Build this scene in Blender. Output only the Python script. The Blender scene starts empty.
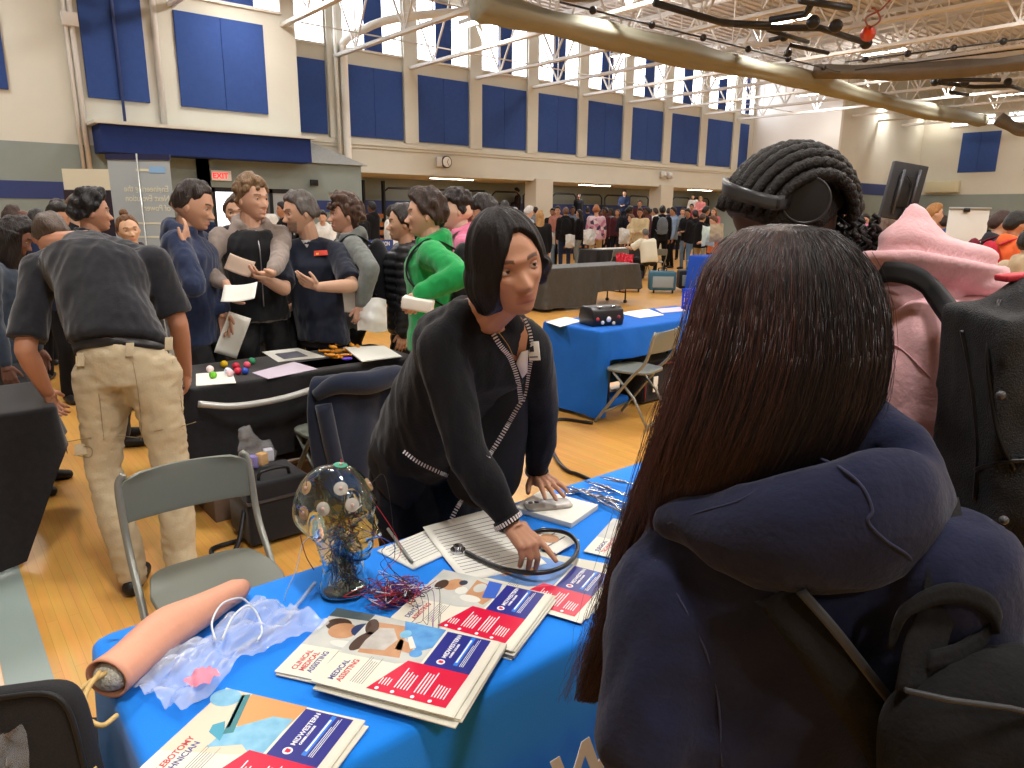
import bpy, math, random
import numpy as np
from mathutils import Vector, Matrix
random.seed(7); RNG = np.random.default_rng(7)
SC = bpy.context.scene; COL = SC.collection
A3 = lambda *v: np.array(v, float)
# ------------------------------------------------------------------ camera
FOC = 709.4; PIT = math.radians(13.59); ROL = math.radians(.567); YAW = math.radians(50.18); HC = 1.65
_F = A3(math.cos(YAW), math.sin(YAW), 0); _R = A3(math.sin(YAW), -math.cos(YAW), 0); _U = A3(0, 0, 1)
CFW = _F*math.cos(PIT)-_U*math.sin(PIT); _u0 = _F*math.sin(PIT)+_U*math.cos(PIT)
CRT = _R*math.cos(ROL)+_u0*math.sin(ROL); CUP = -_R*math.sin(ROL)+_u0*math.cos(ROL)
def P(u, v, z=None, d=None, t=None, s=None):
    """a point of the room seen in direction (u, v): at height z, camera depth d, or on the plane y=t / x=s"""
    k = CFW+CRT*(u-512)/FOC+CUP*(384-v)/FOC
    if z is not None: m = (z-HC)/k[2]
    elif t is not None: m = t/k[1]
    elif s is not None: m = s/k[0]
    else: m = d
    return k*m+A3(0, 0, HC)
cam = bpy.data.objects.new('camera', bpy.data.cameras.new('camera')); COL.objects.link(cam)
cam.matrix_world = Matrix(((CRT[0], CUP[0], -CFW[0], 0), (CRT[1], CUP[1], -CFW[1], 0), (CRT[2], CUP[2], -CFW[2], HC), (0, 0, 0, 1)))
cam.data.sensor_width = 36; cam.data.lens = FOC/1024*36; cam.data.clip_start = .05; cam.data.clip_end = 200
SC.camera = cam
# ------------------------------------------------------------------ materials
def lin(h):
    if isinstance(h, str):
        h = h.lstrip('#'); h = [int(h[i:i+2], 16)/255 for i in (0, 2, 4)]
    return tuple((c/12.92 if c <= .04045 else ((c+.055)/1.055)**2.4) for c in h)+(1,)
MATS = {}
def mat(name, col='#888888', rough=.6, metal=0, bump=None, mottle=None, emit=None, trans=0, alpha=1, ior=1.45, sheen=0, spec=None, aniso=None, vcol=False, stretch=(1, 1, 1), col2=None, coat=0):
    """procedural material; bump=(scale, strength, distance); mottle=(scale, amount) varies the colour"""
    if name in MATS: return MATS[name]
    m = bpy.data.materials.new(name); m.use_nodes = True; nt = m.node_tree; b = nt.nodes['Principled BSDF']
    N = nt.nodes.new; L = nt.links.new
    b.inputs['Base Color'].default_value = lin(col); b.inputs['Roughness'].default_value = rough; b.inputs['Metallic'].default_value = metal
    b.inputs['IOR'].default_value = ior
    if spec is not None: b.inputs['Specular IOR Level'].default_value = spec
    if trans: b.inputs['Transmission Weight'].default_value = trans
    if alpha < 1: b.inputs['Alpha'].default_value = alpha
    if sheen: b.inputs['Sheen Weight'].default_value = sheen; b.inputs['Sheen Roughness'].default_value = .5
    if coat: b.inputs['Coat Weight'].default_value = coat; b.inputs['Coat Roughness'].default_value = .15
    if emit: b.inputs['Emission Color'].default_value = lin(emit[0]); b.inputs['Emission Strength'].default_value = emit[1]
    tc = None
    if bump or mottle or col2:
        tc = N('ShaderNodeTexCoord'); mp = N('ShaderNodeMapping'); mp.inputs['Scale'].default_value = stretch; L(tc.outputs['Object'], mp.inputs['Vector'])
    if mottle or col2:
        n = N('ShaderNodeTexNoise'); n.inputs['Scale'].default_value = (mottle or (3, 1))[0]; n.inputs['Detail'].default_value = 5; L(mp.outputs[0], n.inputs['Vector'])
        r = N('ShaderNodeValToRGB'); c = np.array(lin(col)); am = (mottle or (3, .1))[1]
        c2 = np.array(lin(col2)) if col2 else np.clip(c*(1+am), 0, 1); c1 = c if col2 else c*(1-am)
        r.color_ramp.elements[0].color = (*c1[:3], 1); r.color_ramp.elements[1].color = (*c2[:3], 1)
        r.color_ramp.elements[0].position = .3; r.color_ramp.elements[1].position = .7
        L(n.outputs['Fac'], r.inputs['Fac']); L(r.outputs['Color'], b.inputs['Base Color'])
    if vcol:
        a = N('ShaderNodeVertexColor'); a.layer_name = 'Col'; L(a.outputs['Color'], b.inputs['Base Color'])
    if bump:
        n = N('ShaderNodeTexNoise'); n.inputs['Scale'].default_value = bump[0]; n.inputs['Detail'].default_value = 4; L(mp.outputs[0], n.inputs['Vector'])
        bp = N('ShaderNodeBump'); bp.inputs['Strength'].default_value = bump[1]; bp.inputs['Distance'].default_value = bump[2] if len(bump) > 2 else .01
        L(n.outputs['Fac'], bp.inputs['Height']); L(bp.outputs['Normal'], b.inputs['Normal'])
    MATS[name] = m; return m
def fabric(name, col, k=1., mottle=.12, sheen=.25):
    return mat(name, col, .9, bump=(220*k, .35, .004), mottle=(35*k, mottle), sheen=sheen, spec=.2)
# ------------------------------------------------------------------ mesh accumulator
def _usph(nu, nv):
    v = [(0, 0, 1)]
    for i in range(1, nv):
        e = math.pi/2-math.pi*i/nv
        for j in range(nu):
            a = 2*math.pi*j/nu; v.append((math.cos(e)*math.cos(a), math.cos(e)*math.sin(a), math.sin(e)))
    v.append((0, 0, -1)); f = []
    for j in range(nu): f.append((0, 1+j, 1+(j+1) % nu))
    for i in range(nv-2):
        o = 1+i*nu
        for j in range(nu): f.append((o+j, o+nu+j, o+nu+(j+1) % nu, o+(j+1) % nu))
    o = 1+(nv-2)*nu; z = len(v)-1
    for j in range(nu): f.append((z, o+(j+1) % nu, o+j))
    return np.array(v, float), f
_SP = {}
def sphere_t(nu, nv):
    if (nu, nv) not in _SP: _SP[nu, nv] = _usph(nu, nv)
    return _SP[nu, nv]
def frame(d, hint=(0, 0, 1)):
    """rotation with z along d"""
    z = np.array(d, float); z /= max(np.linalg.norm(z), 1e-9); h = np.array(hint, float)
    if abs(z@h) > .98*np.linalg.norm(h): h = A3(1, 0, 0) if abs(z[0]) < .9 else A3(0, 1, 0)
    x = np.cross(h, z); x /= np.linalg.norm(x); y = np.cross(z, x); return np.array([x, y, z]).T
def rz(a): c, s = math.cos(a), math.sin(a); return np.array([[c, -s, 0], [s, c, 0], [0, 0, 1.]])
def rx(a): c, s = math.cos(a), math.sin(a); return np.array([[1, 0, 0], [0, c, -s], [0, s, c]])
def ry(a): c, s = math.cos(a), math.sin(a); return np.array([[c, 0, s], [0, 1, 0], [-s, 0, c]])
def nz(v): v = np.array(v, float); return v/max(np.linalg.norm(v), 1e-9)
class G:
    def __init__(s): s.V = []; s.Fc = []; s.n = 0
    def add(s, V, Fc):
        V = np.asarray(V, float); s.V.append(V); n = s.n; s.Fc += [tuple(i+n for i in f) for f in Fc]; s.n += len(V); return s
    def sph(s, c, r, R=None, n=16):
        V, Fc = sphere_t(n, max(6, n//2)); V = V*(np.array(r) if np.ndim(r) else r)
        if R is not None: V = V@np.array(R).T
        return s.add(V+np.array(c), Fc)
    def rings(s, rs, caps=True, closed=False):
        n = len(rs[0]); V = np.concatenate([np.asarray(r, float) for r in rs]); m = len(rs); Fc = []
        for i in range(m if closed else m-1):
            a = i*n; b = ((i+1) % m)*n
            for j in range(n): k = (j+1) % n; Fc.append((a+j, a+k, b+k, b+j))
        if caps and not closed: Fc.append(tuple(range(n-1, -1, -1))); Fc.append(tuple((m-1)*n+j for j in range(n)))
        return s.add(V, Fc)
    def cone(s, a, b, ra, rb, n=12):
        R = frame(np.array(b)-a); an = np.arange(n)*2*math.pi/n; c = np.stack([np.cos(an), np.sin(an), 0*an], 1)@R.T
        return s.rings([c*ra+np.array(a), c*rb+np.array(b)])
    def chain(s, pts, rs, n=14):
        pts = [np.array(p, float) for p in pts]
        if not np.ndim(rs): rs = [rs]*len(pts)
        for p, r in zip(pts, rs): s.sph(p, r, n=n)
        for i in range(len(pts)-1): s.cone(pts[i], pts[i+1], rs[i], rs[i+1], n)
        return s
    def tube(s, pts, r, n=8, hint=(0, 0, 1), caps=True, closed=False, sq=False):
        pts = [np.array(p, float) for p in pts]; m = len(pts); rs = r if np.ndim(r) else [r]*m; an = np.arange(n)*2*math.pi/n+(math.pi/4 if sq else 0); out = []
        R = None
        for i in range(m):
            d = (pts[(i+1) % m]-pts[i-1]) if closed else pts[min(i+1, m-1)]-pts[max(i-1, 0)]
            R = frame(d, hint if R is None else R[:, 1]); out.append(np.stack([np.cos(an), np.sin(an), 0*an], 1)@R.T*rs[i]+pts[i])
        return s.rings(out, caps, closed)
    def box(s, c, size, R=None):
        x, y, z = np.array(size)/2.; V = A3((-x, -y, -z), (x, -y, -z), (x, y, -z), (-x, y, -z), (-x, -y, z), (x, -y, z), (x, y, z), (-x, y, z))
        if R is not None: V = V@np.array(R).T
        return s.add(V+np.array(c), [(0, 3, 2, 1), (4, 5, 6, 7), (0, 1, 5, 4), (1, 2, 6, 5), (2, 3, 7, 6), (3, 0, 4, 7)])
    def bb(s, x0, x1, y0, y1, z0, z1): return s.box(((x0+x1)/2, (y0+y1)/2, (z0+z1)/2), (x1-x0, y1-y0, z1-z0))
    def prism(s, poly, z0, z1, M=None):
        n = len(poly); V = np.array([(p[0], p[1], z0) for p in poly]+[(p[0], p[1], z1) for p in poly], float)
        if M is not None: V = V@M[:3, :3].T+M[:3, 3]
        return s.add(V, [tuple(range(n-1, -1, -1)), tuple(range(n, 2*n))]+[(i, (i+1) % n, n+(i+1) % n, n+i) for i in range(n)])
    def loft(s, secs, n=24, p=2.0):
        """secs: (centre, rx, ry, right vec, fwd vec); superellipse rings"""
        an = np.arange(n)*2*math.pi/n; c = np.cos(an); q = np.sin(an); c = np.sign(c)*abs(c)**(2/p); q = np.sign(q)*abs(q)**(2/p)
        return s.rings([np.array(ce)+np.outer(c*a, X)+np.outer(q*b, Y) for ce, a, b, X, Y in secs])
    def grid(s, Pm):
        Pm = np.asarray(Pm, float); a, b = Pm.shape[:2]
        return s.add(Pm.reshape(-1, 3), [(i*b+j, i*b+j+1, (i+1)*b+j+1, (i+1)*b+j) for i in range(a-1) for j in range(b-1)])
    def xf(s, R, t=(0, 0, 0)):
        s.V = [v@np.array(R).T+np.array(t) for v in s.V]; return s
    def mesh(s, name, smooth=True):
        me = bpy.data.meshes.new(name); V = np.concatenate(s.V) if s.V else np.zeros((0, 3))
        me.from_pydata(V.tolist(), [], s.Fc); me.update()
        if smooth: me.shade_smooth()
        return me
    def obj(s, name, m=None, parent=None, smooth=True, vox=0, sm=0, disp=None, bevel=0, subsurf=0, solid=0, smf=.5, color=None, origin=None, flat_angle=None):
        me = s.mesh(name, smooth)
        if vox or bevel or subsurf or solid or (sm and not vox): me = bake(me, vox, sm, bevel, subsurf, solid, smf)
        if disp or color:
            co = getco(me)
            if disp: co = disp(co, me) if disp.__code__.co_argcount > 1 else disp(co); me.vertices.foreach_set('co', co.ravel()); me.update()
            if color:
                at = me.color_attributes.new('Col', 'FLOAT_COLOR', 'POINT'); c = np.ones((len(co), 4)); c[:, :3] = color(co); at.data.foreach_set('color', c.ravel())
        if smooth: me.shade_smooth()
        if flat_angle: me.set_sharp_from_angle(angle=math.radians(flat_angle))
        return link(name, me, m, parent, origin)
def getco(me):
    c = np.empty(len(me.vertices)*3); me.vertices.foreach_get('co', c); return c.reshape(-1, 3)
def getno(me):
    c = np.empty(len(me.vertices)*3); me.vertex_normals.foreach_get('vector', c); return c.reshape(-1, 3)
def bake(me, vox=0, sm=0, bevel=0, subsurf=0, solid=0, smf=.5):
    o = bpy.data.objects.new('tmp', me); COL.objects.link(o)
    if solid: x = o.modifiers.new('s', 'SOLIDIFY'); x.thickness = abs(solid); x.offset = -1 if solid > 0 else 1
    if vox: x = o.modifiers.new('r', 'REMESH'); x.mode = 'VOXEL'; x.voxel_size = vox; x.use_smooth_shade = True
    if bevel: x = o.modifiers.new('b', 'BEVEL'); x.width = bevel; x.segments = 3; x.limit_method = 'ANGLE'; x.angle_limit = .6
    if subsurf: x = o.modifiers.new('u', 'SUBSURF'); x.levels = x.render_levels = subsurf
    if sm: x = o.modifiers.new('m', 'SMOOTH'); x.factor = smf; x.iterations = sm
    dg = bpy.context.evaluated_depsgraph_get(); r = bpy.data.meshes.new_from_object(o.evaluated_get(dg)); n = me.name
    bpy.data.objects.remove(o); bpy.data.meshes.remove(me); r.name = n; return r
def link(name, data, m=None, parent=None, origin=None):
    """link a mesh (authored in world coordinates) under parent"""
    o = bpy.data.objects.new(name, data)
    if m is not None and len(data.materials) == 0: data.materials.append(m)
    COL.objects.link(o)
    if parent is not None:
        o.parent = parent; o.matrix_parent_inverse = Matrix.Identity(4)
        loc = wloc(parent)
        if data is not None and hasattr(data, 'transform') and not getattr(parent, 'is_local', False) and parent.get('_abs', 1): data.transform(loc.inverted())
    elif origin is not None and hasattr(data, 'transform'):
        data.transform(Matrix.Translation(Vector(-np.array(origin)))); o.location = origin
    return o
def wloc(o):
    M_ = o.matrix_basis.copy(); p = o.parent
    while p: M_ = p.matrix_basis @ M_; p = p.parent
    return M_
def tag(o, label, cat, group=None, kind=None):
    o['label'] = label; o['category'] = cat
    if group: o['group'] = group
    if kind: o['kind'] = kind
    return o
def thing(name, label, cat, loc=(0, 0, 0), a=0, group=None, kind=None):
    o = bpy.data.objects.new(name, None); COL.objects.link(o); o.empty_display_size = .1; o.location = tuple(loc); o.rotation_euler = (0, 0, a)
    return tag(o, label, cat, group, kind)
def struct(g, name, m, **k):
    o = g.obj(name, m, smooth=False, **k); o['kind'] = 'structure'; return o
def dup(root, loc=None, a=None, label=None, group=None, mats=None, scale=None):
    """copy a thing with its parts and sub-parts"""
    def cp(o, par):
        c = o.copy(); COL.objects.link(c); c.parent = par
        if mats:
            k = o.name.split('.')[0]
            if k in mats and len(c.material_slots): c.material_slots[0].link = 'OBJECT'; c.material_slots[0].material = mats[k]
        for ch in list(o.children): cp(ch, c)
        return c
    r = cp(root, None)
    if loc is not None: r.location = tuple(loc)
    if a is not None: r.rotation_euler = (0, 0, a)
    if scale: r.scale = (scale,)*3 if not np.ndim(scale) else scale
    if label: r['label'] = label
    if group: r['group'] = group
    return r
def text(s, name, size, m, parent=None, M_=None, extrude=.0004, align='LEFT', bold=0, scale_x=1):
    cu = bpy.data.curves.new(name, 'FONT'); cu.body = s; cu.size = size; cu.extrude = extrude; cu.align_x = align; cu.offset = bold
    tmp = bpy.data.objects.new('tmp', cu); COL.objects.link(tmp); dg = bpy.context.evaluated_depsgraph_get()
    me = bpy.data.meshes.new_from_object(tmp.evaluated_get(dg)); bpy.data.objects.remove(tmp); bpy.data.curves.remove(cu); me.name = name
    if scale_x != 1: me.transform(Matrix.Diagonal((scale_x, 1, 1, 1)))
    if M_ is not None: me.transform(M_)
    return link(name, me, m, parent)
def mx(X, Y, Z, o):
    """4x4 matrix from axes"""
    M_ = np.eye(4); M_[:3, 0] = X; M_[:3, 1] = Y; M_[:3, 2] = Z; M_[:3, 3] = o; return M_
def wavy(co, freq=(30, 30, 10), amp=.004, seed=1, n=10, ridge=False):
    """smooth pseudo-noise per point"""
    r = np.random.default_rng(seed); s = np.zeros(len(co))
    for i in range(n):
        k = r.normal(size=3)*np.array(freq); s += np.sin(co@k+r.uniform(0, 6.28))
    s /= math.sqrt(n/2)
    return (1-2*np.abs(s))*amp if ridge else s*amp
def spline(pts, n=10):
    """Catmull-Rom through pts"""
    p = [np.array(q, float) for q in pts]; p = [2*p[0]-p[1]]+p+[2*p[-1]-p[-2]]; out = []
    for i in range(1, len(p)-2):
        for k in range(n):
            t = k/n; out.append(.5*((2*p[i])+(-p[i-1]+p[i+1])*t+(2*p[i-1]-5*p[i]+4*p[i+1]-p[i+2])*t*t+(-p[i-1]+3*p[i]-3*p[i+1]+p[i+2])*t**3))
    out.append(p[-2]); return out
def bx(name, m, parent, x0, x1, y0, y1, z0, z1, bevel=0):
    return G().bb(x0, x1, y0, y1, z0, z1).obj(name, m, parent, smooth=bool(bevel), bevel=bevel)
# ================================================================== THE GYM
cream = mat('cream_block', '#d4d2c6', .75, bump=(14, .12, .004), mottle=(1.2, .02))
gray = mat('grey_green_block', '#8b9692', .7, bump=(14, .12, .004), mottle=(1.5, .03))
navyw = mat('navy_stripe_paint', '#2c3c74', .6)
bluep = mat('acoustic_panel_blue', '#3a528e', .95, bump=(120, .3, .004), mottle=(9, .06), spec=.15)
blued = mat('awning_blue', '#27386e', .9, mottle=(9, .05), spec=.2)
white = mat('white_paint', '#efece4', .5)
offw = mat('joist_paint', '#dcd8d3', .5)
deckm = mat('roof_deck', '#cdc7c2', .7)
black = mat('black_metal', '#17171a', .4)
darkm = mat('dark_grey', '#2b2c2f', .6)
T0 = 20.0; TN = 17.5; SN = 7.75; S1 = 31.4; T1 = 15.8; SE = 40.0; ZR = 8.1
# floor: maple boards
fm = bpy.data.materials.new('maple_boards'); fm.use_nodes = True; nt = fm.node_tree; b = nt.nodes['Principled BSDF']; N = nt.nodes.new; L = nt.links.new
tc = N('ShaderNodeTexCoord'); mp = N('ShaderNodeMapping'); mp.inputs['Rotation'].default_value = (0, 0, math.pi/2); L(tc.outputs['Object'], mp.inputs['Vector'])
br = N('ShaderNodeTexBrick'); br.inputs['Scale'].default_value = 1; br.inputs['Brick Width'].default_value = .8; br.inputs['Row Height'].default_value = .04
br.inputs['Mortar Size'].default_value = .0007; br.inputs['Color1'].default_value = lin('#ca9448'); br.inputs['Color2'].default_value = lin('#d29d50'); br.inputs['Mortar'].default_value = lin('#ab7c3c'); L(mp.outputs[0], br.inputs['Vector'])
n2 = N('ShaderNodeTexNoise'); mp2 = N('ShaderNodeMapping'); mp2.inputs['Scale'].default_value = (18, 1.2, 1); n2.inputs['Scale'].default_value = 2; n2.inputs['Detail'].default_value = 6
L(tc.outputs['Object'], mp2.inputs['Vector']); L(mp2.outputs[0], n2.inputs['Vector'])
mxn = N('ShaderNodeMix'); mxn.data_type = 'RGBA'; mxn.blend_type = 'MULTIPLY'; mxn.inputs['Factor'].default_value = .35; L(br.outputs['Color'], mxn.inputs['A']); L(n2.outputs['Color'], mxn.inputs['B'])
hs = N('ShaderNodeHueSaturation'); hs.inputs['Saturation'].default_value = 1.0; hs.inputs['Value'].default_value = 1.22; L(mxn.outputs['Result'], hs.inputs['Color']); L(hs.outputs[0], b.inputs['Base Color'])
b.inputs['Roughness'].default_value = .3
struct(G().bb(-9, SE+.2, -14, 24, -.15, 0), 'floor', fm)
def strip(i, x0, x1, y0, y1, m, z=.002): return struct(G().bb(x0, x1, y0, y1, .0005, z), 'trim_%d' % i, m)
sg = mat('court_line_grey', '#8f9d98', .35); sw = mat('court_line_white', '#e6e4df', .35); pk = mat('court_paint_pale', '#e2c9b0', .3)
strip(1, .03, .17, 1.9, 17, sg); strip(2, -9, .028, 1.9, 17, pk); strip(3, 3.2, 12, 12.0, 12.09, sg); strip(4, 9, 24, 6.9, 6.98, sw); strip(5, 8.2, 9.6, 9.3, 17, pk)
# long wall with the acoustic panels, plinth recess under it
struct(G().bb(SN, S1+.2, T0, T0+.35, 2.78, ZR), 'wall_back', cream)
struct(G().bb(SN, 9.35, T0, T0+.35, 0, 2.78), 'wall_alcove_side', gray)
struct(G().bb(9.35, S1+.2, 23, 23.2, 0, 2.9), 'wall_alcove', gray)
struct(G().bb(9.35, S1+.2, T0+.35, 23, 2.78, 2.95), 'ceiling_alcove', cream)
struct(G().bb(9.2, 9.35, T0, 23, 0, 2.78), 'wall_alcove_left', gray); struct(G().bb(S1+.05, S1+.2, T0, 23, 0, 2.78), 'wall_alcove_right', gray)
struct(G().bb(9.35, S1, 22.96, 23, 1.55, 2.02), 'trim_6', navyw)
for i, x in enumerate((17.95, 25.0)): struct(G().bb(x-.33, x+.5, T0-.12, T0+.5, 0, 2.85), 'wall_pier_%d' % (i+1), mat('pier_paint', '#cfc8b8', .7))
struct(G().bb(-9, SN, TN, TN+.35, 2.55, ZR).bb(-9, 5.0, TN, TN+.35, 0, 2.55).bb(7.62, SN, TN, TN+.35, 0, 2.55).bb(SN-.3, SN, TN+.35, T0, 2.8, ZR), 'wall_left_block', cream)
struct(G().bb(-9, 5.2, TN-.02, TN, 0, 2.92), 'wall_left_lower', gray)
struct(G().bb(-9, 3.1, TN-.035, TN-.02, 1.83, 2.17), 'trim_7', navyw)
struct(G().bb(3.2, 7.65, 16.75, 17.5, 2.76, 3.3), 'trim_8', blued); struct(G().bb(3.1, 7.75, 16.65, 17.5, 3.3, 3.36), 'trim_9', cream)
# entrance vestibule with the little shingled roof
struct(G().bb(5.2, 5.45, 17.35, 17.5, 0, 2.76).bb(7.7, 9.3, 17.4, 17.6, 2.1, 2.8).bb(8.0, 8.35, 17.4, 17.6, 0, 2.1).bb(9.0, 9.3, 17.4, 17.6, 0, 2.1).bb(5.2, 7.7, 17.35, 17.5, 2.15, 2.76).bb(9.2, 9.3, 17.5, 20, 0, 2.8).bb(7.5, 8, 17.35, 17.5, 0, 2.15), 'wall_vestibule', gray)
g = G(); g.add(A3((7.7, 17.3, 2.8), (9.45, 17.3, 2.8), (9.45, 20, 2.8), (7.7, 20, 2.8), (7.7, 19.9, 3.75), (8.4, 19.9, 3.75)), [(0, 1, 5, 4), (1, 2, 5), (0, 4, 3), (0, 3, 2, 1), (2, 3, 4, 5)])
struct(g, 'roof_vestibule', mat('shingles', '#8b8a86', .9, bump=(30, .8, .03), mottle=(40, .2)))
struct(G().bb(7.8, 8.9, 17.37, 17.4, 1.62, 1.9), 'trim_10', navyw)
dglass = mat('door_daylight', '#ffffff', .3, emit=('#f2f6ff', 2.2))
for i, (a, c) in enumerate(((5.45, 6.05), (6.1, 6.75), (6.8, 7.5))):
    d = thing('door_%d' % (i+1), 'dark framed double door leaf under the blue awning', 'door', (a, 17.45, 0), kind='structure')
    G().bb(a, a+.09, 17.38, 17.46, 0, 2.15).bb(c-.09, c, 17.38, 17.46, 0, 2.15).bb(a, c, 17.38, 17.46, 2.05, 2.15).bb(a, c, 17.38, 17.46, 0, .25).bb(a, c, 17.38, 17.46, .95, 1.05).obj('frame', black, d, smooth=False)
    bx('pane', dglass if i < 2 else mat('door_glass_dim', '#aeb6bd', .2), d, a+.09, c-.09, 17.41, 17.43, .25, 2.05)
d = thing('door_4', 'pale roller door inside the small shingled vestibule', 'door', (8.7, 17.55, 0), kind='structure')
bx('panel', mat('roller_door', '#c9c9c4', .5), d, 8.35, 9.0, 17.5, 17.54, 0, 2.1)
# right hand recess and end wall
struct(G().bb(S1, S1+.2, T1, T0, 0, ZR), 'wall_return', mat('white_block', '#efece8', .7, bump=(14, .1, .004)))
struct(G().bb(S1+.2, SE, T1, T1+.2, 0, ZR), 'wall_right_recess', cream)
struct(G().bb(S1, SE, T1-.02, T1, 0, 2.72), 'wall_right_recess_lower', gray); struct(G().bb(S1, SE, T1-.04, T1-.02, 2.62, 3.12), 'trim_11', navyw)
struct(G().bb(SE, SE+.25, -14, T1+.2, 0, ZR), 'wall_end', cream); struct(G().bb(SE-.03, SE, -14, T1, 0, 2.72), 'wall_end_lower', gray)
struct(G().bb(-9, SE+.25, -14.2, -14, 0, ZR), 'wall_front', cream); struct(G().bb(-9.2, -9, -14, TN, 0, ZR), 'wall_near', cream)
# roof deck with ribs
g = G().bb(-9.2, SE+.25, -14.2, 20.4, ZR+.05, ZR+.2)
y = -14
while y < 20.2: g.bb(-9.1, SE+.2, y, y+.12, ZR, ZR+.06); y += .3
struct(g, 'ceiling', deckm)
# pilasters and ledge of the long wall
pil = [9.95+2.49*i for i in range(9)]
g = G()
struct(g.bb(7.75, S1, T0-.09, T0, 3.56, 3.7).bb(7.75, S1, T0-.05, T0, 3.48, 3.56), 'trim_12', cream)
for i, x in enumerate(pil): struct(G().bb(x-.24, x+.24, T0-.12, T0, 3.7, ZR), 'wall_pilaster_%d' % (i+1), cream)
# acoustic panels
panel0 = None; names = []
def panel(x0, x1, z0, z1, label, y=T0, seams=1, dirn='y'):
    t_ = thing('acoustic_panel', label, 'wall panel', ((x0+x1)/2, y, z0) if dirn == 'y' else (SE, (x0+x1)/2, z0), group='blue acoustic panels on the walls')
    w = (x1-x0)/(seams+1)
    if dirn == 'y':
        for k in range(seams+1): G().bb(x0+k*w+.004, x0+(k+1)*w-.004, y-.06, y-.001, z0, z1).obj('board', bluep, t_, smooth=True, bevel=.006)
    else:
        for k in range(seams+1): G().bb(SE-.06, SE-.001, x0+k*w+.004, x0+(k+1)*w-.004, z0, z1).obj('board', bluep, t_, smooth=True, bevel=.006)
    return t_
ordn = ['first', 'second', 'third', 'fourth', 'fifth', 'sixth', 'seventh', 'eighth', 'ninth', 'tenth']
for i in range(8):
    x0 = pil[i]+.27; x1 = pil[i+1]-.27
    panel(x0, x1, 3.79, 5.75, 'wide blue acoustic panel on the long wall, %s one after the white pipes' % ordn[i])
panel(8.62, 9.66, 3.79, 5.75, 'narrow blue acoustic panel tucked beside the left wall corner before the pipes', seams=0)
panel(30.15, 30.95, 3.79, 5.75, 'narrow blue acoustic panel at the far end of the long wall', seams=0)
panel(5.0, 6.95, 3.86, 5.8, 'big blue acoustic panel above the awning, the one nearest the wall corner', TN)
panel(3.2, 4.37, 3.86, 5.9, 'blue acoustic panel above the awning with a conduit down its middle', TN)
panel(.6, 1.86, 3.86, 5.9, 'blue acoustic panel on the near left wall, cut by the photo edge', TN)
panel(12.35, 13.98, 3.76, 5.6, 'blue acoustic panel on the cream end wall above the wall air conditioner', 0, dirn='x')
panel(9.4, 11.2, 3.76, 5.6, 'blue acoustic panel on the end wall at the far right edge', 0, dirn='x')
# clerestory windows: pane + blue blind + pane in every bay
wglass = mat('window_daylight', '#ffffff', .3, emit=('#f4f8ff', 6.0)); fram = mat('window_frame', '#dedad2', .5)
def window(i, x0, x1, y, z0=6.2, z1=7.95, fr=(.36, .66)):
    w = x1-x0; t_ = thing('window_%d' % i, 'tall clerestory window with a blue panel between two bright panes', 'window', (x0, y, z0), kind='structure')
    a, c = x0+w*fr[0], x0+w*fr[1]
    bx('pane', wglass, t_, x0+.03, a, y-.03, y-.015, z0, z1); bx('pane', wglass, t_, c, x1-.03, y-.03, y-.015, z0, z1); bx('infill_panel', bluep, t_, a, c, y-.07, y-.01, z0-.05, z1)
    G().bb(x0, x0+.03, y-.06, y, z0, z1).bb(x1-.03, x1, y-.06, y, z0, z1).bb(x0, x1, y-.08, y, z0-.06, z0).obj('window_frame', fram, t_, smooth=False)
for i in range(8): window(i+1, pil[i]+.26, pil[i+1]-.26, T0)
window(9, 8.0, 9.68, T0, fr=(.2, .45)); window(10, 30.1, 31.2, T0); window(11, 5.4, 7.4, TN, z0=6.15, fr=(.3, .68)); window(12, 2.9, 4.6, TN, z0=6.15)
for i, y in enumerate((14.3, 13.2, 11.9, 10.6)):
    t_ = thing('window_%d' % (13+i), 'small high window in the end wall under the roof', 'window', (SE, y, 5.9), kind='structure')
    bx('pane', wglass, t_, SE-.03, SE-.01, y-.45, y+.25, 5.95, 6.35); bx('window_frame', fram, t_, SE-.05, SE, y-.5, y+.3, 5.9, 5.95)
# roof trusses
def truss(x, y0, label, first=[None]):
    if first[0]: return dup(first[0], (x, T0, 5.85), label=label)
    t_ = thing('roof_truss', label, 'roof truss', (x, T0, 5.85), group='white steel roof trusses')
    G().bb(x-.07, x-.012, y0, T0-.1, 5.85, 5.93).bb(x+.012, x+.07, y0, T0-.1, 5.85, 5.93).obj('bottom_chord', offw, t_, smooth=False)
    G().bb(x-.07, x-.012, y0, T0-.1, 7.9, 8.02).bb(x+.012, x+.07, y0, T0-.1, 7.9, 8.02).obj('top_chord', offw, t_, smooth=False)
    g = G(); y = T0-.1; st = 1.25; k = 0
    while y-2*st > y0:
        g.tube([(x, y, 7.95), (x, y-st, 5.9)], .032, 4, sq=True); g.tube([(x, y-st, 5.9), (x, y-2*st, 7.95)], .032, 4, sq=True); g.tube([(x, y-st, 5.9), (x, y-st, 7.95)], .022, 4, sq=True); y -= 2*st
    g.obj('web', offw, t_, smooth=False); first[0] = t_; return t_
xs = [7.46-2.49*k for k in (0, 1, 2)]+pil+[32.4, 34.9, 37.4]
for i, x in enumerate(xs): truss(x, -13.9, 'white steel lattice truss, the %s along the roof counting from the near end' % (ordn[i] if i < 10 else ['eleventh', 'twelfth', 'thirteenth', 'fourteenth', 'fifteenth'][i-10]))
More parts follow.
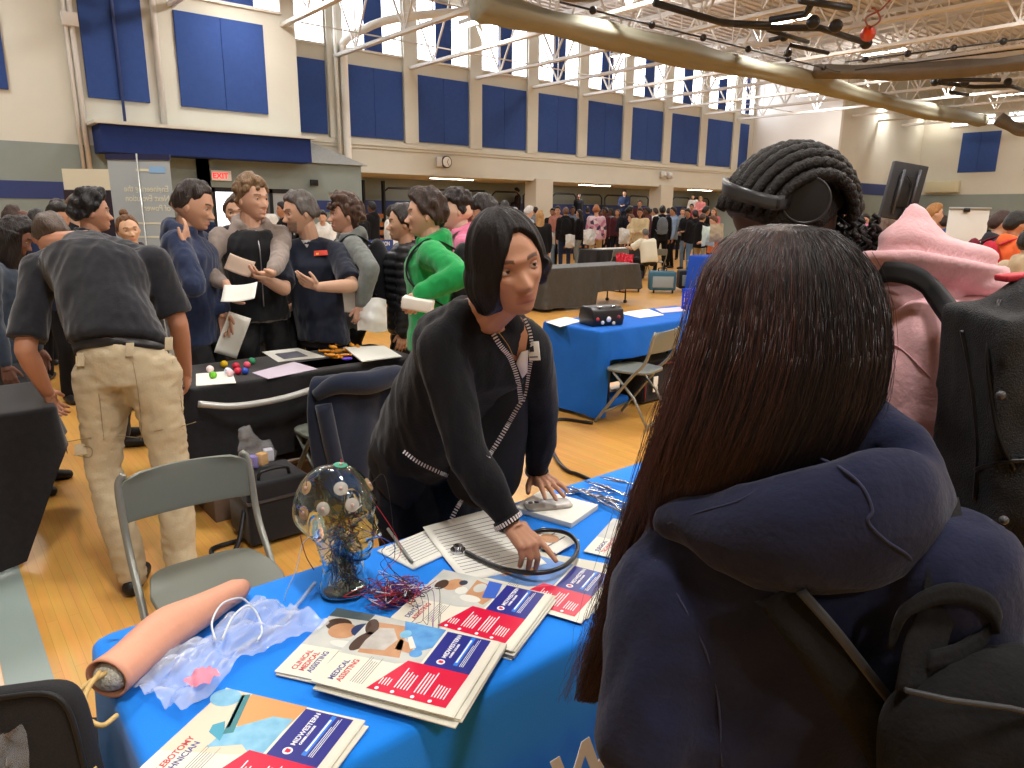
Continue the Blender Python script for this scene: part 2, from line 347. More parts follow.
for i, y in enumerate((17.5, 13.9, 9.6, 5.6, 1.6)):
    g = G().tube([(-8.9 if y < 17 else 7.9, y, 6.02), (SE-.3 if y < 15 else 31.2, y, 6.02)], .02, 4); g.tube([(-8.9, y+.9 if y < 15 else y-2.0, 7.8), (SE-.3 if y < 14 else 31.2, y+.9 if y < 15 else y-2.0, 7.8)], .02, 4)
    tag(g.obj('bridging_rod', offw), 'thin white bridging rod crossing the trusses, %s one from the long wall' % ordn[i], 'rod', 'bridging rods across the trusses')
# deep girder on the right
gd = thing('roof_girder', 'deep white girder crossing the roof at upper right', 'girder', (26.2, 9, 6.3))
for nm, zz in (('bottom_chord', 6.35), ('top_chord', 7.8)): bx(nm, offw, gd, 26.1, 26.4, -13.9, 15, zz, zz+.18)
g = G(); y = 15
while y > -12: g.tube([(26.25, y, 7.8), (26.25, y-1.3, 6.45), (26.25, y-2.6, 7.8)], .06, 4, sq=True); y -= 2.6
g.obj('web', offw, gd, smooth=False)
# light fixtures
tube_m = mat('lamp_tubes', '#ffffff', .3, emit=('#fff6e6', 22)); fx0 = None; k = 0
for xi, x in enumerate((.4, 6.3, 12.2, 18.1, 23.6, 29.4, 35.2, 39.4)):
    for yi, y in enumerate((16.2, 10.8, 5.4, 0, -5.4, -10.8)):
        if x > 31 and y > 15.5: y = 15.0
        rw = ['the row nearest the long wall', 'the second row from the long wall', 'the third row from the long wall', 'the fourth row from the long wall', 'the fifth row from the long wall', 'the row farthest from the long wall'][yi]
        lb = 'bright linear ceiling lamp, %s along %s' % (ordn[xi], rw); z = 6.5
        if fx0 is None:
            fx0 = thing('ceiling_lamp', lb, 'ceiling lamp', (0, 0, 6.5), group='linear ceiling lamps')
            G().bb(-.16, .16, -.62, .62, 6.53, 6.6).bb(-.17, -.155, -.62, .62, 6.49, 6.6).bb(.155, .17, -.62, .62, 6.49, 6.6).bb(-.01, .01, -.5, -.49, 6.6, 8).bb(-.01, .01, .49, .5, 6.6, 8).obj('housing', offw, fx0, smooth=False)
            G().bb(-.15, .15, -.6, .6, 6.495, 6.53).obj('tubes', tube_m, fx0, smooth=False); fx0.location = (x, y, 0)
            fx0.location = (x, y, 0)
            for c in fx0.children: c.data.transform(Matrix.Translation((0, 0, 6.5)))
        else: dup(fx0, (x, y, 0), label=lb)
# ================================================================== TABLES AND CLOTHS
def cloth(x0, x1, y0, y1, zt, drop, m, name='tablecloth', label='', amp=.018, folds=9, r=.02, parent=None, seed=3, rows=14):
    """draped cloth: drop(side u 0..1 along perimeter position (x,y)) gives the hem height above the floor"""
    per = []; n = 56; rr = .035
    def edge(ax, ay, bx_, by, k):
        for i in range(k): per.append((ax+(bx_-ax)*i/k, ay+(by-ay)*i/k))
    edge(x0, y0, x1, y0, n); edge(x1, y0, x1, y1, n//2); edge(x1, y1, x0, y1, n); edge(x0, y1, x0, y0, n//2)
    per = np.array(per); c = A3((x0+x1)/2, (y0+y1)/2)[:2]; m_ = len(per)
    # rounded corners
    rr = .045
    q = np.clip(per, [x0+rr, y0+rr], [x1-rr, y1-rr]); dv = per-q; ln = np.linalg.norm(dv, axis=1); far = ln > 0
    nrm = np.where(far[:, None], dv/np.maximum(ln, 1e-6)[:, None], 0); per = np.where(far[:, None], q+nrm*rr, per)
    s = np.cumsum(np.r_[0, np.linalg.norm(np.diff(per, axis=0), axis=1)]); S = s[-1]+.05
    rg = np.random.default_rng(seed); ph = rg.uniform(0, 6.28, 5); fr = np.round(np.array([.5, .8, 1.1, 1.7, 2.3])*folds)
    wav = sum(np.sin(s/S*2*math.pi*f+p)/(1+.4*i) for i, (f, p) in enumerate(zip(fr, ph)))/2
    ins = lambda d_: np.clip(per, [x0+d_, y0+d_], [x1-d_, y1-d_]); rings = [np.c_[ins(.09), np.full(m_, zt)], np.c_[ins(.055), np.full(m_, zt)], np.c_[per-nrm*r, np.full(m_, zt)]]
    for a in (30, 60, 90): rings.append(np.c_[per-nrm*r*(1-math.sin(math.radians(a))), np.full(m_, zt-r*(1-math.cos(math.radians(a))))])
    dr = np.array([drop(*p) for p in per])
    for k in range(1, rows+1):
        t = k/rows; z = zt-r-(zt-r-dr)*t; out = (.012+wav*amp)*t**.7+.03*t; rings.append(np.c_[per+nrm*out[:, None], z])
    g = G().rings([rings[0]*np.array([1, 1, 1])]+rings[1:], caps=False); g.Fc.append(tuple(range(m_-1, -1, -1)))
    return g.obj(name, m, parent)
bluec = mat('blue_table_cloth', '#1484ee', .85, bump=(400, .25, .002), mottle=(3, .05), sheen=.15, spec=.25)
blued2 = mat('blue_table_cloth_deep', '#1c62bc', .85, bump=(5, .5, .02), mottle=(4, .06), spec=.25)
blackc = fabric('black_cloth', '#1d1c1f', 1, .2)
tabtop = mat('table_plastic', '#b9b7b0', .5); steel = mat('chair_steel', '#8e9089', .42, metal=.5); greypnt = mat('chair_grey_paint', '#74786f', .42, metal=.15)
def folding_table(x0, x1, y0, y1, label, wheels=False, group=None):
    t_ = thing('folding_table', label, 'table', ((x0+x1)/2, (y0+y1)/2, 0), group=group)
    G().bb(x0+.03, x1-.03, y0+.02, y1-.02, .7, .725).obj('tabletop', tabtop, t_, bevel=.006)
    for x in (x0+.25, x1-.25):
        g = G()
        for y in (y0+.12, y1-.12): g.cone((x, y, .03), (x, y, .7), .014, .014, 8)
        g.cone((x, y0+.12, .2), (x, y1-.12, .2), .01, .01, 8)
        lg = g.obj('leg', black, t_)
        if wheels:
            for y in (y0+.12, y1-.12): G().cone((x-.02, y, .032), (x+.02, y, .032), .03, .03, 16).obj('caster_wheel', black, lg)
    return t_
TX0, TX1, TY0, TY1 = .17, 2.61, .955, 1.645
folding_table(TX0, TX1, TY0, TY1, 'long folding table under the bright blue college tablecloth in the foreground')
mc = cloth(TX0, TX1, TY0, TY1, .74, lambda x, y: .02 if (y < 1.1 or x < .2 or x > 2.5) else .45, bluec, amp=.012, folds=8)
tag(mc, 'bright blue tablecloth with white lettering draped over the front table', 'tablecloth')
mc['label'] = 'bright blue tablecloth with big white lettering over the foreground table'
lw = mat('letter_white', '#d8d6d2', .7)
text('MIDWESTERN', 'lettering', .19, lw, mc, Matrix.Translation((.535, .905, .405))@Matrix.Rotation(math.pi/2, 4, 'X'), extrude=.001, bold=.004)
# black table behind, left black table, second blue table
folding_table(.95, 2.42, 3.82, 4.45, 'black covered folding table holding the coloured balls and handouts')
tag(cloth(.95, 2.42, 3.82, 4.45, .74, lambda x, y: .3 if y < 4.0 else .05, blackc, amp=.02), 'black cloth over the table with the little coloured balls', 'tablecloth')
folding_table(-1.6, .42, 3.82, 4.5, 'black draped table on casters beside the man in khaki trousers', wheels=True)
tag(cloth(-1.6, .42, 3.82, 4.5, .745, lambda x, y: (.02 if x < .2 else .02+(x-.2)*2.4) if y < 4.0 else .45, blackc, amp=.04, seed=8), 'black cloth hanging to a point beside the man in khaki trousers', 'tablecloth')
folding_table(4.09, 5.95, 3.82, 4.52, 'folding table under the darker blue cloth in the middle distance')
tag(cloth(4.09, 5.95, 3.82, 4.52, .74, lambda x, y: (.03 if x < 4.16 else .5) if y < 3.9 else .04, blued2, amp=.02, seed=5), 'darker blue tablecloth on the table behind the presenter', 'tablecloth')
tarp = mat('dark_plastic_cover', '#3f3d39', .45, bump=(9, .9, .03))
folding_table(8.1, 10.5, 8.85, 9.55, 'long table under a wrinkled dark plastic cover right of the presenter', wheels=True)
tag(cloth(8.1, 10.5, 8.85, 9.55, .74, lambda x, y: .06 if x < 9.3 else .28, tarp, amp=.04, seed=6), 'wrinkled dark plastic table cover hanging nearly to the floor', 'tablecloth')
folding_table(7.4, 8.0, 9.5, 10.2, 'bare grey topped folding table beside the dark plastic covered one', wheels=True)
folding_table(13.4, 15.1, 12.7, 13.4, 'far table where the man in the white polo sits')
tag(cloth(13.4, 15.1, 12.7, 13.4, .74, lambda x, y: .3, blackc, amp=.02), 'black cloth on the far table of the man in the white polo', 'tablecloth')
folding_table(12.7, 14.4, 8.7, 9.4, 'far right table under a plain royal blue cloth')
tag(cloth(12.7, 14.4, 8.7, 9.4, .8, lambda x, y: .04, mat('royal_cloth', '#1c4fc0', .85), amp=.02), 'plain royal blue cloth on the far right table', 'tablecloth')
folding_table(4.55, 6.3, 9.9, 10.6, 'table with the blue union sign behind the grey hooded student')
tag(cloth(4.55, 6.3, 9.9, 10.6, .74, lambda x, y: .28, blackc, amp=.015), 'black cloth under the blue union sign', 'tablecloth')
folding_table(6.9, 7.8, 12.1, 12.8, 'small far table by the standing crowd left of the pier')
# ================================================================== FOLDING CHAIRS
def folding_chair(label, loc, a, group='grey metal folding chairs', first=[None]):
    if first[0]: return dup(first[0], loc, a, label)
    t_ = thing('folding_chair', label, 'chair', (0, 0, 0), 0, group)
    pn, w = greypnt, .215
    # back panel: curved sheet with rolled upper corners
    rows = []
    for i in range(9):
        z = .62+.165*i/8; ww = w+.012; k = max(0, (z-.70)/.085); ww -= .075*(1-math.sqrt(max(0, 1-min(k, 1)**2)))*1.0
        rows.append([(ww*u, -.235-.03*(z-.6)/.2-.03*(1-u*u), z) for u in np.linspace(-1, 1, 17)])
    G().grid(rows).obj('backrest', pn, t_, solid=.012, bevel=.003)
    for s in (-1, 1):   # long rails: back top to front foot
        G().tube(spline([(s*w*.9, -.262, .785), (s*w, -.255, .74), (s*w, -.2, .55), (s*w, -.07, .4), (s*w, .2, .04), (s*w, .22, .01)], 6), .0125, 10).obj('frame_rail', steel, t_)
        G().tube([(s*(w-.03), .09, .43), (s*(w-.03), -.1, .25), (s*(w-.03), -.24, .012)], .011, 10).obj('rear_leg', steel, t_)
    G().tube([(-w, .17, .09), (w, .17, .09)], .009, 8).obj('stretcher', steel, t_)
    G().tube([(-w+.03, -.22, .04), (w-.03, -.22, .04)], .009, 8).obj('stretcher', steel, t_)
    c = []
    for i in range(28):
        an = 2*math.pi*i/28; sx = math.copysign(abs(math.cos(an))**.5, math.cos(an)); sy = math.copysign(abs(math.sin(an))**.5, math.sin(an)); c.append((sx*(.2-.015*(sy < 0)), sy*.19))
    G().prism(c, .435, .455).obj('seat', pn, t_, bevel=.006)
    t_.location = loc; t_.rotation_euler = (0, 0, a); first[0] = t_; return t_
PI = math.pi
folding_chair('grey metal folding chair right behind the foreground table', (.62, 2.28, 0), PI-.03)
folding_chair('grey metal folding chair pulled up to the darker blue table', (4.32, 3.64, 0), .2)
folding_chair('folding chair draped with the navy winter coat', (1.70, 3.60, 0), .05)
folding_chair('folding chair under the man in the white polo', (14.75, 11.95, 0), -.55)
folding_chair('empty folding chair at the left of the far black table', (13.5, 12.2, 0), -.3)
folding_chair('empty folding chair beyond the wrinkled dark cover, nearest the presenter', (8.1, 10.6, 0), 2.8)
folding_chair('empty folding chair beyond the wrinkled dark cover, second from the presenter', (9.3, 10.3, 0), 3.0)
folding_chair('empty folding chair near the royal blue cloth', (15.9, 11.6, 0), .4)
folding_chair('folding chair tucked under the union sign table, left one', (4.9, 9.6, 0), .1)
folding_chair('folding chair tucked under the union sign table, right one', (5.7, 9.6, 0), -.1)
# black cushioned chair back, near left
ctr = P(0, 826, d=1.20); X = nz(_R*.97+_U*.16); Z = nz(_U*.93+_F*.12); Z = nz(Z-X*(Z@X)); Y = np.cross(Z, X)
t_ = thing('padded_chair', 'black padded chair at the near left corner of the blue table', 'chair', (ctr[0], ctr[1], 0))
pl = [(math.copysign(abs(math.cos(a))**.22, math.cos(a))*.19, math.copysign(abs(math.sin(a))**.22, math.sin(a))*.24) for a in np.arange(40)*2*PI/40]
M4 = mx(X, Z, -Y, ctr)
padm = mat('black_upholstery', '#19191c', .85, bump=(500, .5, .002), mottle=(300, .35))
G().prism(pl, -.025, .025, M4).obj('backrest', padm, t_, bevel=.018)
G().tube([M4[:3, :3]@A3(p[0]*.985, p[1]*.985, .026)+M4[:3, 3] for p in pl], .0045, 6, closed=True).obj('piping', mat('piping_black', '#0c0c0e', .6), t_)
c2 = ctr+Y*.24
G().prism([(p[0], p[1]*.95) for p in pl], .41, .48, mx(A3(X[0], X[1], 0), nz(A3(Y[0], Y[1], 0)), A3(0, 0, 1), (c2[0], c2[1], 0))).obj('seat', padm, t_, bevel=.015)
for sx in (-1, 1):
    for sy in (0, .42): a_ = ctr+nz(A3(X[0], X[1], 0))*sx*.17+nz(A3(Y[0], Y[1], 0))*sy; G().tube([(a_[0], a_[1], .0), (a_[0], a_[1], .42 if sy else .62)], .012, 8).obj('leg', black, t_)
# clear plastic sheet
def crumple(name, label, cat, cen, X, Y, w, h, m, amp=.012, seed=1, nx=44, ny=34, puff=.02, edge=.15, parent=None):
    Z = nz(np.cross(X, Y)); u, v = np.meshgrid(np.linspace(-1, 1, ny), np.linspace(-1, 1, nx)); rg = np.random.default_rng(seed)
    ex = 1+edge*np.sin(3*v+seed)*.5; q = np.stack([u*9, v*9, 0*u], -1).reshape(-1, 3)
    hgt = np.abs(wavy(q, (.5, .5, 0), amp, seed))+np.abs(wavy(q, (1.4, 1.2, 0), amp*.5, seed+1))
    hgt = hgt.reshape(u.shape)+puff*np.clip(1-u**2, 0, 1)*np.clip(1-v**2, 0, 1)+.001
    Pm = np.array(cen)+v[..., None]*w/2*X+(u*ex)[..., None]*h/2*Y+hgt[..., None]*Z
    o = G().grid(Pm).obj(name, m, parent)
    return tag(o, label, cat) if label else o
plas = mat('clear_plastic', '#f4f6f8', .12, alpha=.13, spec=.8, bump=(60, .4, .003)); plas2 = mat('clear_plastic_bag', '#f2f5fa', .12, alpha=.34, spec=.9, bump=(50, .6, .004))
pc = P(4, 785, d=1.12); crumple('plastic_sheet', 'clear plastic sleeve lying against the black padded chair', 'plastic bag', pc, X, Z, .12, .19, plas, seed=4, puff=.012)
# ================================================================== PRINTED BROCHURES
paper = mat('paper_white', '#ebe9df', .6); pagee = mat('page_edges', '#d9d6c6', .7, bump=(900, .3, .001)); covm = mat('cover_stock', '#e4e0d0', .35)
navyp = mat('print_navy', '#2b2f86', .35); redp = mat('print_red', '#d3163f', .35); inkg = mat('print_ink', '#6b6c78', .5); inkw = mat('print_white', '#eef0f6', .4); inkr = mat('print_red_ink', '#c23a44', .5); inkn = mat('print_navy_ink', '#4a4f86', .5)
skinp = mat('print_skin', '#c99a72', .4, col2='#b98560', mottle=(25, 1)); skind = mat('print_skin_dark', '#7a5038', .4); bluep2 = mat('print_blue', '#6aa9dc', .4, col2='#4a85c8', mottle=(30, 1)); palep = mat('print_pale', '#cfcfc6', .4, col2='#b8bcba', mottle=(18, 1)); tealp = mat('print_teal', '#3a7f86', .4); cyan = mat('print_cyan', '#2f7fe0', .4); glov = mat('print_glove', '#8cc4de', .4, col2='#6fadd0', mottle=(40, 1)); dkhair = mat('print_hair', '#4a352b', .4); maskp = mat('print_mask', '#c9c4bd', .4, col2='#aba69f', mottle=(30, 1)); skyp = mat('print_sky', '#3f78c8', .4, col2='#86a9d8', mottle=(9, 1)); whitep = mat('print_white_area', '#dcdcd4', .4)
BW, BH = .245, .30
def ellp(cx, cy, a, b, r=0, n=18): return [(cx+a*math.cos(t)*math.cos(r)-b*math.sin(t)*math.sin(r), cy+a*math.cos(t)*math.sin(r)+b*math.sin(t)*math.cos(r)) for t in np.arange(n)*2*PI/n]
def cover(t_, M_, title, pic, top):
    """printed cover; page coordinates x 0..1 right, y 0..1 down"""
    k = [0]
    def poly(nm, pts, m, lay):
        z = top+.00012*lay; pp = [(p[0]*BW, -p[1]*BH) for p in pts]
        if sum(pp[i][0]*pp[(i+1) % len(pp)][1]-pp[(i+1) % len(pp)][0]*pp[i][1] for i in range(len(pp))) < 0: pp.reverse()
        g = G().prism(pp, z-.0001, z, M_); return g.obj(nm, m, t_, smooth=False)
    def txt(s, x, y, sz, m, lay, nm='lettering', bold=.0004, sx=1): return text(s, nm, sz, m, t_, Matrix(M_.tolist())@Matrix.Translation((x*BW, -y*BH, top+.00012*lay)), extrude=.00005, bold=bold, scale_x=sx)
    def lines(x0, x1, y0, y1, n, m, lay, rag=1, nm='text_lines', th=.35):
        g = G(); rg = np.random.default_rng(int(x0*100+y0*1000)); z = top+.00012*lay; h = (y1-y0)/n
        for i in range(n):
            xe = x1-(x1-x0)*rag*rg.uniform(0, .3); y = y0+h*i; g.prism([(x0*BW, -(y+h*th)*BH), (xe*BW, -(y+h*th)*BH), (xe*BW, -y*BH), (x0*BW, -y*BH)], z-.0001, z, M_)
        return g.obj(nm, m, t_, smooth=False)
    poly('cover_sheet', [(0, 0), (1, 0), (1, .985), (0, .985)], covm, 1)
    pic(poly)
    poly('colour_panel', [(.49, .60), (.98, .60), (.98, .93), (.49, .93)], navyp, 6); poly('colour_panel', [(.49, .49), (.07, .37), (.07, .92), (.49, .93)], redp, 7)
    txt('MIDWESTERN', .62, .715, .0135, inkw, 8, bold=.0003); txt('CAREER COLLEGE', .64, .745, .006, inkw, 8)
    r_ = ellp(.565, .70, .034, .030); poly('emblem', r_, inkw, 8); poly('emblem', [(.55, .685), (.585, .685), (.58, .715), (.56, .72), (.548, .71)], redp, 9)
    poly('address_bar', [(.56, .79), (.97, .79), (.97, .82), (.56, .82)], cyan, 7); lines(.6, .95, .795, .815, 1, inkw, 8, .2, th=.6); lines(.56, .97, .835, .87, 3, inkw, 8)
    for (x0, x1, y0, y1, n) in ((.10, .25, .42, .50, 4), (.10, .42, .53, .64, 5), (.10, .46, .67, .76, 4), (.10, .30, .79, .89, 5)): lines(x0+.05, x1, y0, y1, n, inkw, 8); poly('bullet', ellp(x0+.0, y0+.012, .018, .014, n=10), inkw, 8)
    for i, (s, m) in enumerate(title): txt(s, .07, .125+.058*i, .0168, m, 2, bold=.0005, sx=.92)
    y0 = .14+.058*len(title)-.02; lines(.1, .47, y0, y0+.10, 6, inkg, 2, th=.25)
def pic_medical(poly):
    poly('photo', [(.40, 0), (1, 0), (1, .58), (.5, .58), (.42, .42)], palep, 2); poly('photo', [(.45, .12), (.9, .05), (.93, .3), (.5, .42)], skinp, 3); poly('photo', ellp(.60, .08, .15, .055, .1), dkhair, 4)
    poly('photo', ellp(.82, .06, .12, .05, -.3), dkhair, 4); poly('photo', [(.50, .11), (.62, .1), (.83, .12), (.86, .22), (.72, .31), (.55, .28)], maskp, 5); poly('photo', [(.80, .33), (1, .25), (1, .58), (.72, .58), (.62, .5)], bluep2, 4)
    poly('photo', ellp(.82, .33, .06, .04), glov, 5); poly('photo', ellp(.60, .5, .055, .045), bluep2, 5); poly('photo', [(.64, .44), (.78, .36), (.81, .385), (.67, .475)], whitep, 5); poly('photo', [(.60, .34), (.74, .32), (.7, .46), (.58, .46)], skinp, 3)
def pic_dental(poly):
    poly('photo', [(.40, 0), (1, 0), (1, .6), (.5, .58), (.42, .38)], palep, 2); poly('photo', ellp(.77, .2, .12, .075, .2), skinp, 3); poly('photo', ellp(.72, .11, .1, .05), dkhair, 4); poly('photo', ellp(.70, .30, .07, .05), whitep, 4); poly('photo', ellp(.84, .26, .05, .035), mat('print_dark', '#35404e', .4), 5)
    poly('photo', [(.62, .36), (.95, .34), (.9, .5), (.7, .58), (.55, .55)], skinp, 3); poly('photo', ellp(.82, .42, .09, .05), palep, 4); poly('photo', [(.66, .5), (.98, .44), (.98, .56), (.7, .6)], mat('print_scrubs', '#3d64c4', .4), 5); poly('photo', ellp(.6, .42, .06, .09), whitep, 4)
def pic_phleb(poly):
    poly('photo', [(.30, 0), (1, 0), (1, .58), (.5, .58), (.42, .42)], mat('print_beige', '#d9cdb6', .4), 2); poly('photo', [(.82, .18), (1, .2), (1, .6), (.72, .58), (.66, .3)], mat('print_arm', '#d29a5e', .4), 3)
    poly('photo', [(.42, .24), (.6, .25), (.83, .45), (.85, .58), (.4, .58), (.52, .42)], glov, 4); poly('photo', [(.55, .17), (.62, .15), (.68, .2), (.58, .26), (.5, .28)], mat('print_glove_teal', '#3f9bb4', .4), 5); poly('photo', ellp(.9, .06, .1, .1), glov, 5)
    poly('photo', [(.56, .26), (.96, .14), (.99, .19), (.6, .31)], tealp, 6); poly('photo', [(.62, .245), (.96, .145), (.97, .16), (.64, .26)], whitep, 6)
def pic_clinical(poly):
    poly('photo', [(.40, 0), (1, 0), (1, .58), (.5, .58), (.42, .36)], palep, 2); poly('photo', [(.86, 0), (1, 0), (1, .5), (.9, .5)], mat('print_shelf', '#4f5c60', .4), 3); poly('photo', ellp(.68, .2, .12, .11), skinp, 4); poly('photo', ellp(.76, .13, .1, .1), dkhair, 3); poly('photo', ellp(.74, .35, .11, .1), mat('print_vest', '#30406a', .4), 5); poly('photo', ellp(.5, .3, .05, .12), whitep, 4)
def pic_surg(poly):
    poly('photo', [(.3, 0), (1, 0), (1, .58), (.5, .58), (.35, .4)], skyp, 2); poly('photo', ellp(.55, .12, .13, .07), skinp, 4); poly('photo', ellp(.62, .3, .1, .05), mat('print_arm', '#d29a5e', .4), 4); poly('photo', ellp(.8, .2, .12, .08), bluep2, 4)
def pic_surgt(poly):
    poly('photo', [(.42, 0), (1, 0), (1, .58), (.5, .58), (.42, .36)], palep, 2); poly('photo', ellp(.7, .2, .15, .1), mat('print_beige', '#d9cdb6', .4), 3)
def brochure(TL, ang, n, zb, title, pic, lab, under, seed=1, spread=.006, thick=.0035, fan=0, group=None):
    """a pile of n brochures; only the top one shows its cover"""
    rg = np.random.default_rng(seed); z = zb
    for i in range(n):
        last = i == n-1; a = math.radians(ang+(0 if last else rg.uniform(-1.5, 1.5)+fan*(n-1-i))); o = np.array([TL[0], TL[1], 0.])+(0 if last else 1)*np.array([rg.uniform(-1, 1)*spread+spread*.8, rg.uniform(-1, 1)*spread-spread*.6, 0])
        M_ = mx(A3(math.cos(a), math.sin(a), 0), A3(-math.sin(a), math.cos(a), 0), A3(0, 0, 1), o)
        mid = M_[:3, :3]@A3(BW/2, -BH/2, 0)+M_[:3, 3]
        t_ = thing('brochure', lab if last else under, 'brochure', (mid[0], mid[1], z), group=None if last else 'brochures under '+(group or 'the top one'))
        G().prism([(0, -BH), (BW, -BH), (BW, 0), (0, 0)], z, z+thick-.0005, M_).obj('pages', pagee, t_, bevel=.0008)
        if last: cover(t_, M_, title, pic, z+thick-.0003)
        z += thick
R_, N_ = inkr, inkn
zt = .7402
brochure((.437, 1.260), 34, 3, zt, [('CLINICAL', R_), ('MEDICAL', R_), ('ASSISTING', N_)], pic_clinical, 'brochure titled CLINICAL MEDICAL ASSISTING, half under the next stack', 'brochure directly beneath the CLINICAL MEDICAL ASSISTING one', 5, group='the clinical one')
brochure((.469, 1.158), 31, 6, zt+.011, [('MEDICAL', N_), ('ASSISTING', R_)], pic_medical, 'brochure titled MEDICAL ASSISTING on top of the front stack', 'brochure in the stack beneath the MEDICAL ASSISTING cover', 2, .009, group='the medical assisting one')
brochure((.708, 1.269), 26.5, 6, zt, [('DENTAL', N_), ('ASSISTING', R_)], pic_dental, 'brochure titled DENTAL ASSISTING on the stack beside the glass head', 'brochure in the stack beneath the DENTAL ASSISTING cover', 3, .008, group='the dental assisting one')
brochure((.140, 1.135), 33, 3, zt, [('PHLEBOTOMY', R_), ('TECHNICIAN', N_)], pic_phleb, 'brochure titled PHLEBOTOMY TECHNICIAN with gloved hands, nearest the photographer', 'brochure beneath the PHLEBOTOMY TECHNICIAN one', 4, .004, group='the phlebotomy one')
brochure((.93, 1.275), 22, 4, zt, [('', N_), ('', R_)], pic_surg, 'blue photo brochure under the pointing finger of the presenter', 'white brochure fanned out beneath the one being pointed at', 6, .016, .002, fan=4, group='the pointed at one')
brochure((1.30, 1.245), 23, 2, zt, [('SURGICAL', N_), ('TECHNOLOGY', R_)], pic_surgt, 'pale brochure with red and navy title beside the steel instruments', 'brochure beneath the pale one beside the instruments', 7, .004, group='the pale one')
# ---- loose sheets and pads
def sheet(name, label, cat, TLp, ang, w, h, z, n=0, thick=.001, curl=0, ink=inkg, m=paper, rowsy=14, tint=None):
    a = math.radians(ang); M_ = mx(A3(math.cos(a), math.sin(a), 0), A3(-math.sin(a), math.cos(a), 0), A3(0, 0, 1), (TLp[0], TLp[1], 0))
    t_ = thing(name, label, cat, tuple((M_[:3, :3]@A3(w/2, -h/2, z)+M_[:3, 3]).tolist()))
    nx = 14; zf = lambda u, v: z+thick+curl*(max(0, 1-v*1.6)**2)*(.4+.6*u)
    q = lambda x, y, dz=0: M_[:3, :3]@A3(x*w, -y*h, zf(x, y)+dz)+M_[:3, 3]
    g = G().grid([[q(i/nx, j/nx) for i in range(nx+1)] for j in range(nx+1)]); g.obj('page', m, t_, solid=-max(thick*.9, .0006))
    if n:
        g = G(); rg = np.random.default_rng(n)
        for j in range(n):
            y = .1+.82*j/n; xe = .9-rg.uniform(0, .35)*(j % 4 == 3)
            g.grid([[q(.08+(xe-.08)*i/8, y+dy, .0008) for i in range(9)] for dy in (0, .12/n)])
        g.obj('text_lines', ink, t_, smooth=False)
    return t_, M_, q
sheet('notepad', 'lined white notepad at the back edge beside the glass head', 'notepad', (.86, 1.60), 8, .2, .15, zt, 9, .008)
sheet('paper_sheet', 'typed sheet with a lifted corner under the presenter\'s pointing arm', 'paper', (1.02, 1.62), -14, .235, .32, zt+.008, 15, .001, .035)
sheet('paper_sheet', 'second typed sheet poking out under the lifted one', 'paper', (1.06, 1.54), -6, .2, .2, zt+.004, 8, .001)
t_, M_, q = sheet('paper_sheet', 'small card with a face photo by the stethoscope loop', 'paper', (1.2, 1.40), 10, .11, .13, zt+.012, 3, .001)
G().prism([(p[0], p[1]) for p in ellp(.06, -.06, .026, .03)], zt+.0135, zt+.0140, M_).obj('face_print', skinp, t_, smooth=False)
# spiral notebook + phone
a = math.radians(16); O_ = A3(1.33, 1.56, 0); Xn, Yn = A3(math.cos(a), math.sin(a), 0), A3(-math.sin(a), math.cos(a), 0); M_ = mx(Xn, Yn, A3(0, 0, 1), O_)
t_ = thing('spiral_notebook', 'thick spiral notebook with a purple binding under the presenter\'s flat hand', 'notebook', (1.42, 1.5, zt))
G().prism([(0, -.19), (.17, -.19), (.17, .02), (0, .02)], zt, zt+.017, M_).obj('pages', pagee, t_, bevel=.003); G().prism([(0, -.19), (.17, -.19), (.17, .02), (0, .02)], zt+.017, zt+.018, M_).obj('cover', paper, t_, smooth=False)
for i in range(12):
    cpt = M_[:3, :3]@A3(.172, -.18+.016*i, zt+.009)+M_[:3, 3]
    G().tube([cpt+Xn*.008*math.cos(b_)+A3(0, 0, .011*math.sin(b_)) for b_ in np.arange(12)*2*PI/12], .0012, 5, closed=True).obj('binding_ring', mat('purple_wire', '#7c6bb0', .4), t_)
t_ = thing('phone', 'phone in a clear grey case under the presenter\'s flat hand', 'phone', (1.42, 1.52, zt+.02))
M2 = mx(nz(Xn*.75-Yn*.66), nz(Xn*.66+Yn*.75), A3(0, 0, 1), A3(1.415, 1.515, 0))
G().prism([(math.copysign(abs(math.cos(b_))**.4, math.cos(b_))*.075, math.copysign(abs(math.sin(b_))**.4, math.sin(b_))*.037) for b_ in np.arange(24)*2*PI/24], zt+.0185, zt+.026, M2).obj('case', mat('phone_case', '#9a938a', .2, spec=.8), t_, bevel=.002)
for i in range(2): G().prism(ellp(-.052+.02*i, .018, .008, .008), zt+.026, zt+.0275, M2).obj('camera_lens', black, t_)
# pen
G().tube([P(388, 529, z=.757), P(412, 562, z=.755)], .0045, 8).obj('pen', mat('pen_grey', '#8b8d88', .35, metal=.4)).__setitem__('label', 'slim grey pen lying across the lined notepad'); bpy.data.objects['pen']['category'] = 'pen'
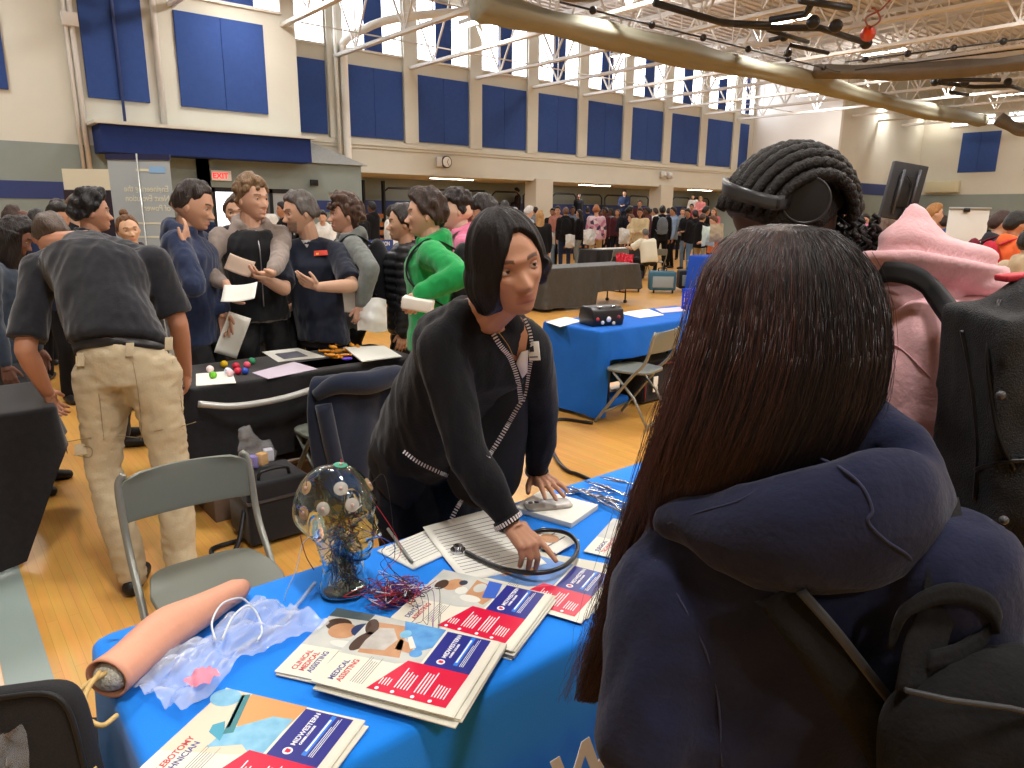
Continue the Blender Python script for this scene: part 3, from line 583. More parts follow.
# ---- phlebotomy training arm
rub = mat('arm_rubber', '#dfa083', .5, bump=(60, .25, .003), mottle=(8, .04), spec=.4); wad = mat('foil_wadding', '#b9b6a8', .5, bump=(160, 1, .006), mottle=(120, .25)); hose = mat('latex_hose', '#cfae6c', .45)
t_ = thing('training_arm', 'flesh coloured rubber phlebotomy training arm on the blue tablecloth', 'training arm', (.33, 1.5, .74))
ax = spline([(.165, 1.385, .785), (.22, 1.43, .786), (.29, 1.483, .788), (.36, 1.52, .783), (.43, 1.56, .775), (.50, 1.60, .768)], 6); n = len(ax)
rr = np.interp(np.linspace(0, 1, n), [0, .12, .3, .45, .6, .8, .93, 1], [.043, .042, .044, .047, .041, .034, .030, .018])
g = G(); rings = []
for i in range(n):
    R = frame(ax[min(i+1, n-1)]-ax[max(i-1, 0)]); an = np.arange(32)*2*PI/32; rings.append(ax[i]+np.stack([np.cos(an)*1.05, np.sin(an)*.93, 0*an], 1)@R.T*rr[i])
inner = [ax[0]+(r-ax[0])*.88 for r in rings[:1]]+[ax[2]+(rings[2]-ax[2])*.85]
g.rings([inner[1], inner[0]]+rings, caps=False); g.Fc.append(tuple(range(g.n-32, g.n))); g.obj('rubber_skin', rub, t_, disp=lambda c: c+np.outer(wavy(c, (35, 35, 35), .0012, 5), [0, 0, 1]))
G().sph(ax[0]+nz(ax[1]-ax[0])*.012, (.036, .036, .03), n=24).obj('wadding', wad, t_, disp=lambda c: c+getn_noise(c)) if 0 else G().sph(ax[0]+nz(ax[1]-ax[0])*.02, (.036, .036, .03), n=32).obj('wadding', wad, t_)
e = ax[0]-nz(ax[1]-ax[0])*.012
for k, pts in enumerate(([e+A3(.01, 0, .02), e+A3(-.035, -.01, .01), e+A3(-.045, -.04, -.01), e+A3(-.02, -.075, -.033), e+A3(.01, -.06, -.036)], [e+A3(.0, .005, .022), e+A3(-.03, -.03, .012), e+A3(-.04, -.07, -.012), e+A3(-.05, -.13, -.03), e+A3(-.045, -.2, -.05), e+A3(-.03, -.26, -.12)])):
    G().tube(spline(pts, 8), .0048, 10).obj('tubing', hose, t_)
# ---- plastic bag with red label on the table
bm_ = crumple('plastic_bag', None, None, P(228, 652, z=.747), nz(A3(.9, .30, 0)), nz(A3(-.3, .9, 0)), .36, .18, plas2, amp=.013, seed=11, nx=60, ny=44, puff=.025, edge=.5)
tag(bm_, 'crumpled clear plastic bag with a pink label lying by the rubber arm', 'plastic bag')
lb = P(203, 680, z=.775); crumple('label', None, None, lb, nz(A3(.9, .3, 0)), nz(A3(-.3, .9, 0)), .055, .045, mat('pink_label', '#e9808a', .5, alpha=.8), amp=.004, seed=2, nx=10, ny=10, puff=.005, parent=bm_)
for k, pts in enumerate(([(222, 640), (232, 618), (246, 606), (256, 612), (262, 630), (258, 640)], [(215, 640), (212, 622), (222, 604), (240, 598), (250, 604)])):
    G().tube(spline([P(u, v, z=.80+.02*math.sin(i)) for i, (u, v) in enumerate(pts)], 6), .0022, 6).obj('drawstring', mat('drawstring', '#dfe6ee', .3), bm_)
# syringe / clear tube by the head
o = G().tube([P(238, 650, z=.75), P(285, 620, z=.75), P(315, 583, z=.76)], .005, 8).obj('clear_tube', mat('clear_tube', '#b9cdea', .2, alpha=.6)); tag(o, 'stiff clear plastic tube leaning against the glass head', 'tube')
# ---- stethoscope
t_ = thing('stethoscope', 'black stethoscope looped across the papers', 'stethoscope', (1.15, 1.4, .75)); rubb = mat('black_rubber', '#15161a', .3, spec=.6); chrome = mat('chrome', '#c9ccd2', .18, metal=1)
G().tube(spline([P(u, v, z=z) for u, v, z in ((466, 552, .757), (482, 560, .757), (505, 569, .76), (535, 573, .775), (560, 568, .775), (575, 556, .77), (577, 543, .768), (566, 533, .766), (545, 530, .764), (525, 534, .76), (500, 530, .76))], 8), .0062, 10).obj('tubing', rubb, t_)
h_ = P(458, 552, z=.748); G().cone(h_, h_+A3(0, 0, .009), .022, .021, 28).cone(h_+A3(0, 0, .009), h_+A3(0, 0, .02), .009, .013, 20).obj('chest_piece', chrome, t_, flat_angle=40)
# ---- glass mannequin head comes in the people part (needs the head shape)
# ---- haemostats
def clamp(a_, b_, label, w=.03, flip=0):
    a_, b_ = np.array(a_), np.array(b_); d = nz(b_-a_); L_ = np.linalg.norm(b_-a_); s = nz(np.cross(A3(0, 0, 1), d)); t_ = thing('haemostat', label, 'surgical clamp', tuple(a_))
    at = lambda f, k, z=0: a_+d*L_*f+s*k+A3(0, 0, z)
    for q_ in (-1, 1):
        g = G().tube([at(.18, q_*w*.55), at(.45, q_*w*.35, .002*q_), at(.68, -q_*.0, .003*q_), at(.85, -q_*.005, .002*q_), at(1, -q_*.001)], [.0026, .003, .0042, .003, .0014], 8)
        c_ = at(.09, q_*w*.62); g.tube([c_+d*.017*math.cos(x)+s*.012*math.sin(x) for x in np.arange(16)*2*PI/16], .0024, 6, closed=True); g.obj('arm', chrome, t_)
    G().cone(at(.68, 0, -.005), at(.68, 0, .007), .005, .005, 12).obj('pivot', chrome, t_)
zz = .748
for i, (p, q, l) in enumerate((((612, 489), (560, 494), 'steel clamp with its tips nearest the presenter\'s flat hand'), ((660, 506), (585, 481), 'steel clamp with curved tip highest in the pile'), ((655, 520), (572, 488), 'steel clamp lying across the middle of the pile'), ((610, 501), (566, 487), 'short steel clamp with its rings in the middle of the pile'), ((668, 492), (600, 477), 'long steel clamp along the back edge of the table'), ((584, 487), (640, 524), 'steel clamp pointing at the pale brochure'), ((662, 512), (598, 497), 'steel clamp half hidden by the long hair'))):
    clamp(P(*p, z=zz+.003*i), P(*q, z=zz+.003*i), l, .03)
# small things under the typed sheet
o = G().tube(spline([P(455+8*i, 566+3*math.sin(i*2), z=.747) for i in range(8)], 4), .0018, 5).obj('wire_coil', mat('purple_wire', '#7c6bb0', .4)); tag(o, 'thin purple coil of wire below the stethoscope', 'wire')
# ================================================================== BLACK TABLE THINGS
balls = [((210, 369), '#efd9d6', 'pale pink'), ((224, 364), '#f0c419', 'yellow'), ((228, 371), '#d8dcec', 'pale lilac'), ((236, 366), '#c92238', 'crimson'), ((213, 375), '#6fc22c', 'lime green'), ((230, 373), '#f1c9cf', 'blush'), ((247, 365), '#e0566e', 'rose red'), ((245, 371), '#2b4fae', 'royal blue'), ((252, 361), '#39a06e', 'green and white'), ((238, 371), '#d7314a', 'bright red')]
for i, (p, c, n_) in enumerate(balls):
    o = G().sph(A3(0, 0, 0), .021, n=20).obj('ball', mat('ball_'+c[1:], c, .45)); o.location = P(*p, z=.762); tag(o, n_+' little ball in the heap on the black table', 'ball', 'coloured balls on the black table')
def flat(name, label, cat, pts, z, m, th=.002):
    q = [P(u, v, z=z)[:2] for u, v in pts]; o = G().prism([tuple(p) for p in q][::-1], z-.001, z+th).obj(name, m, smooth=False, origin=(q[0][0], q[0][1], z)); return tag(o, label, cat)
flat('paper_sheet', 'printed white handout under the coloured balls', 'paper', [(196, 374), (232, 371), (236, 383), (196, 386)], .742, paper)
flat('paper_sheet', 'white handout with grey print at the back of the black table', 'paper', [(262, 352), (298, 348), (326, 357), (278, 362)], .742, paper); flat('print_block', 'grey printed block on the white handout at the back of the black table', 'print', [(275, 354), (297, 351), (308, 356), (284, 359)], .7455, inkg, .0005)
flat('paper_sheet', 'pale mauve printed flyer at the front of the black table', 'paper', [(252, 373), (294, 362), (318, 369), (268, 379)], .742, mat('mauve_paper', '#c9bccb', .6))
for i in range(5): flat('paper_sheet', 'white handout in the thick stack at the right end of the black table', 'paper', [(343+i*.4, 348), (384, 346), (402-i*.5, 357), (362, 362)], .743+.006*i, paper, .005)['group'] = 'stacked handouts on the black table'
oran = mat('orange_wrap', '#d98a1c', .4, spec=.6); rg = np.random.default_rng(5)
for i in range(11):
    p = P(*[(326, 351), (333, 347), (341, 344), (347, 350), (338, 351), (331, 355), (352, 345), (345, 355), (358, 347), (336, 357), (350, 349)][i], z=.755+.006*(i % 3)); R = rz(rg.uniform(0, 3))@rx(rg.uniform(-.3, .3))
    o = G().sph((0, 0, 0), (.034, .02, .011), n=12).cone((.03, 0, 0), (.048, 0, 0), .004, .012, 8).cone((-.03, 0, 0), (-.048, 0, 0), .004, .012, 8).xf(R).obj('wrapped_sweet', oran); o.location = p; tag(o, 'orange wrapped sweet in the pile on the black table', 'sweet', 'orange wrapped sweets on the black table')
o = G().cone((0, 0, 0), (0, 0, .006), .033, .033, 24).obj('badge', mat('violet_badge', '#6a4fd0', .4), flat_angle=40); o.location = P(347, 359, z=.745); tag(o, 'round violet badge beside the orange sweets', 'badge')
# ---- navy coat over the chair
coatm = fabric('navy_coat', '#1c2436', .7)
C0 = A3(1.70, 3.36, 0); rows = []
for j, (z, w, yy) in enumerate(((.76, .17, -.0), (.805, .2, -.02), (.80, .23, -.06), (.74, .25, -.085), (.62, .26, -.1), (.48, .25, -.11), (.34, .24, -.12), (.22, .21, -.12), (.12, .17, -.11))):
    rows.append([C0+A3(w*u, yy+.04*abs(u)**2+.012*math.sin(u*9+j)+(.02 if j > 2 else 0)*math.sin(u*4), z+.02*math.cos(u*7)*(j > 6)) for u in np.linspace(-1.1, 1.1, 29)])
t_ = thing('winter_coat', 'navy hooded winter coat hung over a folding chair', 'coat', (1.70, 3.3, .1))
G().grid(rows).obj('coat_body', coatm, t_, solid=.03, subsurf=1)
G().tube(spline([C0+A3(-.24, -.06, .74), C0+A3(-.15, -.13, .80), C0+A3(.02, -.16, .79), C0+A3(.2, -.12, .8), C0+A3(.26, -.03, .74)], 8), [.03+.03*math.sin(PI*i/32) for i in range(33)], 12).obj('hood', coatm, t_)
for sx in (-1, 1): G().tube(spline([C0+A3(sx*.22, -.10, .7), C0+A3(sx*.2, -.125, .5), C0+A3(sx*.17, -.13, .3), C0+A3(sx*.15, -.12, .18)], 6), [.042]*18+[.03], 12).obj('sleeve', coatm, t_)
# pale rail of the chair behind
o = G().tube(spline([P(198, 404, t=3.76), P(235, 406, t=3.70), P(280, 399, t=3.68), P(317, 388, t=3.7)], 8), .018, 12).obj('metal_rail', mat('pale_rail', '#b8b9b5', .4, metal=.4)); tag(o, 'pale metal rail in front of the black table', 'rail')
# ---- black case, bag on it, strap
t_ = thing('equipment_case', 'black soft equipment case standing on the floor under the black table', 'case', (1.45, 3.4, 0))
G().bb(1.08, 1.40, 3.30, 3.60, .02, .34).obj('case_body', fabric('case_black', '#1a1a1e', 1), t_, bevel=.02); G().bb(1.075, 1.405, 3.295, 3.605, .24, .255).obj('zip', mat('zip_grey', '#3a3a3e', .5), t_, smooth=False)
G().tube(spline([(1.16, 3.36, .34), (1.18, 3.36, .38), (1.30, 3.36, .38), (1.32, 3.36, .34)], 6), .009, 8).obj('handle', black, t_)
G().tube(spline([(1.08, 3.36, .2), (1.0, 3.28, .05), (.92, 3.3, .015), (.93, 3.42, .015), (1.08, 3.44, .012)], 8), .012, 8).obj('strap', black, t_)
t_ = thing('clear_bag', 'clear plastic bag of odds and ends on top of the black equipment case', 'plastic bag', (1.36, 3.5, .34))
G().sph((1.22, 3.52, .41), (.1, .07, .08), n=24).cone((1.19, 3.52, .45), (1.16, 3.51, .58), .06, .03, 16).obj('bag_film', plas, t_, vox=.008, sm=4, disp=lambda c: c+wavy(c, (60, 60, 60), .006, 3)[:, None]*A3(1, 1, .5))
for i, c in enumerate(('#c05a78', '#7e6fc0', '#d9a24a', '#c9c9d4')): G().box((1.16+.04*i, 3.51+.012*(i % 2), .375+.01*i), (.045, .05, .06), rz(i)).obj('packet', mat('packet_'+c[1:], c, .5), t_, bevel=.004)
t_ = thing('cardboard_box', 'open box of supplies under the black table', 'box', (1.3, 3.8, 0)); G().bb(1.05, 1.75, 3.75, 4.1, 0, .25).obj('box_body', mat('box_brown', '#6d5d52', .8), t_, bevel=.004); G().box((1.5, 3.72, .26), (.2, .16, .01), rx(-.5)).obj('flap', mat('box_flap', '#8c7a6c', .8), t_)
# ---- things on the second blue table
t_ = thing('scanner_case', 'black case with round stickers on the darker blue table', 'case', (4.5, 4.15, .74))
M_ = mx(A3(.97, -.22, 0), A3(.22, .97, 0), A3(0, 0, 1), P(601, 324, z=.742)); pf = [(-.1, 0), (.1, 0), (.115, .06), (.1, .13), (.06, .155), (-.06, .155), (-.1, .13), (-.115, .06)]
Mr = mx(M_[:3, 1], A3(0, 0, 1), M_[:3, 0], M_[:3, 3]); G().prism(pf, -.155, .155, Mr).obj('case_body', mat('case_gloss', '#202024', .35), t_, bevel=.008)
for i, (x, z, c) in enumerate(((-.11, .06, '#c03a3a'), (-.0, .055, '#e8e4ee'), (.1, .07, '#8a3040'), (.05, .02, '#d8d0c0'), (-.06, .03, '#dfe0e8'))):
    c_ = M_[:3, :3]@A3(x, -.112, z)+M_[:3, 3]; R = M_[:3, :3]@rx(PI/2); G().cone(c_, c_+R@A3(0, 0, .004), .024 if i == 1 else .017, .022 if i == 1 else .016, 16).obj('sticker', mat('sticker_'+c[1:], c, .5), t_)
for sx in (-.07, .07): c_ = M_[:3, :3]@A3(sx, -.07, .155)+M_[:3, 3]; G().box(c_, (.03, .02, .01), M_[:3, :3]).obj('latch', chrome, t_)
flat('paper_sheet', 'white sheet at the left corner of the darker blue table', 'paper', [(546, 322), (566, 317), (583, 321), (560, 327)], .743, paper)
flat('paper_sheet', 'white sheets right of the stickered case', 'paper', [(618, 313), (648, 309), (664, 315), (640, 318)], .743, paper); flat('paper_sheet', 'lilac edged flyer by the blue basket', 'paper', [(655, 309), (680, 307), (686, 311), (662, 313)], .743, mat('mauve_paper', '#c9bccb', .6))
t_ = thing('basket', 'bright blue plastic basket on the darker blue table', 'basket', P(702, 308, z=.74)); b0 = P(700, 309, z=.742); bk = mat('basket_blue', '#2b4fd0', .4)
g = G(); w_, d_, h_ = .15, .1, .2
for k in range(7):
    for (x, y) in ((-w_+k*w_/3, -d_), (-w_+k*w_/3, d_)): g.box(b0+A3(x, y, h_/2), (.022, .006, h_))
    for (x, y) in ((-w_, -d_+k*d_/3), (w_, -d_+k*d_/3)): g.box(b0+A3(x, y, h_/2), (.006, .022, h_))
g.obj('lattice', bk, t_, smooth=False); g = G().bb(b0[0]-w_, b0[0]+w_, b0[1]-d_, b0[1]+d_, b0[2], b0[2]+.01)
for zz_ in (.06, .12, .19): g.tube([b0+A3(x, y, zz_) for x, y in ((-w_, -d_), (w_, -d_), (w_, d_), (-w_, d_))], .009, 4, closed=True, sq=True)
g.obj('rim', bk, t_, smooth=False)
# bags under the second table
t_ = thing('shoulder_bag', 'black bag with a red zip and white tag under the darker blue table', 'bag', (5.1, 4.1, 0))
G().bb(4.75, 5.35, 3.9, 4.2, .01, .38).obj('bag_body', fabric('bag_black', '#1b191c', 1), t_, bevel=.05); G().tube(spline([(4.76, 3.885, .05), (4.78, 3.88, .3), (5.0, 3.875, .36), (5.3, 3.88, .33)], 6), .008, 6).obj('zip', mat('zip_red', '#7c2a2e', .5), t_); G().bb(4.84, 4.9, 3.86, 3.87, .12, .26).obj('tag', paper, t_, bevel=.004)
o = G().bb(4.3, 4.7, 4.0, 4.2, .005, .09).obj('folded_cloth', blued2, bevel=.03); tag(o, 'folded blue cloth on the floor under the darker blue table', 'cloth')
# floor cable
o = G().tube(spline([(4.0, 3.78, .012)]+[P(u, v, z=.012) for u, v in ((556, 420), (551, 440), (556, 458), (568, 471), (590, 480))]+[(2.9, 1.9, .012)], 8), .014, 8).obj('floor_cable', rubb); tag(o, 'thick black cable curving over the floor behind the presenter', 'cable')
# wheeled cases in the distance
def roller(loc, a, label, col):
    t_ = thing('wheeled_case', label, 'suitcase', (0, 0, 0)); G().bb(-.28, .28, -.17, .17, .06, .46).obj('case_body', mat('case_'+col[1:], col, .6), t_, bevel=.04); G().bb(-.22, .22, -.185, -.16, .12, .36).obj('pocket', mat('case_pocket', '#8f9aa0', .7), t_, bevel=.012)
    G().tube(spline([(-.08, 0, .46), (-.08, 0, .52), (.08, 0, .52), (.08, 0, .46)], 4), .01, 6).obj('handle', black, t_)
    for sx in (-.2, .2): G().cone((sx, -.13, .05), (sx+.03, -.13, .05), .05, .05, 14).obj('wheel', black, t_)
    t_.location = loc; t_.rotation_euler = (0, 0, a)
roller((12.3, 9.75, 0), -.75, 'blue grey wheeled case on the floor near the royal blue cloth', '#2f6078'); roller((11.9, 10.35, 0), -.75, 'dark wheeled case by the chair of the man in the white polo', '#25282c'); roller((13.1, 9.6, 0), -.7, 'black wheeled case behind the blue grey one', '#17181c')
# ================================================================== BANNERS, SIGNS, SCREENS
def P3(u, v, d): return P(u, v, d=d)
c = P3(138, 157, 6.8); Xb = nz(A3(.80, -.60, 0)); t_ = thing('banner_stand', 'grey roll-up banner seen from behind with mirrored lettering', 'banner', (c[0], c[1], 0)); Yb = np.cross(A3(0, 0, 1), Xb)
zt_ = c[2]; Mb = mx(-Xb, A3(0, 0, 1), -Yb, (c[0], c[1], 0)); bann = mat('banner_grey', '#a9b0b2', .6)
G().box((c[0], c[1], zt_/2+.03), (.58, .006, zt_-.06), np.array([Xb, Yb, [0, 0, 1]]).T).obj('banner_sheet', bann, t_, smooth=False)
G().box((c[0], c[1], zt_), (.60, .03, .05), np.array([Xb, Yb, [0, 0, 1]]).T).obj('top_rail', mat('rail_navy', '#23264a', .5), t_, smooth=False); G().box((c[0], c[1], .05), (.62, .2, .09), np.array([Xb, Yb, [0, 0, 1]]).T).obj('base', darkm, t_, bevel=.01)
G().cone(c-Yb*.03-A3(0, 0, c[2]-.05), c-Yb*.03+A3(0, 0, .03), .009, .007, 8).obj('pole', mat('pole_pale', '#cfd2d0', .3, metal=.6), t_)
tm = mat('banner_lettering', '#dcd9c0', .6); tb = mat('banner_logo_blue', '#8fb6dc', .6); Mt = Matrix(Mb.tolist())
for i, s in enumerate(('Engineering the', 'Next Evolution', 'of Power')): text(s, 'lettering', .082, tm, t_, Mt@Matrix.Translation((-.26, zt_-.32-.09*i, .006)), bold=.001, scale_x=.83)
G().box(c+Xb*.17-A3(0, 0, .115)-Yb*.006, (.15, .002, .06), np.array([Xb, Yb, [0, 0, 1]]).T).obj('logo', tb, t_, smooth=False); G().box(c+Xb*.03-A3(0, 0, .12)-Yb*.006, (.12, .002, .025), np.array([Xb, Yb, [0, 0, 1]]).T).obj('logo', tm, t_, smooth=False)
for k in range(5): G().box(c+Xb*(.0)-A3(0, 0, .62+.13*k)-Yb*.005, (.44-.05*(k % 2), .002, .018), np.array([Xb, Yb, [0, 0, 1]]).T).obj('text_line', tm, t_, smooth=False)
c = P3(88, 169, 8.4); t_ = thing('display_board', 'cream topped dark display board behind the students at the left', 'display board', (c[0], c[1], 0)); Rb = np.array([Xb, Yb, [0, 0, 1]]).T
G().box((c[0], c[1], c[2]-.12), (.6, .02, .24), Rb).obj('header', mat('header_cream', '#e2dcc4', .6), t_, smooth=False); G().box((c[0], c[1], (c[2]-.24)/2), (.62, .03, c[2]-.24), Rb).obj('panel', mat('panel_dark', '#2c2430', .7), t_, smooth=False)
# union sign on its table
t_ = thing('table_sign', 'blue sign with white and orange lettering on a far table', 'sign', (5.3, 9.95, .75)); Ms = Matrix.Translation((5.03, 9.92, .76))@Matrix.Rotation(math.pi/2, 4, 'X')
G().bb(4.98, 5.82, 9.93, 9.95, .75, 1.22).obj('panel', mat('sign_blue', '#27407e', .5), t_, smooth=False)
for i, (s, m) in enumerate((('INTERNATIONAL UNION', inkw), ('OF OPERATING', inkw), ('ENGINEERS', inkw), ('LOCAL', mat('sign_orange', '#f0843c', .5)))): text(s, 'lettering', .088, m, t_, Ms@Matrix.Translation((.04+.03*i, .37-.105*i, .0)), bold=.001, scale_x=.85 if i else .68)
flat_ = G().bb(4.8, 6.2, 9.93, 10.3, .742, .75).obj('table_runner', paper, smooth=False); tag(flat_, 'white strip of papers in front of the union sign', 'paper')
# TV on stand, flip chart
c = P3(903, 192, 7.0); X2 = nz(A3(.80, -.6, 0)); Y2 = np.cross(A3(0, 0, 1), X2); X2t = nz(X2+A3(0, 0, -.15)); R2 = np.array([X2t, Y2, np.cross(X2t, Y2)]).T
t_ = thing('television', 'black television seen from behind on a tall stand', 'television', (c[0], c[1], 0)); tvm = mat('tv_black', '#2b2c30', .5)
G().box(c, (.35, .06, .54), R2).obj('screen_back', tvm, t_, bevel=.01); G().box(c-Y2*.04, (.20, .03, .30), R2).obj('mount_plate', black, t_, bevel=.005)
for sx in (-.08, .08): G().box(c-Y2*.06+X2*sx, (.02, .02, .42), R2).obj('mount_bar', mat('mount_steel', '#55575c', .4, metal=.5), t_)
G().tube(spline([c-Y2*.07+A3(-.05, 0, .15), c-Y2*.1+A3(.05, 0, .05), c-Y2*.1+A3(.0, 0, -.15), c-Y2*.07+A3(.02, 0, -.3)], 6), .006, 6).obj('cord', black, t_)
G().tube([(c[0], c[1], .05), (c[0], c[1], c[2])], .03, 10).obj('pole', black, t_); G().box((c[0], c[1], .04), (.6, .5, .05), R2).obj('base', black, t_, bevel=.01)
o = G().box(c+X2*.06-A3(0, 0, .22)-Y2*.12, (.2, .1, .1), R2).obj('video_camera', black, bevel=.01); tag(o, 'small black device clamped under the television', 'device')
c = P3(966, 232, 9.0); t_ = thing('whiteboard', 'white flip chart board on an easel beyond the pink hood', 'whiteboard', (c[0], c[1], 0)); X3 = nz(A3(.75, -.66, 0)); Y3 = np.cross(A3(0, 0, 1), X3); R3 = np.array([X3, Y3, [0, 0, 1]]).T
G().box(c, (.50, .02, .60), R3).obj('board', mat('board_white', '#dfe2e2', .4), t_, bevel=.004); G().box(c+A3(0, 0, .29)-Y3*.015, (.52, .02, .03), R3).obj('clamp_rail', mat('clamp_grey', '#9a9d9c', .4), t_); G().box(c+A3(0, 0, .27)-Y3*.03-X3*.05, (.07, .03, .05), R3).obj('clip', black, t_)
for sx in (-.24, .24, 0): G().tube([c+X3*sx+Y3*(.02 if sx else .5)-A3(0, 0, c[2]), c+X3*sx*.8+A3(0, 0, .2)+Y3*.02], .012, 8).obj('leg', darkm, t_)
# ================================================================== WALL THINGS
t_ = thing('exit_sign', 'red and white exit sign above the doors under the awning', 'sign', (5.68, 17.3, 2.42)); bx('housing', white, t_, 5.46, 5.9, 17.28, 17.34, 2.30, 2.52); text('EXIT', 'lettering', .17, mat('exit_red', '#e8303c', .4, emit=('#ff2a30', 2)), t_, Matrix.Translation((5.48, 17.275, 2.345))@Matrix.Rotation(PI/2, 4, 'X'), bold=.004)
t_ = thing('wall_clock', 'round wall clock under the third wide panel', 'clock', (13.7, 19.95, 3.1)); c = P(446, 162, t=19.95); R = rx(PI/2); G().cone(c, c+A3(0, -.06, 0), .19, .19, 28).obj('rim', darkm, t_, flat_angle=40); G().cone(c+A3(0, -.06, 0), c+A3(0, -.065, 0), .16, .16, 28).obj('dial', white, t_, flat_angle=40)
for a_, l_ in ((.6, .1), (2.6, .14)): G().tube([c+A3(0, -.07, 0), c+A3(l_*math.sin(a_), -.07, l_*math.cos(a_))], .008, 4).obj('hand', black, t_)
def tagx(o, *a): return tag(o, *a)
c = P(439, 162, t=19.95); tag(G().box(c, (.2, .08, .3)).obj('speaker_box', offw, bevel=.01), 'small cream box beside the wall clock', 'box')
for i, dx in enumerate((0, .45)): c = P(663, 175, t=19.9)+A3(dx, 0, 0); tag(G().box(c, (.22, .16, .26)).sph(c-A3(0, .1, .02), .07, n=12).obj('emergency_light', offw), ['left', 'right'][i]+'-hand emergency light head above the second pier', 'lamp')
g = G().tube(spline([(10.15, 19.75, 2.8), (10.15, 19.75, 5.9), (10.15, 19.7, 6.25), (10.4, 19.2, 6.5), (11.2, 18.2, 6.8), (13.5, 16, 7.0)], 8), .11, 14); tag(g.obj('drain_pipe', white), 'fat white pipe rising by the panels then bending along the roof', 'pipe')
tag(G().tube([(9.93, 19.8, 2.8), (9.93, 19.8, 8)], .05, 10).obj('drain_pipe', white), 'thin white pipe beside the fat one', 'pipe')
for i, (x, r_) in enumerate(((2.95, .035), (3.06, .05))): tag(G().tube([(x, 17.42, 1.9), (x, 17.42, 8)], r_, 10).obj('conduit', offw), ['thinner', 'thicker'][i]+' cream conduit left of the awning', 'conduit')
tag(G().bb(2.88, 3.16, 17.3, 17.46, 5.15, 5.4).obj('junction_box', offw, bevel=.01), 'cream junction box on the conduits at upper left', 'box')
tag(G().tube([(3.82, 17.4, 3.4), (3.82, 17.4, 8)], .03, 8).obj('conduit', mat('conduit_blue', '#3a4a80', .5)), 'blue conduit running down the middle of a panel', 'conduit'); tag(G().tube([(4.6, 17.42, 3.4), (4.6, 17.42, 8)], .06, 10).obj('conduit', offw), 'cream conduit between the two big panels above the awning', 'conduit')
tag(G().box((SE-.15, 14.5, 3.1), (.3, 1.5, .55)).obj('wall_air_conditioner', mat('ac_cream', '#d9d3b4', .5), bevel=.03), 'long cream air conditioner on the end wall', 'air conditioner')
for i, (x0, x1) in enumerate(((8.3, 8.9), (9.4, 10))): pass
for i, x in enumerate((9.8, 10.35)): tag(G().bb(x, x+.42, 22.9, 22.93, 1.6, 2.0).obj('notice', paper, smooth=False), ['left', 'right'][i]+'-hand white notice on the blue stripe of the alcove', 'notice')
tag(G().bb(6.85+1, 7.05+1, 17.3, 17.36, 2.25, 2.4).obj('security_camera', black, bevel=.01), 'small dark camera above the door frame', 'camera')
for i, x in enumerate((17.1, 0)):
    if x: t_ = thing('vent_louvre', 'grey louvred vent high on the white return wall', 'vent', (S1-.02, 18.4, 4.2)); bx('louvre', mat('louvre_grey', '#a8a4a2', .5), t_, S1-.05, S1-.01, 17.95, 18.5, 3.9, 4.5); bx('louvre', mat('louvre_grey'), t_, S1-.05, S1-.01, 18.55, 19.1, 3.9, 4.5)
# bleachers in the alcove with rails
wood = mat('bleacher_wood', '#a5673a', .5); t_ = thing('bleacher', 'folding bleacher with blue face filling the wall alcove', 'bleacher', (20, 22, 0))
for k in range(4): bx('seat_board', wood if k else wood, t_, 12.2, 31.2, 21.3+.4*k, 21.66+.4*k, .3*(k+1)-.05, .3*(k+1)); bx('riser', mat('riser_blue', '#2c3f80', .6), t_, 12.2, 31.2, 21.62+.4*k, 21.66+.4*k, .3*k, .3*(k+1)-.05)
st = thing('bleacher_stack', 'stack of folded wooden bleacher boards beside the notices', 'bleacher', (12, 21, 0))
for k in range(6): bx('board', wood, st, 11.25, 11.95, 20.9, 21.6, .12+.26*k, .27+.26*k)
for k in range(2): bx('upright', black, st, 11.2+.72*k, 11.26+.72*k, 20.85, 21.0, 0, 2.6)
r0 = None
for k in range(12):
    x = 12.5+1.55*k; pts = [(x+.05, 21.9, .95), (x+.05, 21.9, 2.3), (x+.2, 21.9, 2.42), (x+1.25, 21.9, 2.42), (x+1.4, 21.9, 2.3), (x+1.4, 21.9, .95)]
    if r0 is None: r0 = thing('guard_rail', 'black looped guard rail section above the bleacher', 'rail', (x, 21.9, .95), group='black guard rails above the bleacher'); G().tube(pts, .035, 8).obj('loop', black, r0); r0['label'] = 'black looped guard rail section, one of the identical row above the bleacher'
    else: dup(r0, (x, 21.9, .95))
for i, x in enumerate((14.5, 21.5, 28.5)):
    t_ = thing('alcove_fill_light', ['nearest', 'middle', 'farthest'][i]+' added fill light under the ceiling of the bleacher alcove', 'ceiling lamp', (x, 20.7, 2.7)); bx('housing', offw, t_, x-.9, x+.9, 20.6, 20.8, 2.74, 2.78); bx('tubes', tube_m, t_, x-.85, x+.85, 20.63, 20.77, 2.73, 2.74)  # strips added as fill to brighten the alcove, no known fixture
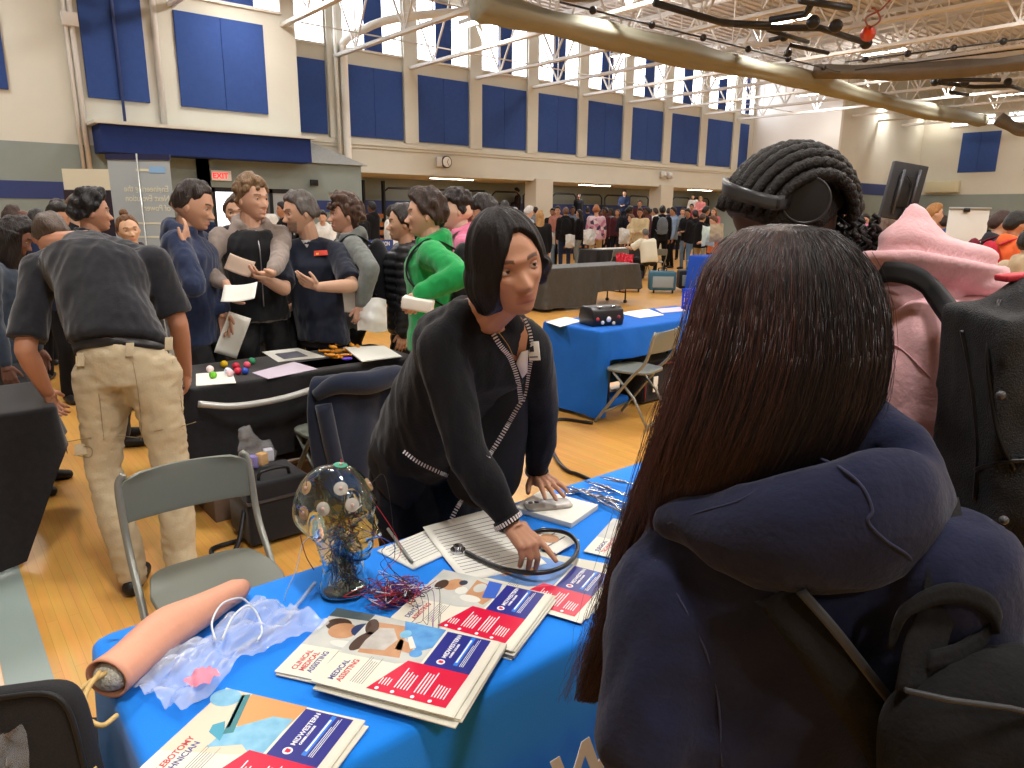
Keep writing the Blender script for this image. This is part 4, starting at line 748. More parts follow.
# ================================================================== HANGING THINGS
netm = mat('curtain_roll', '#8f8c7a', .7, bump=(3, .35, .03), mottle=(2, .12), stretch=(.25, 3, 3))
def roll(pts, r, label, seed, m=netm):
    pts = spline(pts, 12); n = len(pts); rr = [r*(1+.12*math.sin(i*.22+seed)+.06*math.sin(i*.61)) for i in range(n)]
    g = G(); rg = []
    for i in range(n):
        R = frame(pts[min(i+1, n-1)]-pts[max(i-1, 0)]); an = np.arange(28)*2*PI/28; k = 1+.07*np.sin(an*4+i*.05)+.04*np.sin(an*7-i*.08); rg.append(pts[i]+np.stack([np.cos(an)*k, np.sin(an)*k*.9, 0*an], 1)@R.T*rr[i])
    g.rings(rg); return tag(g.obj('rolled_curtain', m), label, 'divider curtain')
roll([(9.12, 12.12, 5.59), (9.91, 12.04, 5.54), (12.39, 11.86, 5.50), (15.93, 11.77, 5.46), (18.59, 11.77, 5.50), (21.24, 11.77, 5.54), (24.78, 11.77, 5.46), (29.21, 11.77, 5.46), (32.74, 11.68, 5.54), (35.22, 11.68, 5.59)], .29, 'long rolled divider curtain hanging under the roof along the hall', 1)
roll([(20.89, 11.51, 5.72), (21.77, 9.73, 5.59), (22.48, 7.96, 5.54), (23.36, 6.64, 5.63), (24.07, 4.87, 5.59), (24.78, 2.66, 5.68)], .22, 'rolled divider curtain crossing the hall at upper right', 4, mat('curtain_roll_dark', '#6d665e', .7, bump=(4, .3, .02), mottle=(2, .12)))
roll([(7.96, 12.04, 6.12), (9.29, 11.68, 6.07), (10.89, 11.42, 6.03), (11.68, 11.33, 6.12)], .2, 'short dark rolled curtain at the very top of the photo', 2, MATS['curtain_roll_dark'])
roll([(33.45, 10.53, 5.41), (33.81, 9.91, 5.01), (33.90, 9.38, 4.97), (33.98, 8.85, 5.28)], .25, 'sagging end of a rolled curtain before the end wall', 3, MATS['curtain_roll_dark'])
def rig(label, pl_, r=.05, balls=()):
    t_ = thing('hoist_frame', label, 'basketball hoist', tuple(pl_[0][0]))
    for p in pl_: G().tube(p, r, 8).obj('frame_bar', black, t_)
    for b_ in balls: G().sph(b_, r*2, n=12).obj('coupling', black, t_)
Q = lambda u, v, z=5.55: P(u, v, z=z)
rig('black folded basketball hoist with a bent thick bar at top centre', [[Q(655, 3), Q(720, 22), Q(775, 28), Q(820, 28), Q(866, 43)], [Q(722, 23), Q(770, 25)], [Q(800, 0), Q(850, 8)], [Q(770, 20), Q(806, 14), Q(812, 2)]], .07, [Q(866, 43), Q(813, 22), Q(836, 26)])
rig('smaller black hoist below the bent one', [[Q(768, 30), Q(808, 42)], [Q(785, 55), Q(790, 45), Q(828, 53)], [Q(770, 40), Q(786, 36)]], .05, [Q(788, 53), Q(784, 37)])
rig('black hoist bars above the crossing curtain at the right edge', [[Q(932, 82), Q(975, 87), Q(1010, 86), Q(1030, 92)], [Q(938, 80), Q(1000, 80)], [Q(950, 92), Q(968, 95)]], .06, [Q(935, 82), Q(945, 81), Q(965, 83), Q(1008, 82)])
def cable(a_, b_, label, nb, r=.02):
    t_ = thing('support_cable', label, 'cable', tuple(a_)); G().tube([a_, b_], r, 6).obj('wire', darkm, t_)
    for i in range(nb): G().sph(a_+(b_-a_)*(i+.5)/nb, r*4, n=10).obj('bead', black, t_)
cable(Q(560, 2), Q(840, 72), 'dark beaded cable above the long rolled curtain', 6); cable(Q(845, 62), Q(1030, 38), 'dark beaded cable above the crossing curtain', 4); cable(Q(855, 70), Q(1030, 48), 'plain dark cable above the crossing curtain', 0)
t_ = thing('red_lamp', 'small red lamp dangling from a looped cord under the roof', 'lamp', tuple(Q(868, 31))); G().cone(Q(868, 34), Q(868, 28), .16, .06, 14).obj('lamp_shade', mat('lamp_red', '#d8402c', .4), t_); G().tube(spline([Q(868, 28), Q(866, 18), Q(880, 10), Q(890, 0)], 6), .02, 6).obj('cord', mat('cord_red', '#8a3a30', .5), t_); G().tube(spline([Q(870, 28), Q(880, 20), Q(876, 10), Q(872, 8)], 6), .02, 6).obj('cord', mat('cord_red', '#8a3a30'), t_)
# ================================================================== PEOPLE
ss = lambda a, b, x: (lambda t: t*t*(3-2*t))(np.clip((x-a)/(b-a), 0, 1))
ex = lambda d, w: np.exp(-(d/w)**2)
def head_grid(nu=72, nv=54, female=0, hairf=None, smile=0):
    """head in units of head height; x right, y forward, z up, chin near -.5"""
    V, Fc = sphere_t(nu, nv); x, y, z = V.T; 
    w = .335*(1-.30*ss(0.05, .95, -z)-.03*ss(.5, 1, z)); X = x*w; fr = np.clip(y, 0, 1)
    Y = np.where(y > 0, y*.40, y*.46); Z = z*.5
    Y = Y+np.where(y < 0, -Y*.62*ss(.15, .75, -z), 0)              # nape
    Y = Y+fr**.6*.165*ss(.35, 1., -z)                                # chin and jaw forward
    Y = np.where(Y > .34, .34+(Y-.34)*.55, Y)
    ax_ = np.abs(X); f = ss(.05, .3, y)
    d = np.zeros(len(V))
    d += .028*ex(Z-.10, .045)*ex(X, .2)-.055*ex(ax_-.145, .06)*ex(Z-.02, .048)                  # brow, sockets
    d += .022*ex(ax_-.18, .07)*ex(Z+.10, .06)                                                   # cheekbones
    nb = ss(.06, -.15, Z)*ss(-.215, -.165, Z); d += (.045+.075*ss(.02, -.15, Z))*nb*ex(X, .042+.02*ss(-.05, -.17, Z)); d += .03*ex(ax_-.055, .03)*ex(Z+.165, .025)
    d += .032*ex(X, .10)*(ex(Z+.262, .020)+1.1*ex(Z+.305, .022))-.012*ex(X, .1)*ex(Z+.283, .008)
    d += .03*ex(X, .10)*ex(Z+.42, .05)-.012*ex(X, .12)*ex(Z+.35, .02)
    d -= .02*ex(ax_-.12, .03)*ex(Z+.28, .03)
    V2 = np.stack([X, Y+d*f, Z], 1); return V2, Fc
HG = head_grid(); HG_LO = head_grid(28, 22)
def head_color(loc, skin, lips, brow, beard=None):
    """colour of a skin point given in head units"""
    sk_ = np.array(lin(skin)[:3]); sk_ = sk_*.86+sk_.mean()*.14; sk_ = np.minimum(sk_*1.08, 1); c = np.tile(sk_, (len(loc), 1)); x, y, z = loc.T; f = (y > .2)&(np.abs(x) < .5)&(np.abs(z) < .6)
    def mixc(m, col): nonlocal c; c = c*(1-m[:, None])+np.array(lin(col)[:3])*m[:, None]
    if beard: mixc(f*ss(-.16, -.24, z)*ss(-.6, -.45, z)*(.75)*(1-ex(np.abs(x), .07)*ex(z+.285, .03)), beard)
    mixc(f*ex(x, .09)**.5*(ss(-.335, -.32, z)*ss(-.235, -.25, z))*ss(.12, .09, np.abs(x))*.62, lips)
    mixc(f*(np.abs(np.abs(x)-.145) < .075)*ss(.075, .085, z-.02*(1-((np.abs(x)-.15)/.09)**2))*ss(.125, .112, z-.02*(1-((np.abs(x)-.15)/.09)**2))*.85, brow)
    mixc(f*ex(np.abs(x)-.145, .07)*ex(z-.02, .045)*.25, brow)
    return c
def hand(g, wr, d, n, side, curl=(.5, .5, .55, .6), k=1., thumb=.6, spread=.10, point=False):
    """palm and five fingers; d: wrist to knuckles, n: palm normal, side: +1 when the thumb lies along d x n"""
    d = nz(d); n = nz(n-d*(n@d)); l = nz(np.cross(d, n))*side; r = .0085*k
    kn = [wr+d*(.088-.006*abs(i-1.2))*k+l*(.030-.02*i)*k-n*.002 for i in range(4)]
    for i in range(4): g.chain([wr+l*(.015-.010*i)*k+d*.008*k, kn[i]], [.0145*k, .0115*k], 10)
    g.sph(wr+d*.05*k, (.036*k, .013*k, .045*k), np.array([l, n, d]).T, 14); g.sph(wr+d*.035*k+l*.022*k+n*.008*k, (.016*k, .014*k, .03*k), np.array([l, n, d]).T, 12)
    g.cone(wr-d*.02*k, wr+d*.03*k, .024*k, .025*k, 12)
    L_ = [.072, .080, .074, .058]
    for i in range(4):
        c = curl[i] if np.ndim(curl) else curl; p = kn[i]; dd = nz(d+l*spread*(1.5-i)*.6); pts = [p]; 
        for s_, (fr, m) in enumerate(((.45, .7), (.32, 1.1), (.23, .8))):
            a = c*m; dd = nz(dd*math.cos(a)+n*math.sin(a)); p = p+dd*L_[i]*fr*k; pts.append(p)
        g.chain(pts, [r*1.08, r, r*.92, r*.8], 10)
    b = wr+d*.022*k+l*.030*k; t1 = nz(d*.75+l*(.75)*max(.15, thumb)+n*.35); p1 = b+t1*.036*k; t2 = nz(t1*.8+d*.5+n*.15); p2 = p1+t2*.032*k
    g.chain([b, p1, p2], [.0125*k, .0105*k, .0085*k], 10)
def arrs(me): 
    n = len(me.loops); lv = np.empty(n, int); me.loops.foreach_get('vertex_index', lv); st = np.empty(len(me.polygons), int); me.polygons.foreach_get('loop_start', st); ln = np.empty(len(me.polygons), int); me.polygons.foreach_get('loop_total', ln)
    return getco(me), [tuple(lv[a:a+b]) for a, b in zip(st.tolist(), ln.tolist())]
def fuse(groups, sm=2):
    out = G()
    for g, vx in groups:
        if g.n: me = bake(g.mesh('t'), vx, sm); out.add(*arrs(me)); bpy.data.meshes.remove(me)
    return out
def wrinkle(amp, seed, freq=(28, 28, 14)):
    def f(co, me):
        no = getno(me); w = wavy(co, freq, amp*.7, seed)+wavy(co, np.array(freq)*2.2, amp*.35, seed+9, ridge=True); return co+no*w[:, None]
    return f
def eyes(t_, hc, Rh, hs, gaze=(0, 0), iris='#3a2418', sc=1.):
    for s in (-1, 1):
        c = hc+Rh@(A3(s*.145, .283, .02)*hs); r = .056*hs*sc; gd = nz(Rh@A3(gaze[0], 1, gaze[1])); g = G().sph(A3(0, 0, 0), r, n=28)
        def col(co, gd=gd, r=r):
            q = (co/r)@gd; c_ = np.tile(np.array(lin('#d8d0c8')[:3]), (len(co), 1)); c_[q > .86] = lin(iris)[:3]; c_[q > .965] = lin('#0a0808')[:3]; return c_
        me = g.mesh('eye'); at = me.color_attributes.new('Col', 'FLOAT_COLOR', 'POINT'); cc = np.ones((len(me.vertices), 4)); cc[:, :3] = col(getco(me)); at.data.foreach_set('color', cc.ravel()); me.transform(Matrix.Translation(Vector(c)))
        link('eye', me, mat('eyeball', '#ffffff', .25, vcol=True), t_)
def lids(g, hc, Rh, hs, open_=.5):
    for s in (-1, 1):
        c = hc+Rh@(A3(s*.145, .283, .02)*hs); r = .060*hs
        V, Fc = sphere_t(20, 14)
        up = hc*0
        for (z0, z1) in ((open_*.55+.05, 1.), (-1., -.42)):
            n = 9; m = 13; V2 = []
            rows = [[c+Rh@(r*A3(math.sin(u)*math.sqrt(max(0, 1-zz*zz)), math.cos(u)*math.sqrt(max(0, 1-zz*zz)), zz)) for u in np.linspace(-1.3, 1.3, m)] for zz in np.linspace(z0, z1, n)]
            g.grid(rows)
            for rw in (rows[0] if z0 > 0 else rows[-1],): g.chain([p for p in rw], .0016 if hs > .2 else .001, 6)
        # keep lids as thickened shells
def hair_cap(hc, Rh, hs, style, seed=0, lo=False):
    """closed hair shell; style: dict(front, side, back hairline heights, th thickness, curl amplitude, top)"""
    V, Fc = HG if not lo else HG_LO; x, y, z = V.T; az = np.degrees(np.arctan2(np.abs(x), y)); V = V.copy()
    line = np.interp(az, [0, 35, 60, 78, 92, 110, 140, 180], [style.get('front', .30), style.get('front', .30)-.02, style.get('temple', .17), style.get('side', -.02), style.get('ear', .02), -.12, style.get('back', -.28), style.get('back', -.28)])
    m = ss(-.03, .05, z-line); th = style.get('th', .07)+style.get('top', .03)*ss(.15, .5, z)+style.get('quiff', 0)*ss(.15, .4, z)*ss(-.1, .3, y)
    rad = V-A3(0, -.02, 0); nn = rad/np.linalg.norm(rad, axis=1)[:, None]
    no = wavy(V, (12, 12, 12), 1, seed)*style.get('curl', .012)+wavy(V, (32, 32, 9), 1, seed+3)*style.get('strand', .006)
    return hc+(V+nn*((m*(th+no))-(1-m)*.075)[:, None])@Rh.T*hs, Fc
HAIRM = {}
def hairmat(col, rough=.42):
    k = 'hair_'+col.lstrip('#')
    return mat(k, col, rough, bump=(26, .9, .01), stretch=(6, 6, 1), mottle=(8, .25), spec=.45)
def skinmat(): return mat('skin', '#c08a68', .5, vcol=True, spec=.35, bump=(180, .12, .002))
OPP = {'L': -1, 'R': 1}
def ik(S, W, l1, l2, hint):
    S, W = np.array(S, float), np.array(W, float); d = W-S; L = np.linalg.norm(d)
    if L > (l1+l2)*.995: W = S+d/L*(l1+l2)*.995; d = W-S; L = np.linalg.norm(d)
    a = (l1*l1-l2*l2+L*L)/(2*L); h = math.sqrt(max(0, l1*l1-a*a)); u = d/L; p = np.array(hint, float); p = nz(p-u*(p@u)); return S+u*a+p*h, W
def pose(x, y, face, H=1.75, lean=0, side=0, wr=None, wrt='local', elb=None, turn=0, nod=0, yaw=0, tilt=0, feet=None, sit=None, shrug=0, z0=0, pelf=0, wd=1.):
    """joints of a standing or sitting figure; wrist targets in local (right, forward, up) metres"""
    f = A3(math.cos(face), math.sin(face), 0); r = A3(math.sin(face), -math.cos(face), 0); u = A3(0, 0, 1); o = A3(x, y, z0); k = H/1.75
    hz = (.50 if sit else .925*k); j = {}; L = math.radians(lean)
    pel = o+u*hz+f*(pelf-.10*math.sin(L)*k); sp = nz(u*math.cos(L)+f*math.sin(L)+r*side); mid = pel+nz(u*math.cos(L*.6)+f*math.sin(L*.6)+r*side*.7)*.26*k; neck = mid+nz(u*math.cos(L*1.25)+f*math.sin(L*1.25)+r*side)*.275*k
    rt_ = nz(r*math.cos(turn)+f*math.sin(turn)); up2 = nz(neck-mid); L2 = math.radians(lean*.55+nod); fh = nz(f*math.cos(yaw)+r*math.sin(yaw)); hd = nz(u*math.cos(L2)+fh*math.sin(L2)+r*tilt)
    j.update(pel=pel, mid=mid, neck=neck, X=r, Xs=rt_, f=f, k=k, hs=.228*k)
    j['hu'] = hd; j['hf'] = nz(fh-hd*(fh@hd)); j['head'] = neck+nz(up2+hd)*.06*k+hd*.105*k+j['hf']*.022*k
    for s, q in OPP.items():
        j['sh'+s] = neck-up2*(.055-shrug)*k+rt_*q*.182*k*wd; hip = pel+r*q*.092*k-u*.01; j['hip'+s] = hip
        t = (wr or {}).get(s, (.24*q, .06, .80)); t = np.array(t, float)
        W = o+r*t[0]+f*t[1]+u*t[2]*1.0 if wrt == 'local' else t
        hint = (elb or {}).get(s, None); hint = (r*q*.5-f*.8-u*.3) if hint is None else (r*hint[0]+f*hint[1]+u*hint[2])
        j['el'+s], j['wr'+s] = ik(j['sh'+s], W, .29*k, .255*k, hint); j['hd'+s] = nz(j['wr'+s]-j['el'+s])
        ft = (feet or {}).get(s, (q*.11, .02)); a_ = o+r*ft[0]+f*ft[1]+u*.085*k
        if sit: a_ = o+r*q*.12+f*(sit if not np.ndim(sit) else sit[0])+u*.085*k
        j['kn'+s], j['an'+s] = ik(hip, a_, .42*k, .425*k, f+r*q*.1); j['toe'+s] = nz(f+r*q*.25)
    return j
def figure(t_, j, S, sk=.007, cl=.012, lo=False, nohair=False):
    """build skin, clothes, hair, shoes as children of t_; S: dict of colours and cuts"""
    k = j['k']; X, Xs = j['X'], j['Xs']; pel, mid, neck = j['pel'], j['mid'], j['neck']; hs = j['hs']*S.get('head', 1)
    W = dict(sh=1, ch=1, wa=1, hip=1, be=1); W.update(S.get('W', {}))
    Rh = np.array([np.cross(j['hf'], j['hu']), j['hf'], j['hu']]).T; hc = j['head']; n_ = 10 if lo else 14
    def secs(off=0, bot=None, top=1., flare=0):
        s1 = nz(mid-pel); s2 = nz(neck-mid); out = []
        def sec(p, rx_, ry_, Z, xr, o=off): out.append((p, (rx_+o)*k, (ry_+o)*k, xr, nz(np.cross(Z, xr))))
        if bot is not None and bot < 0:
            sec(pel-s1*bot, .146*(W['wa']+W['hip'])/2, .106*W['be'], s1, X); sec(pel-s1*(bot-.02), .165*(W['wa']+W['hip'])/2, .122*W['be'], s1, X)
        elif bot is not None:
            Y0 = nz(np.cross(s1, X)); sec(pel-A3(0, 0, 1)*bot, .165*W['hip']+flare, .115*W['hip']+flare, s1, X)
        if bot is None or bot >= 0: sec(pel-s1*.03, .168*W['hip'], .12*W['hip'], s1, X); sec(pel+s1*.08, .152*(W['wa']+W['hip'])/2, .112*W['be'], s1, X)
        sec(mid-s1*.04, .142*W['wa'], .106*W['be'], nz(s1+s2*.5), nz(X+Xs))
        sec(mid+s2*.08, .158*W['ch'], .118*W['ch'], s2, Xs); sec(mid+s2*.16, .168*W['ch'], .12*W['ch'], s2, Xs)
        sec(mid+s2*.22, .150*W['sh'], .098, s2, Xs); sec(neck-s2*.02, .085, .07, s2, Xs)
        return out
    # ---- skin
    g = G(); gh = G()
    hv, hf_ = HG_LO if lo else HG; gh.add(hc+hv@Rh.T*hs, hf_)
    for s in (-1, 1): gh.sph(hc+Rh@(A3(s*.335, -.03, -.055)*hs), (.03*hs, .06*hs, .09*hs), Rh@rz(-.35*s), 10)
    nb = hc+Rh@(A3(0, -.10, -.30)*hs); gh.chain([nb, neck+nz(neck-mid)*(-.01)], [.056*k*W['sh']**.5, .062*k*W['sh']**.5], n_)
    if S.get('bare', 1) and not lo: gh.loft([(neck-nz(neck-mid)*.10, .10*k, .07*k, Xs, nz(np.cross(neck-mid, Xs))), (neck-nz(neck-mid)*.01, .085*k, .06*k, Xs, nz(np.cross(neck-mid, Xs)))])
    hg = G()
    for s, q in OPP.items():
        sh, el, wr = j['sh'+s], j['el'+s], j['wr'+s]; am = S.get('arm', 1)*k
        (g if not lo else gh).chain([sh, (sh+el)/2, el, el+(wr-el)*.3, wr], [.05*am, .046*am, .038*am, .039*am, .026*am], n_)
        hd = j['hd'+s]; fwd = j['f']; pn = j.get('hn'+s); pn = np.cross(hd, np.cross(-X*q, hd)) if pn is None else pn
        cu = j.get('cu'+s, .45)
        if lo: gh.chain([wr, wr+hd*.09*k, wr+hd*.15*k+pn*.02], [.024*k, .03*k, .016*k], 8); gh.chain([wr+hd*.04*k, wr+hd*.09*k+fwd*.03], [.014*k, .01*k], 6)
        else: hand(hg, wr, hd, pn, j.get('ts'+s, q*1.0 if j.get('flip'+s) is None else -q), cu, k, j.get('th'+s, .6), j.get('sp'+s, .1))
    if not lo:
        g.loft(secs(-.014)); 
        for s in 'LR': g.chain([j['hip'+s], j['kn'+s], j['an'+s]], [.08*k, .05*k, .035*k], n_)
        sg = fuse([(gh, S.get('hv', sk*.6)), (g, sk*1.5), (hg, min(sk*.6, .0042))])
        if S.get('lids', 1): lids(sg, hc, Rh, hs, S.get('open', .5))
    else: sg = fuse([(gh, sk)])
    def col(co): return head_color((co-hc)@Rh/hs, S['skin'], S.get('lips', S['skin']), S.get('brow', S['hair']), S.get('beard'))
    sg.obj('body', skinmat(), t_, color=col)
    if not lo: eyes(t_, hc, Rh, hs, S.get('gaze', (0, 0)))
    # ---- hair
    hm = hairmat(S['hair']); st = S.get('hs', {}); V, Fc = hair_cap(hc, Rh, hs, st, S.get('seed', 1), lo); hgm = G().add(V, Fc)
    if st.get('blobs'):
        rg = np.random.default_rng(S.get('seed', 1)); nb_ = st['blobs']
        for i in range(nb_):
            a = rg.uniform(-PI, PI); e = rg.uniform(st.get('bz', .25), 1.3); v = A3(math.cos(e)*math.sin(a)*.36, math.cos(e)*math.cos(a)*.44-.02, math.sin(e)*.53+.0); hgm.sph(hc+Rh@(v*hs*(1.06+st.get('bo', 0))), rg.uniform(.05, .09)*hs*st.get('br', 1), n=8)
    L_ = st.get('long')
    if L_:   # hanging hair: behind and beside the head, length in metres below the chin
        w0 = st.get('w', 1.0); wid = [.34, .40, .40, .34, .2]
        for i, fr in enumerate((0, .25, .55, .85)):
            pass
        rows = []
        for i in range(9):
            t = i/8; c = hc+Rh@(A3(0, -.12-.10*math.sin(t*PI*.5), .15-.2*t)*hs)-A3(0, 0, 1)*(L_+.10)*t-(j['f']*.05*t*k)
            rows.append((c, hs*(.36+.07*math.sin(t*PI))*w0*(1-.25*t), hs*(.30-.08*t)*w0, Rh[:, 0], Rh[:, 1]))
        hgm.loft(rows, 20)
    vx = .012 if lo else .0055
    dsp = (lambda co, me: co+getno(me)*(wavy((co-hc)@Rh, (90, 90, 18), .0022, 5)+wavy(co, (30, 30, 12), .003, 8))[:, None]) if not lo else None
    if not nohair: hgm.obj('hair', hm, t_, vox=vx*st.get('vx', 1), sm=2, disp=dsp)
    # ---- top
    kind = S.get('top', 'tee'); m = S['tm']; o = S.get('off', .012); g = G(); bot = S.get('hem', .06)
    ws = secs(o+.004, bot=bot, flare=S.get('flare', .0)); g.loft(ws, 28, 2.2)
    sl = {'tee': .55, 'long': 1, 'none': 0}[S.get('sleeve', 'long')]
    for s, q in OPP.items():
        sh, el, wr = j['sh'+s], j['el'+s], j['wr'+s]; am = S.get('arm', 1)*k; so = o*1.0
        g.chain([neck-nz(neck-mid)*.045+Xs*q*.05*k, sh], [(.058)*k+so*.5, (.056)*k+so], n_)
        if sl == 1: g.chain([sh, (sh+el)/2, el, el+(wr-el)*.5, el+(wr-el)*.93], [.056*am+so, .052*am+so, .045*am+so, .041*am+so, .030*am+so*.8], n_)
        elif sl: e2 = sh+(el-sh)*.88; g.chain([sh, (sh+e2)/2], [.056*am+so, .052*am+so], n_); g.cone((sh+e2)/2, e2, .053*am+so, .056*am+so, 18)
    if not S.get('opn') and not lo: g.tube([neck+nz(np.cross(neck-mid, Xs))*.0+X*0+(Xs*math.cos(a)*.066+nz(np.cross(neck-mid, Xs))*math.sin(a)*.062)*k+nz(neck-mid)*(.012-.02*math.sin(a)) for a in np.arange(18)*2*PI/18], .010, 8, closed=True)
    if S.get('hood'):
        bk = -nz(np.cross(neck-mid, Xs)); up2 = nz(neck-mid); hz = S['hood'] if S['hood'] is not True else 1.
        for a in np.linspace(-2.2, 2.2, 15):
            c = neck+up2*(.02+.018*math.cos(a))*k+bk*(.075*math.cos(a)-.0)*k+Xs*math.sin(a)*.088*k; g.sph(c, (.034+.016*max(0, math.cos(a)))*k*hz, n=10)
        g.sph(neck+bk*.095*k-up2*.035*k, (.09*k, .045*k, .085*k), np.array([Xs, -bk, up2]).T, 14)
    nm = S.get('name', 'shirt'); g.obj(nm, m, t_, vox=cl, sm=3, disp=wrinkle(S.get('wr', .004), S.get('seed', 1)) if not lo else None)
    if S.get('vest'):
        g = G().loft(secs(o+.022, bot=bot*.8), 28, 2.2)
        for s, q in OPP.items(): g.chain([neck-nz(neck-mid)*.04+Xs*q*.06*k, j['sh'+s]-Xs*q*.03*k], [.066*k, .062*k], n_)
        g.obj('vest', S['vest'], t_, vox=cl, sm=3, disp=wrinkle(.004, 4) if not lo else None)
    # ---- trousers or skirt
    g = G(); pm = S['pm']; Z = nz(mid-pel); lw = S.get('leg', 1)*k; g.loft([(pel-A3(0, 0, .06)*k, .172*k*W['hip'], .125*k*W['hip'], X, j['f']), (pel+Z*.02, .17*k*W['hip'], .125*k*W['hip'], X, nz(np.cross(Z, X))), (pel+Z*.09, .152*k*(W['wa']+W['hip'])/2, .115*k*W['be'], X, nz(np.cross(Z, X)))], 28, 2.2)
    for s, q in OPP.items():
        h, kn, an = j['hip'+s], j['kn'+s], j['an'+s]; g.chain([h-A3(0, 0, .03), (h+kn)/2, kn, (kn+an)/2, an-A3(0, 0, .01)], [.098*lw*W['hip'], .084*lw, .066*lw, .062*lw, .056*lw], n_)
    g.obj('trousers', pm, t_, vox=cl*1.1, sm=3, disp=wrinkle(S.get('pwr', .005), S.get('seed', 1)+3, (20, 20, 26)) if not lo else None)
    for s in 'LR':
        an = j['an'+s]; td = j['toe'+s]; g = G().chain([an-td*.04*k-A3(0, 0, .045*k), an+td*.07*k-A3(0, 0, .047*k), an+td*.15*k-A3(0, 0, .055*k)], [.038*k, .040*k, .032*k], n_).chain([an, an-A3(0, 0, .04)], .04*k, n_)
        zf = S.get('floor', 0.)
        g.obj('shoe', S.get('sm', mat('shoe_black', '#141416', .5)), t_, vox=.012 if lo else .008, sm=2, disp=lambda c: np.where(c[:, 2:3] < zf+.002, np.c_[c[:, :2], np.full(len(c), zf+.002)], c))
    return hc, Rh, hs
def person(label, loc, group=None): return thing('person', label, 'person', (loc[0], loc[1], 0), group=group)
def backpack(label, j, m, k=1, group=None, mt2=None, lo=False):
    """pack on the back with two shoulder straps"""
    up2 = nz(j['neck']-j['mid']); bk = -nz(np.cross(up2, j['Xs'])); Xs = j['Xs']; c = j['mid']+up2*.04+bk*.20; R = np.array([Xs, -bk, up2]).T; t_ = thing('backpack', label, 'backpack', tuple(c), group=group)
    G().sph(c, (.15*k, .09*k, .24*k), R, 20).box(c-up2*.08, (.26*k, .14*k, .26*k), R).obj('pack', m, t_, vox=.014, sm=6)
    if not lo: G().sph(c+bk*.08-up2*.09, (.11*k, .045*k, .11*k), R, 16).obj('pocket', m, t_, vox=.01, sm=3)
    for q in (-1, 1):
        s0 = j['sh'+('R' if q > 0 else 'L')]; a = j['neck']-up2*.0+Xs*q*.10; o_ = .075*j['k']
        pts = [c+up2*.2*k+Xs*q*.07-bk*.05, a+bk*.06+up2*.02, a-up2*.005-bk*.03+up2*.035, a-bk*(o_+.055)-up2*.07, j['mid']+Xs*q*.12-bk*(o_+.062)+up2*.08, j['mid']+Xs*q*.165-bk*.02-up2*.02, c-up2*.16*k+Xs*q*.12-bk*.05]
        g = G(); sp_ = spline(pts, 6); rows = []
        for i, p in enumerate(sp_): rows.append([p-Xs*.022, p+Xs*.022])
        g.grid(rows).obj('strap', mt2 or m, t_, solid=.010)
    return t_
# ================================================================== THE MAIN GROUP
TAN, OLV, BRN, DRK, PALE = '#c99878', '#c08a66', '#a06c4c', '#6b4634', '#d9ab90'
F = lambda a: math.radians(a)
cam_dir = lambda p: math.atan2(-p[1], -p[0])      # facing the photographer
JP = lambda u, v, d: P(u, v, d=d)
def plan(yaw): """facing angle: 0 away from the camera, 90 to image left, 180 towards it, -90 image right"""; return YAW+math.radians(yaw)
def sheetp(label, c, X, Y, w, h, m=None, bend=.012, parent=None, lines=0):
    X = nz(X); Y = nz(Y-X*(np.array(Y)@X)); Z = np.cross(X, Y); g = G().grid([[np.array(c)+X*w*u+Y*h*v+Z*bend*(4*u*u+math.sin(3*v)) for u in np.linspace(-.5, .5, 9)] for v in np.linspace(-.5, .5, 9)]); return tag(g.obj('paper_sheet', m or paper, None, solid=.0012), label, 'paper')
# ---- presenter in the black cardigan
cardm = fabric('cardigan_black', '#121216', .6, .15, sheen=.12); stitch = mat('stitch_white', '#d9d2d2', .7); shellm = mat('blouse_dark', '#121113', .9)
t_ = person('woman in a black cardigan with white stitched edges leaning over the table', (1.25, 1.95))
j = dict(k=.98, hs=.232); j['pel'] = A3(1.24, 1.92, .90); j['neck'] = JP(488, 312, 1.84); j['mid'] = (j['pel']+j['neck'])/2+A3(.03, -.02, .02)
j['shR'] = JP(441, 346, 1.84); j['elR'] = JP(466, 452, 1.86); j['wrR'] = P(510, 524, z=.862); j['shL'] = JP(529, 347, 2.0); j['elL'] = JP(541, 408, 2.17); j['wrL'] = P(537, 474, z=.822)
j['Xs'] = nz(j['shR']-j['shL']); j['X'] = nz(A3(-.98, .12, 0)); j['f'] = np.cross(A3(0, 0, 1), j['X']); j['neck'] = j['neck']+A3(0, .01, .0)
hf = nz(_R*.40-_F*.90-_U*.06); j['hf'] = hf; hu = nz(_U*.95-_R*.20-_F*.12); hu = nz(hu-hf*(hu@hf)); j['hu'] = hu; j['head'] = JP(507, 266, 1.73)
for s, q in OPP.items(): j['hip'+s] = j['pel']+j['X']*q*.095; j['kn'+s] = j['hip'+s]+A3(0, .02, -.42); j['an'+s] = A3(j['hip'+s][0], j['hip'+s][1]+.06, .08); j['toe'+s] = A3(0, -1, 0)
tip = P(549, 578, z=.766); j['hdR'] = nz(tip-j['wrR']+A3(0, 0, .035)); j['hnR'] = nz(A3(.1, -.25, -1)); j['cuR'] = (.16, 1.2, 1.25, 1.3); j['tsR'] = 1; j['thR'] = .05
j['hdL'] = nz(P(563, 497, z=.808)-j['wrL']); j['hnL'] = A3(0, 0, -1); j['cuL'] = (.12, .12, .12, .15); j['spL'] = .28; j['thL'] = 1.0
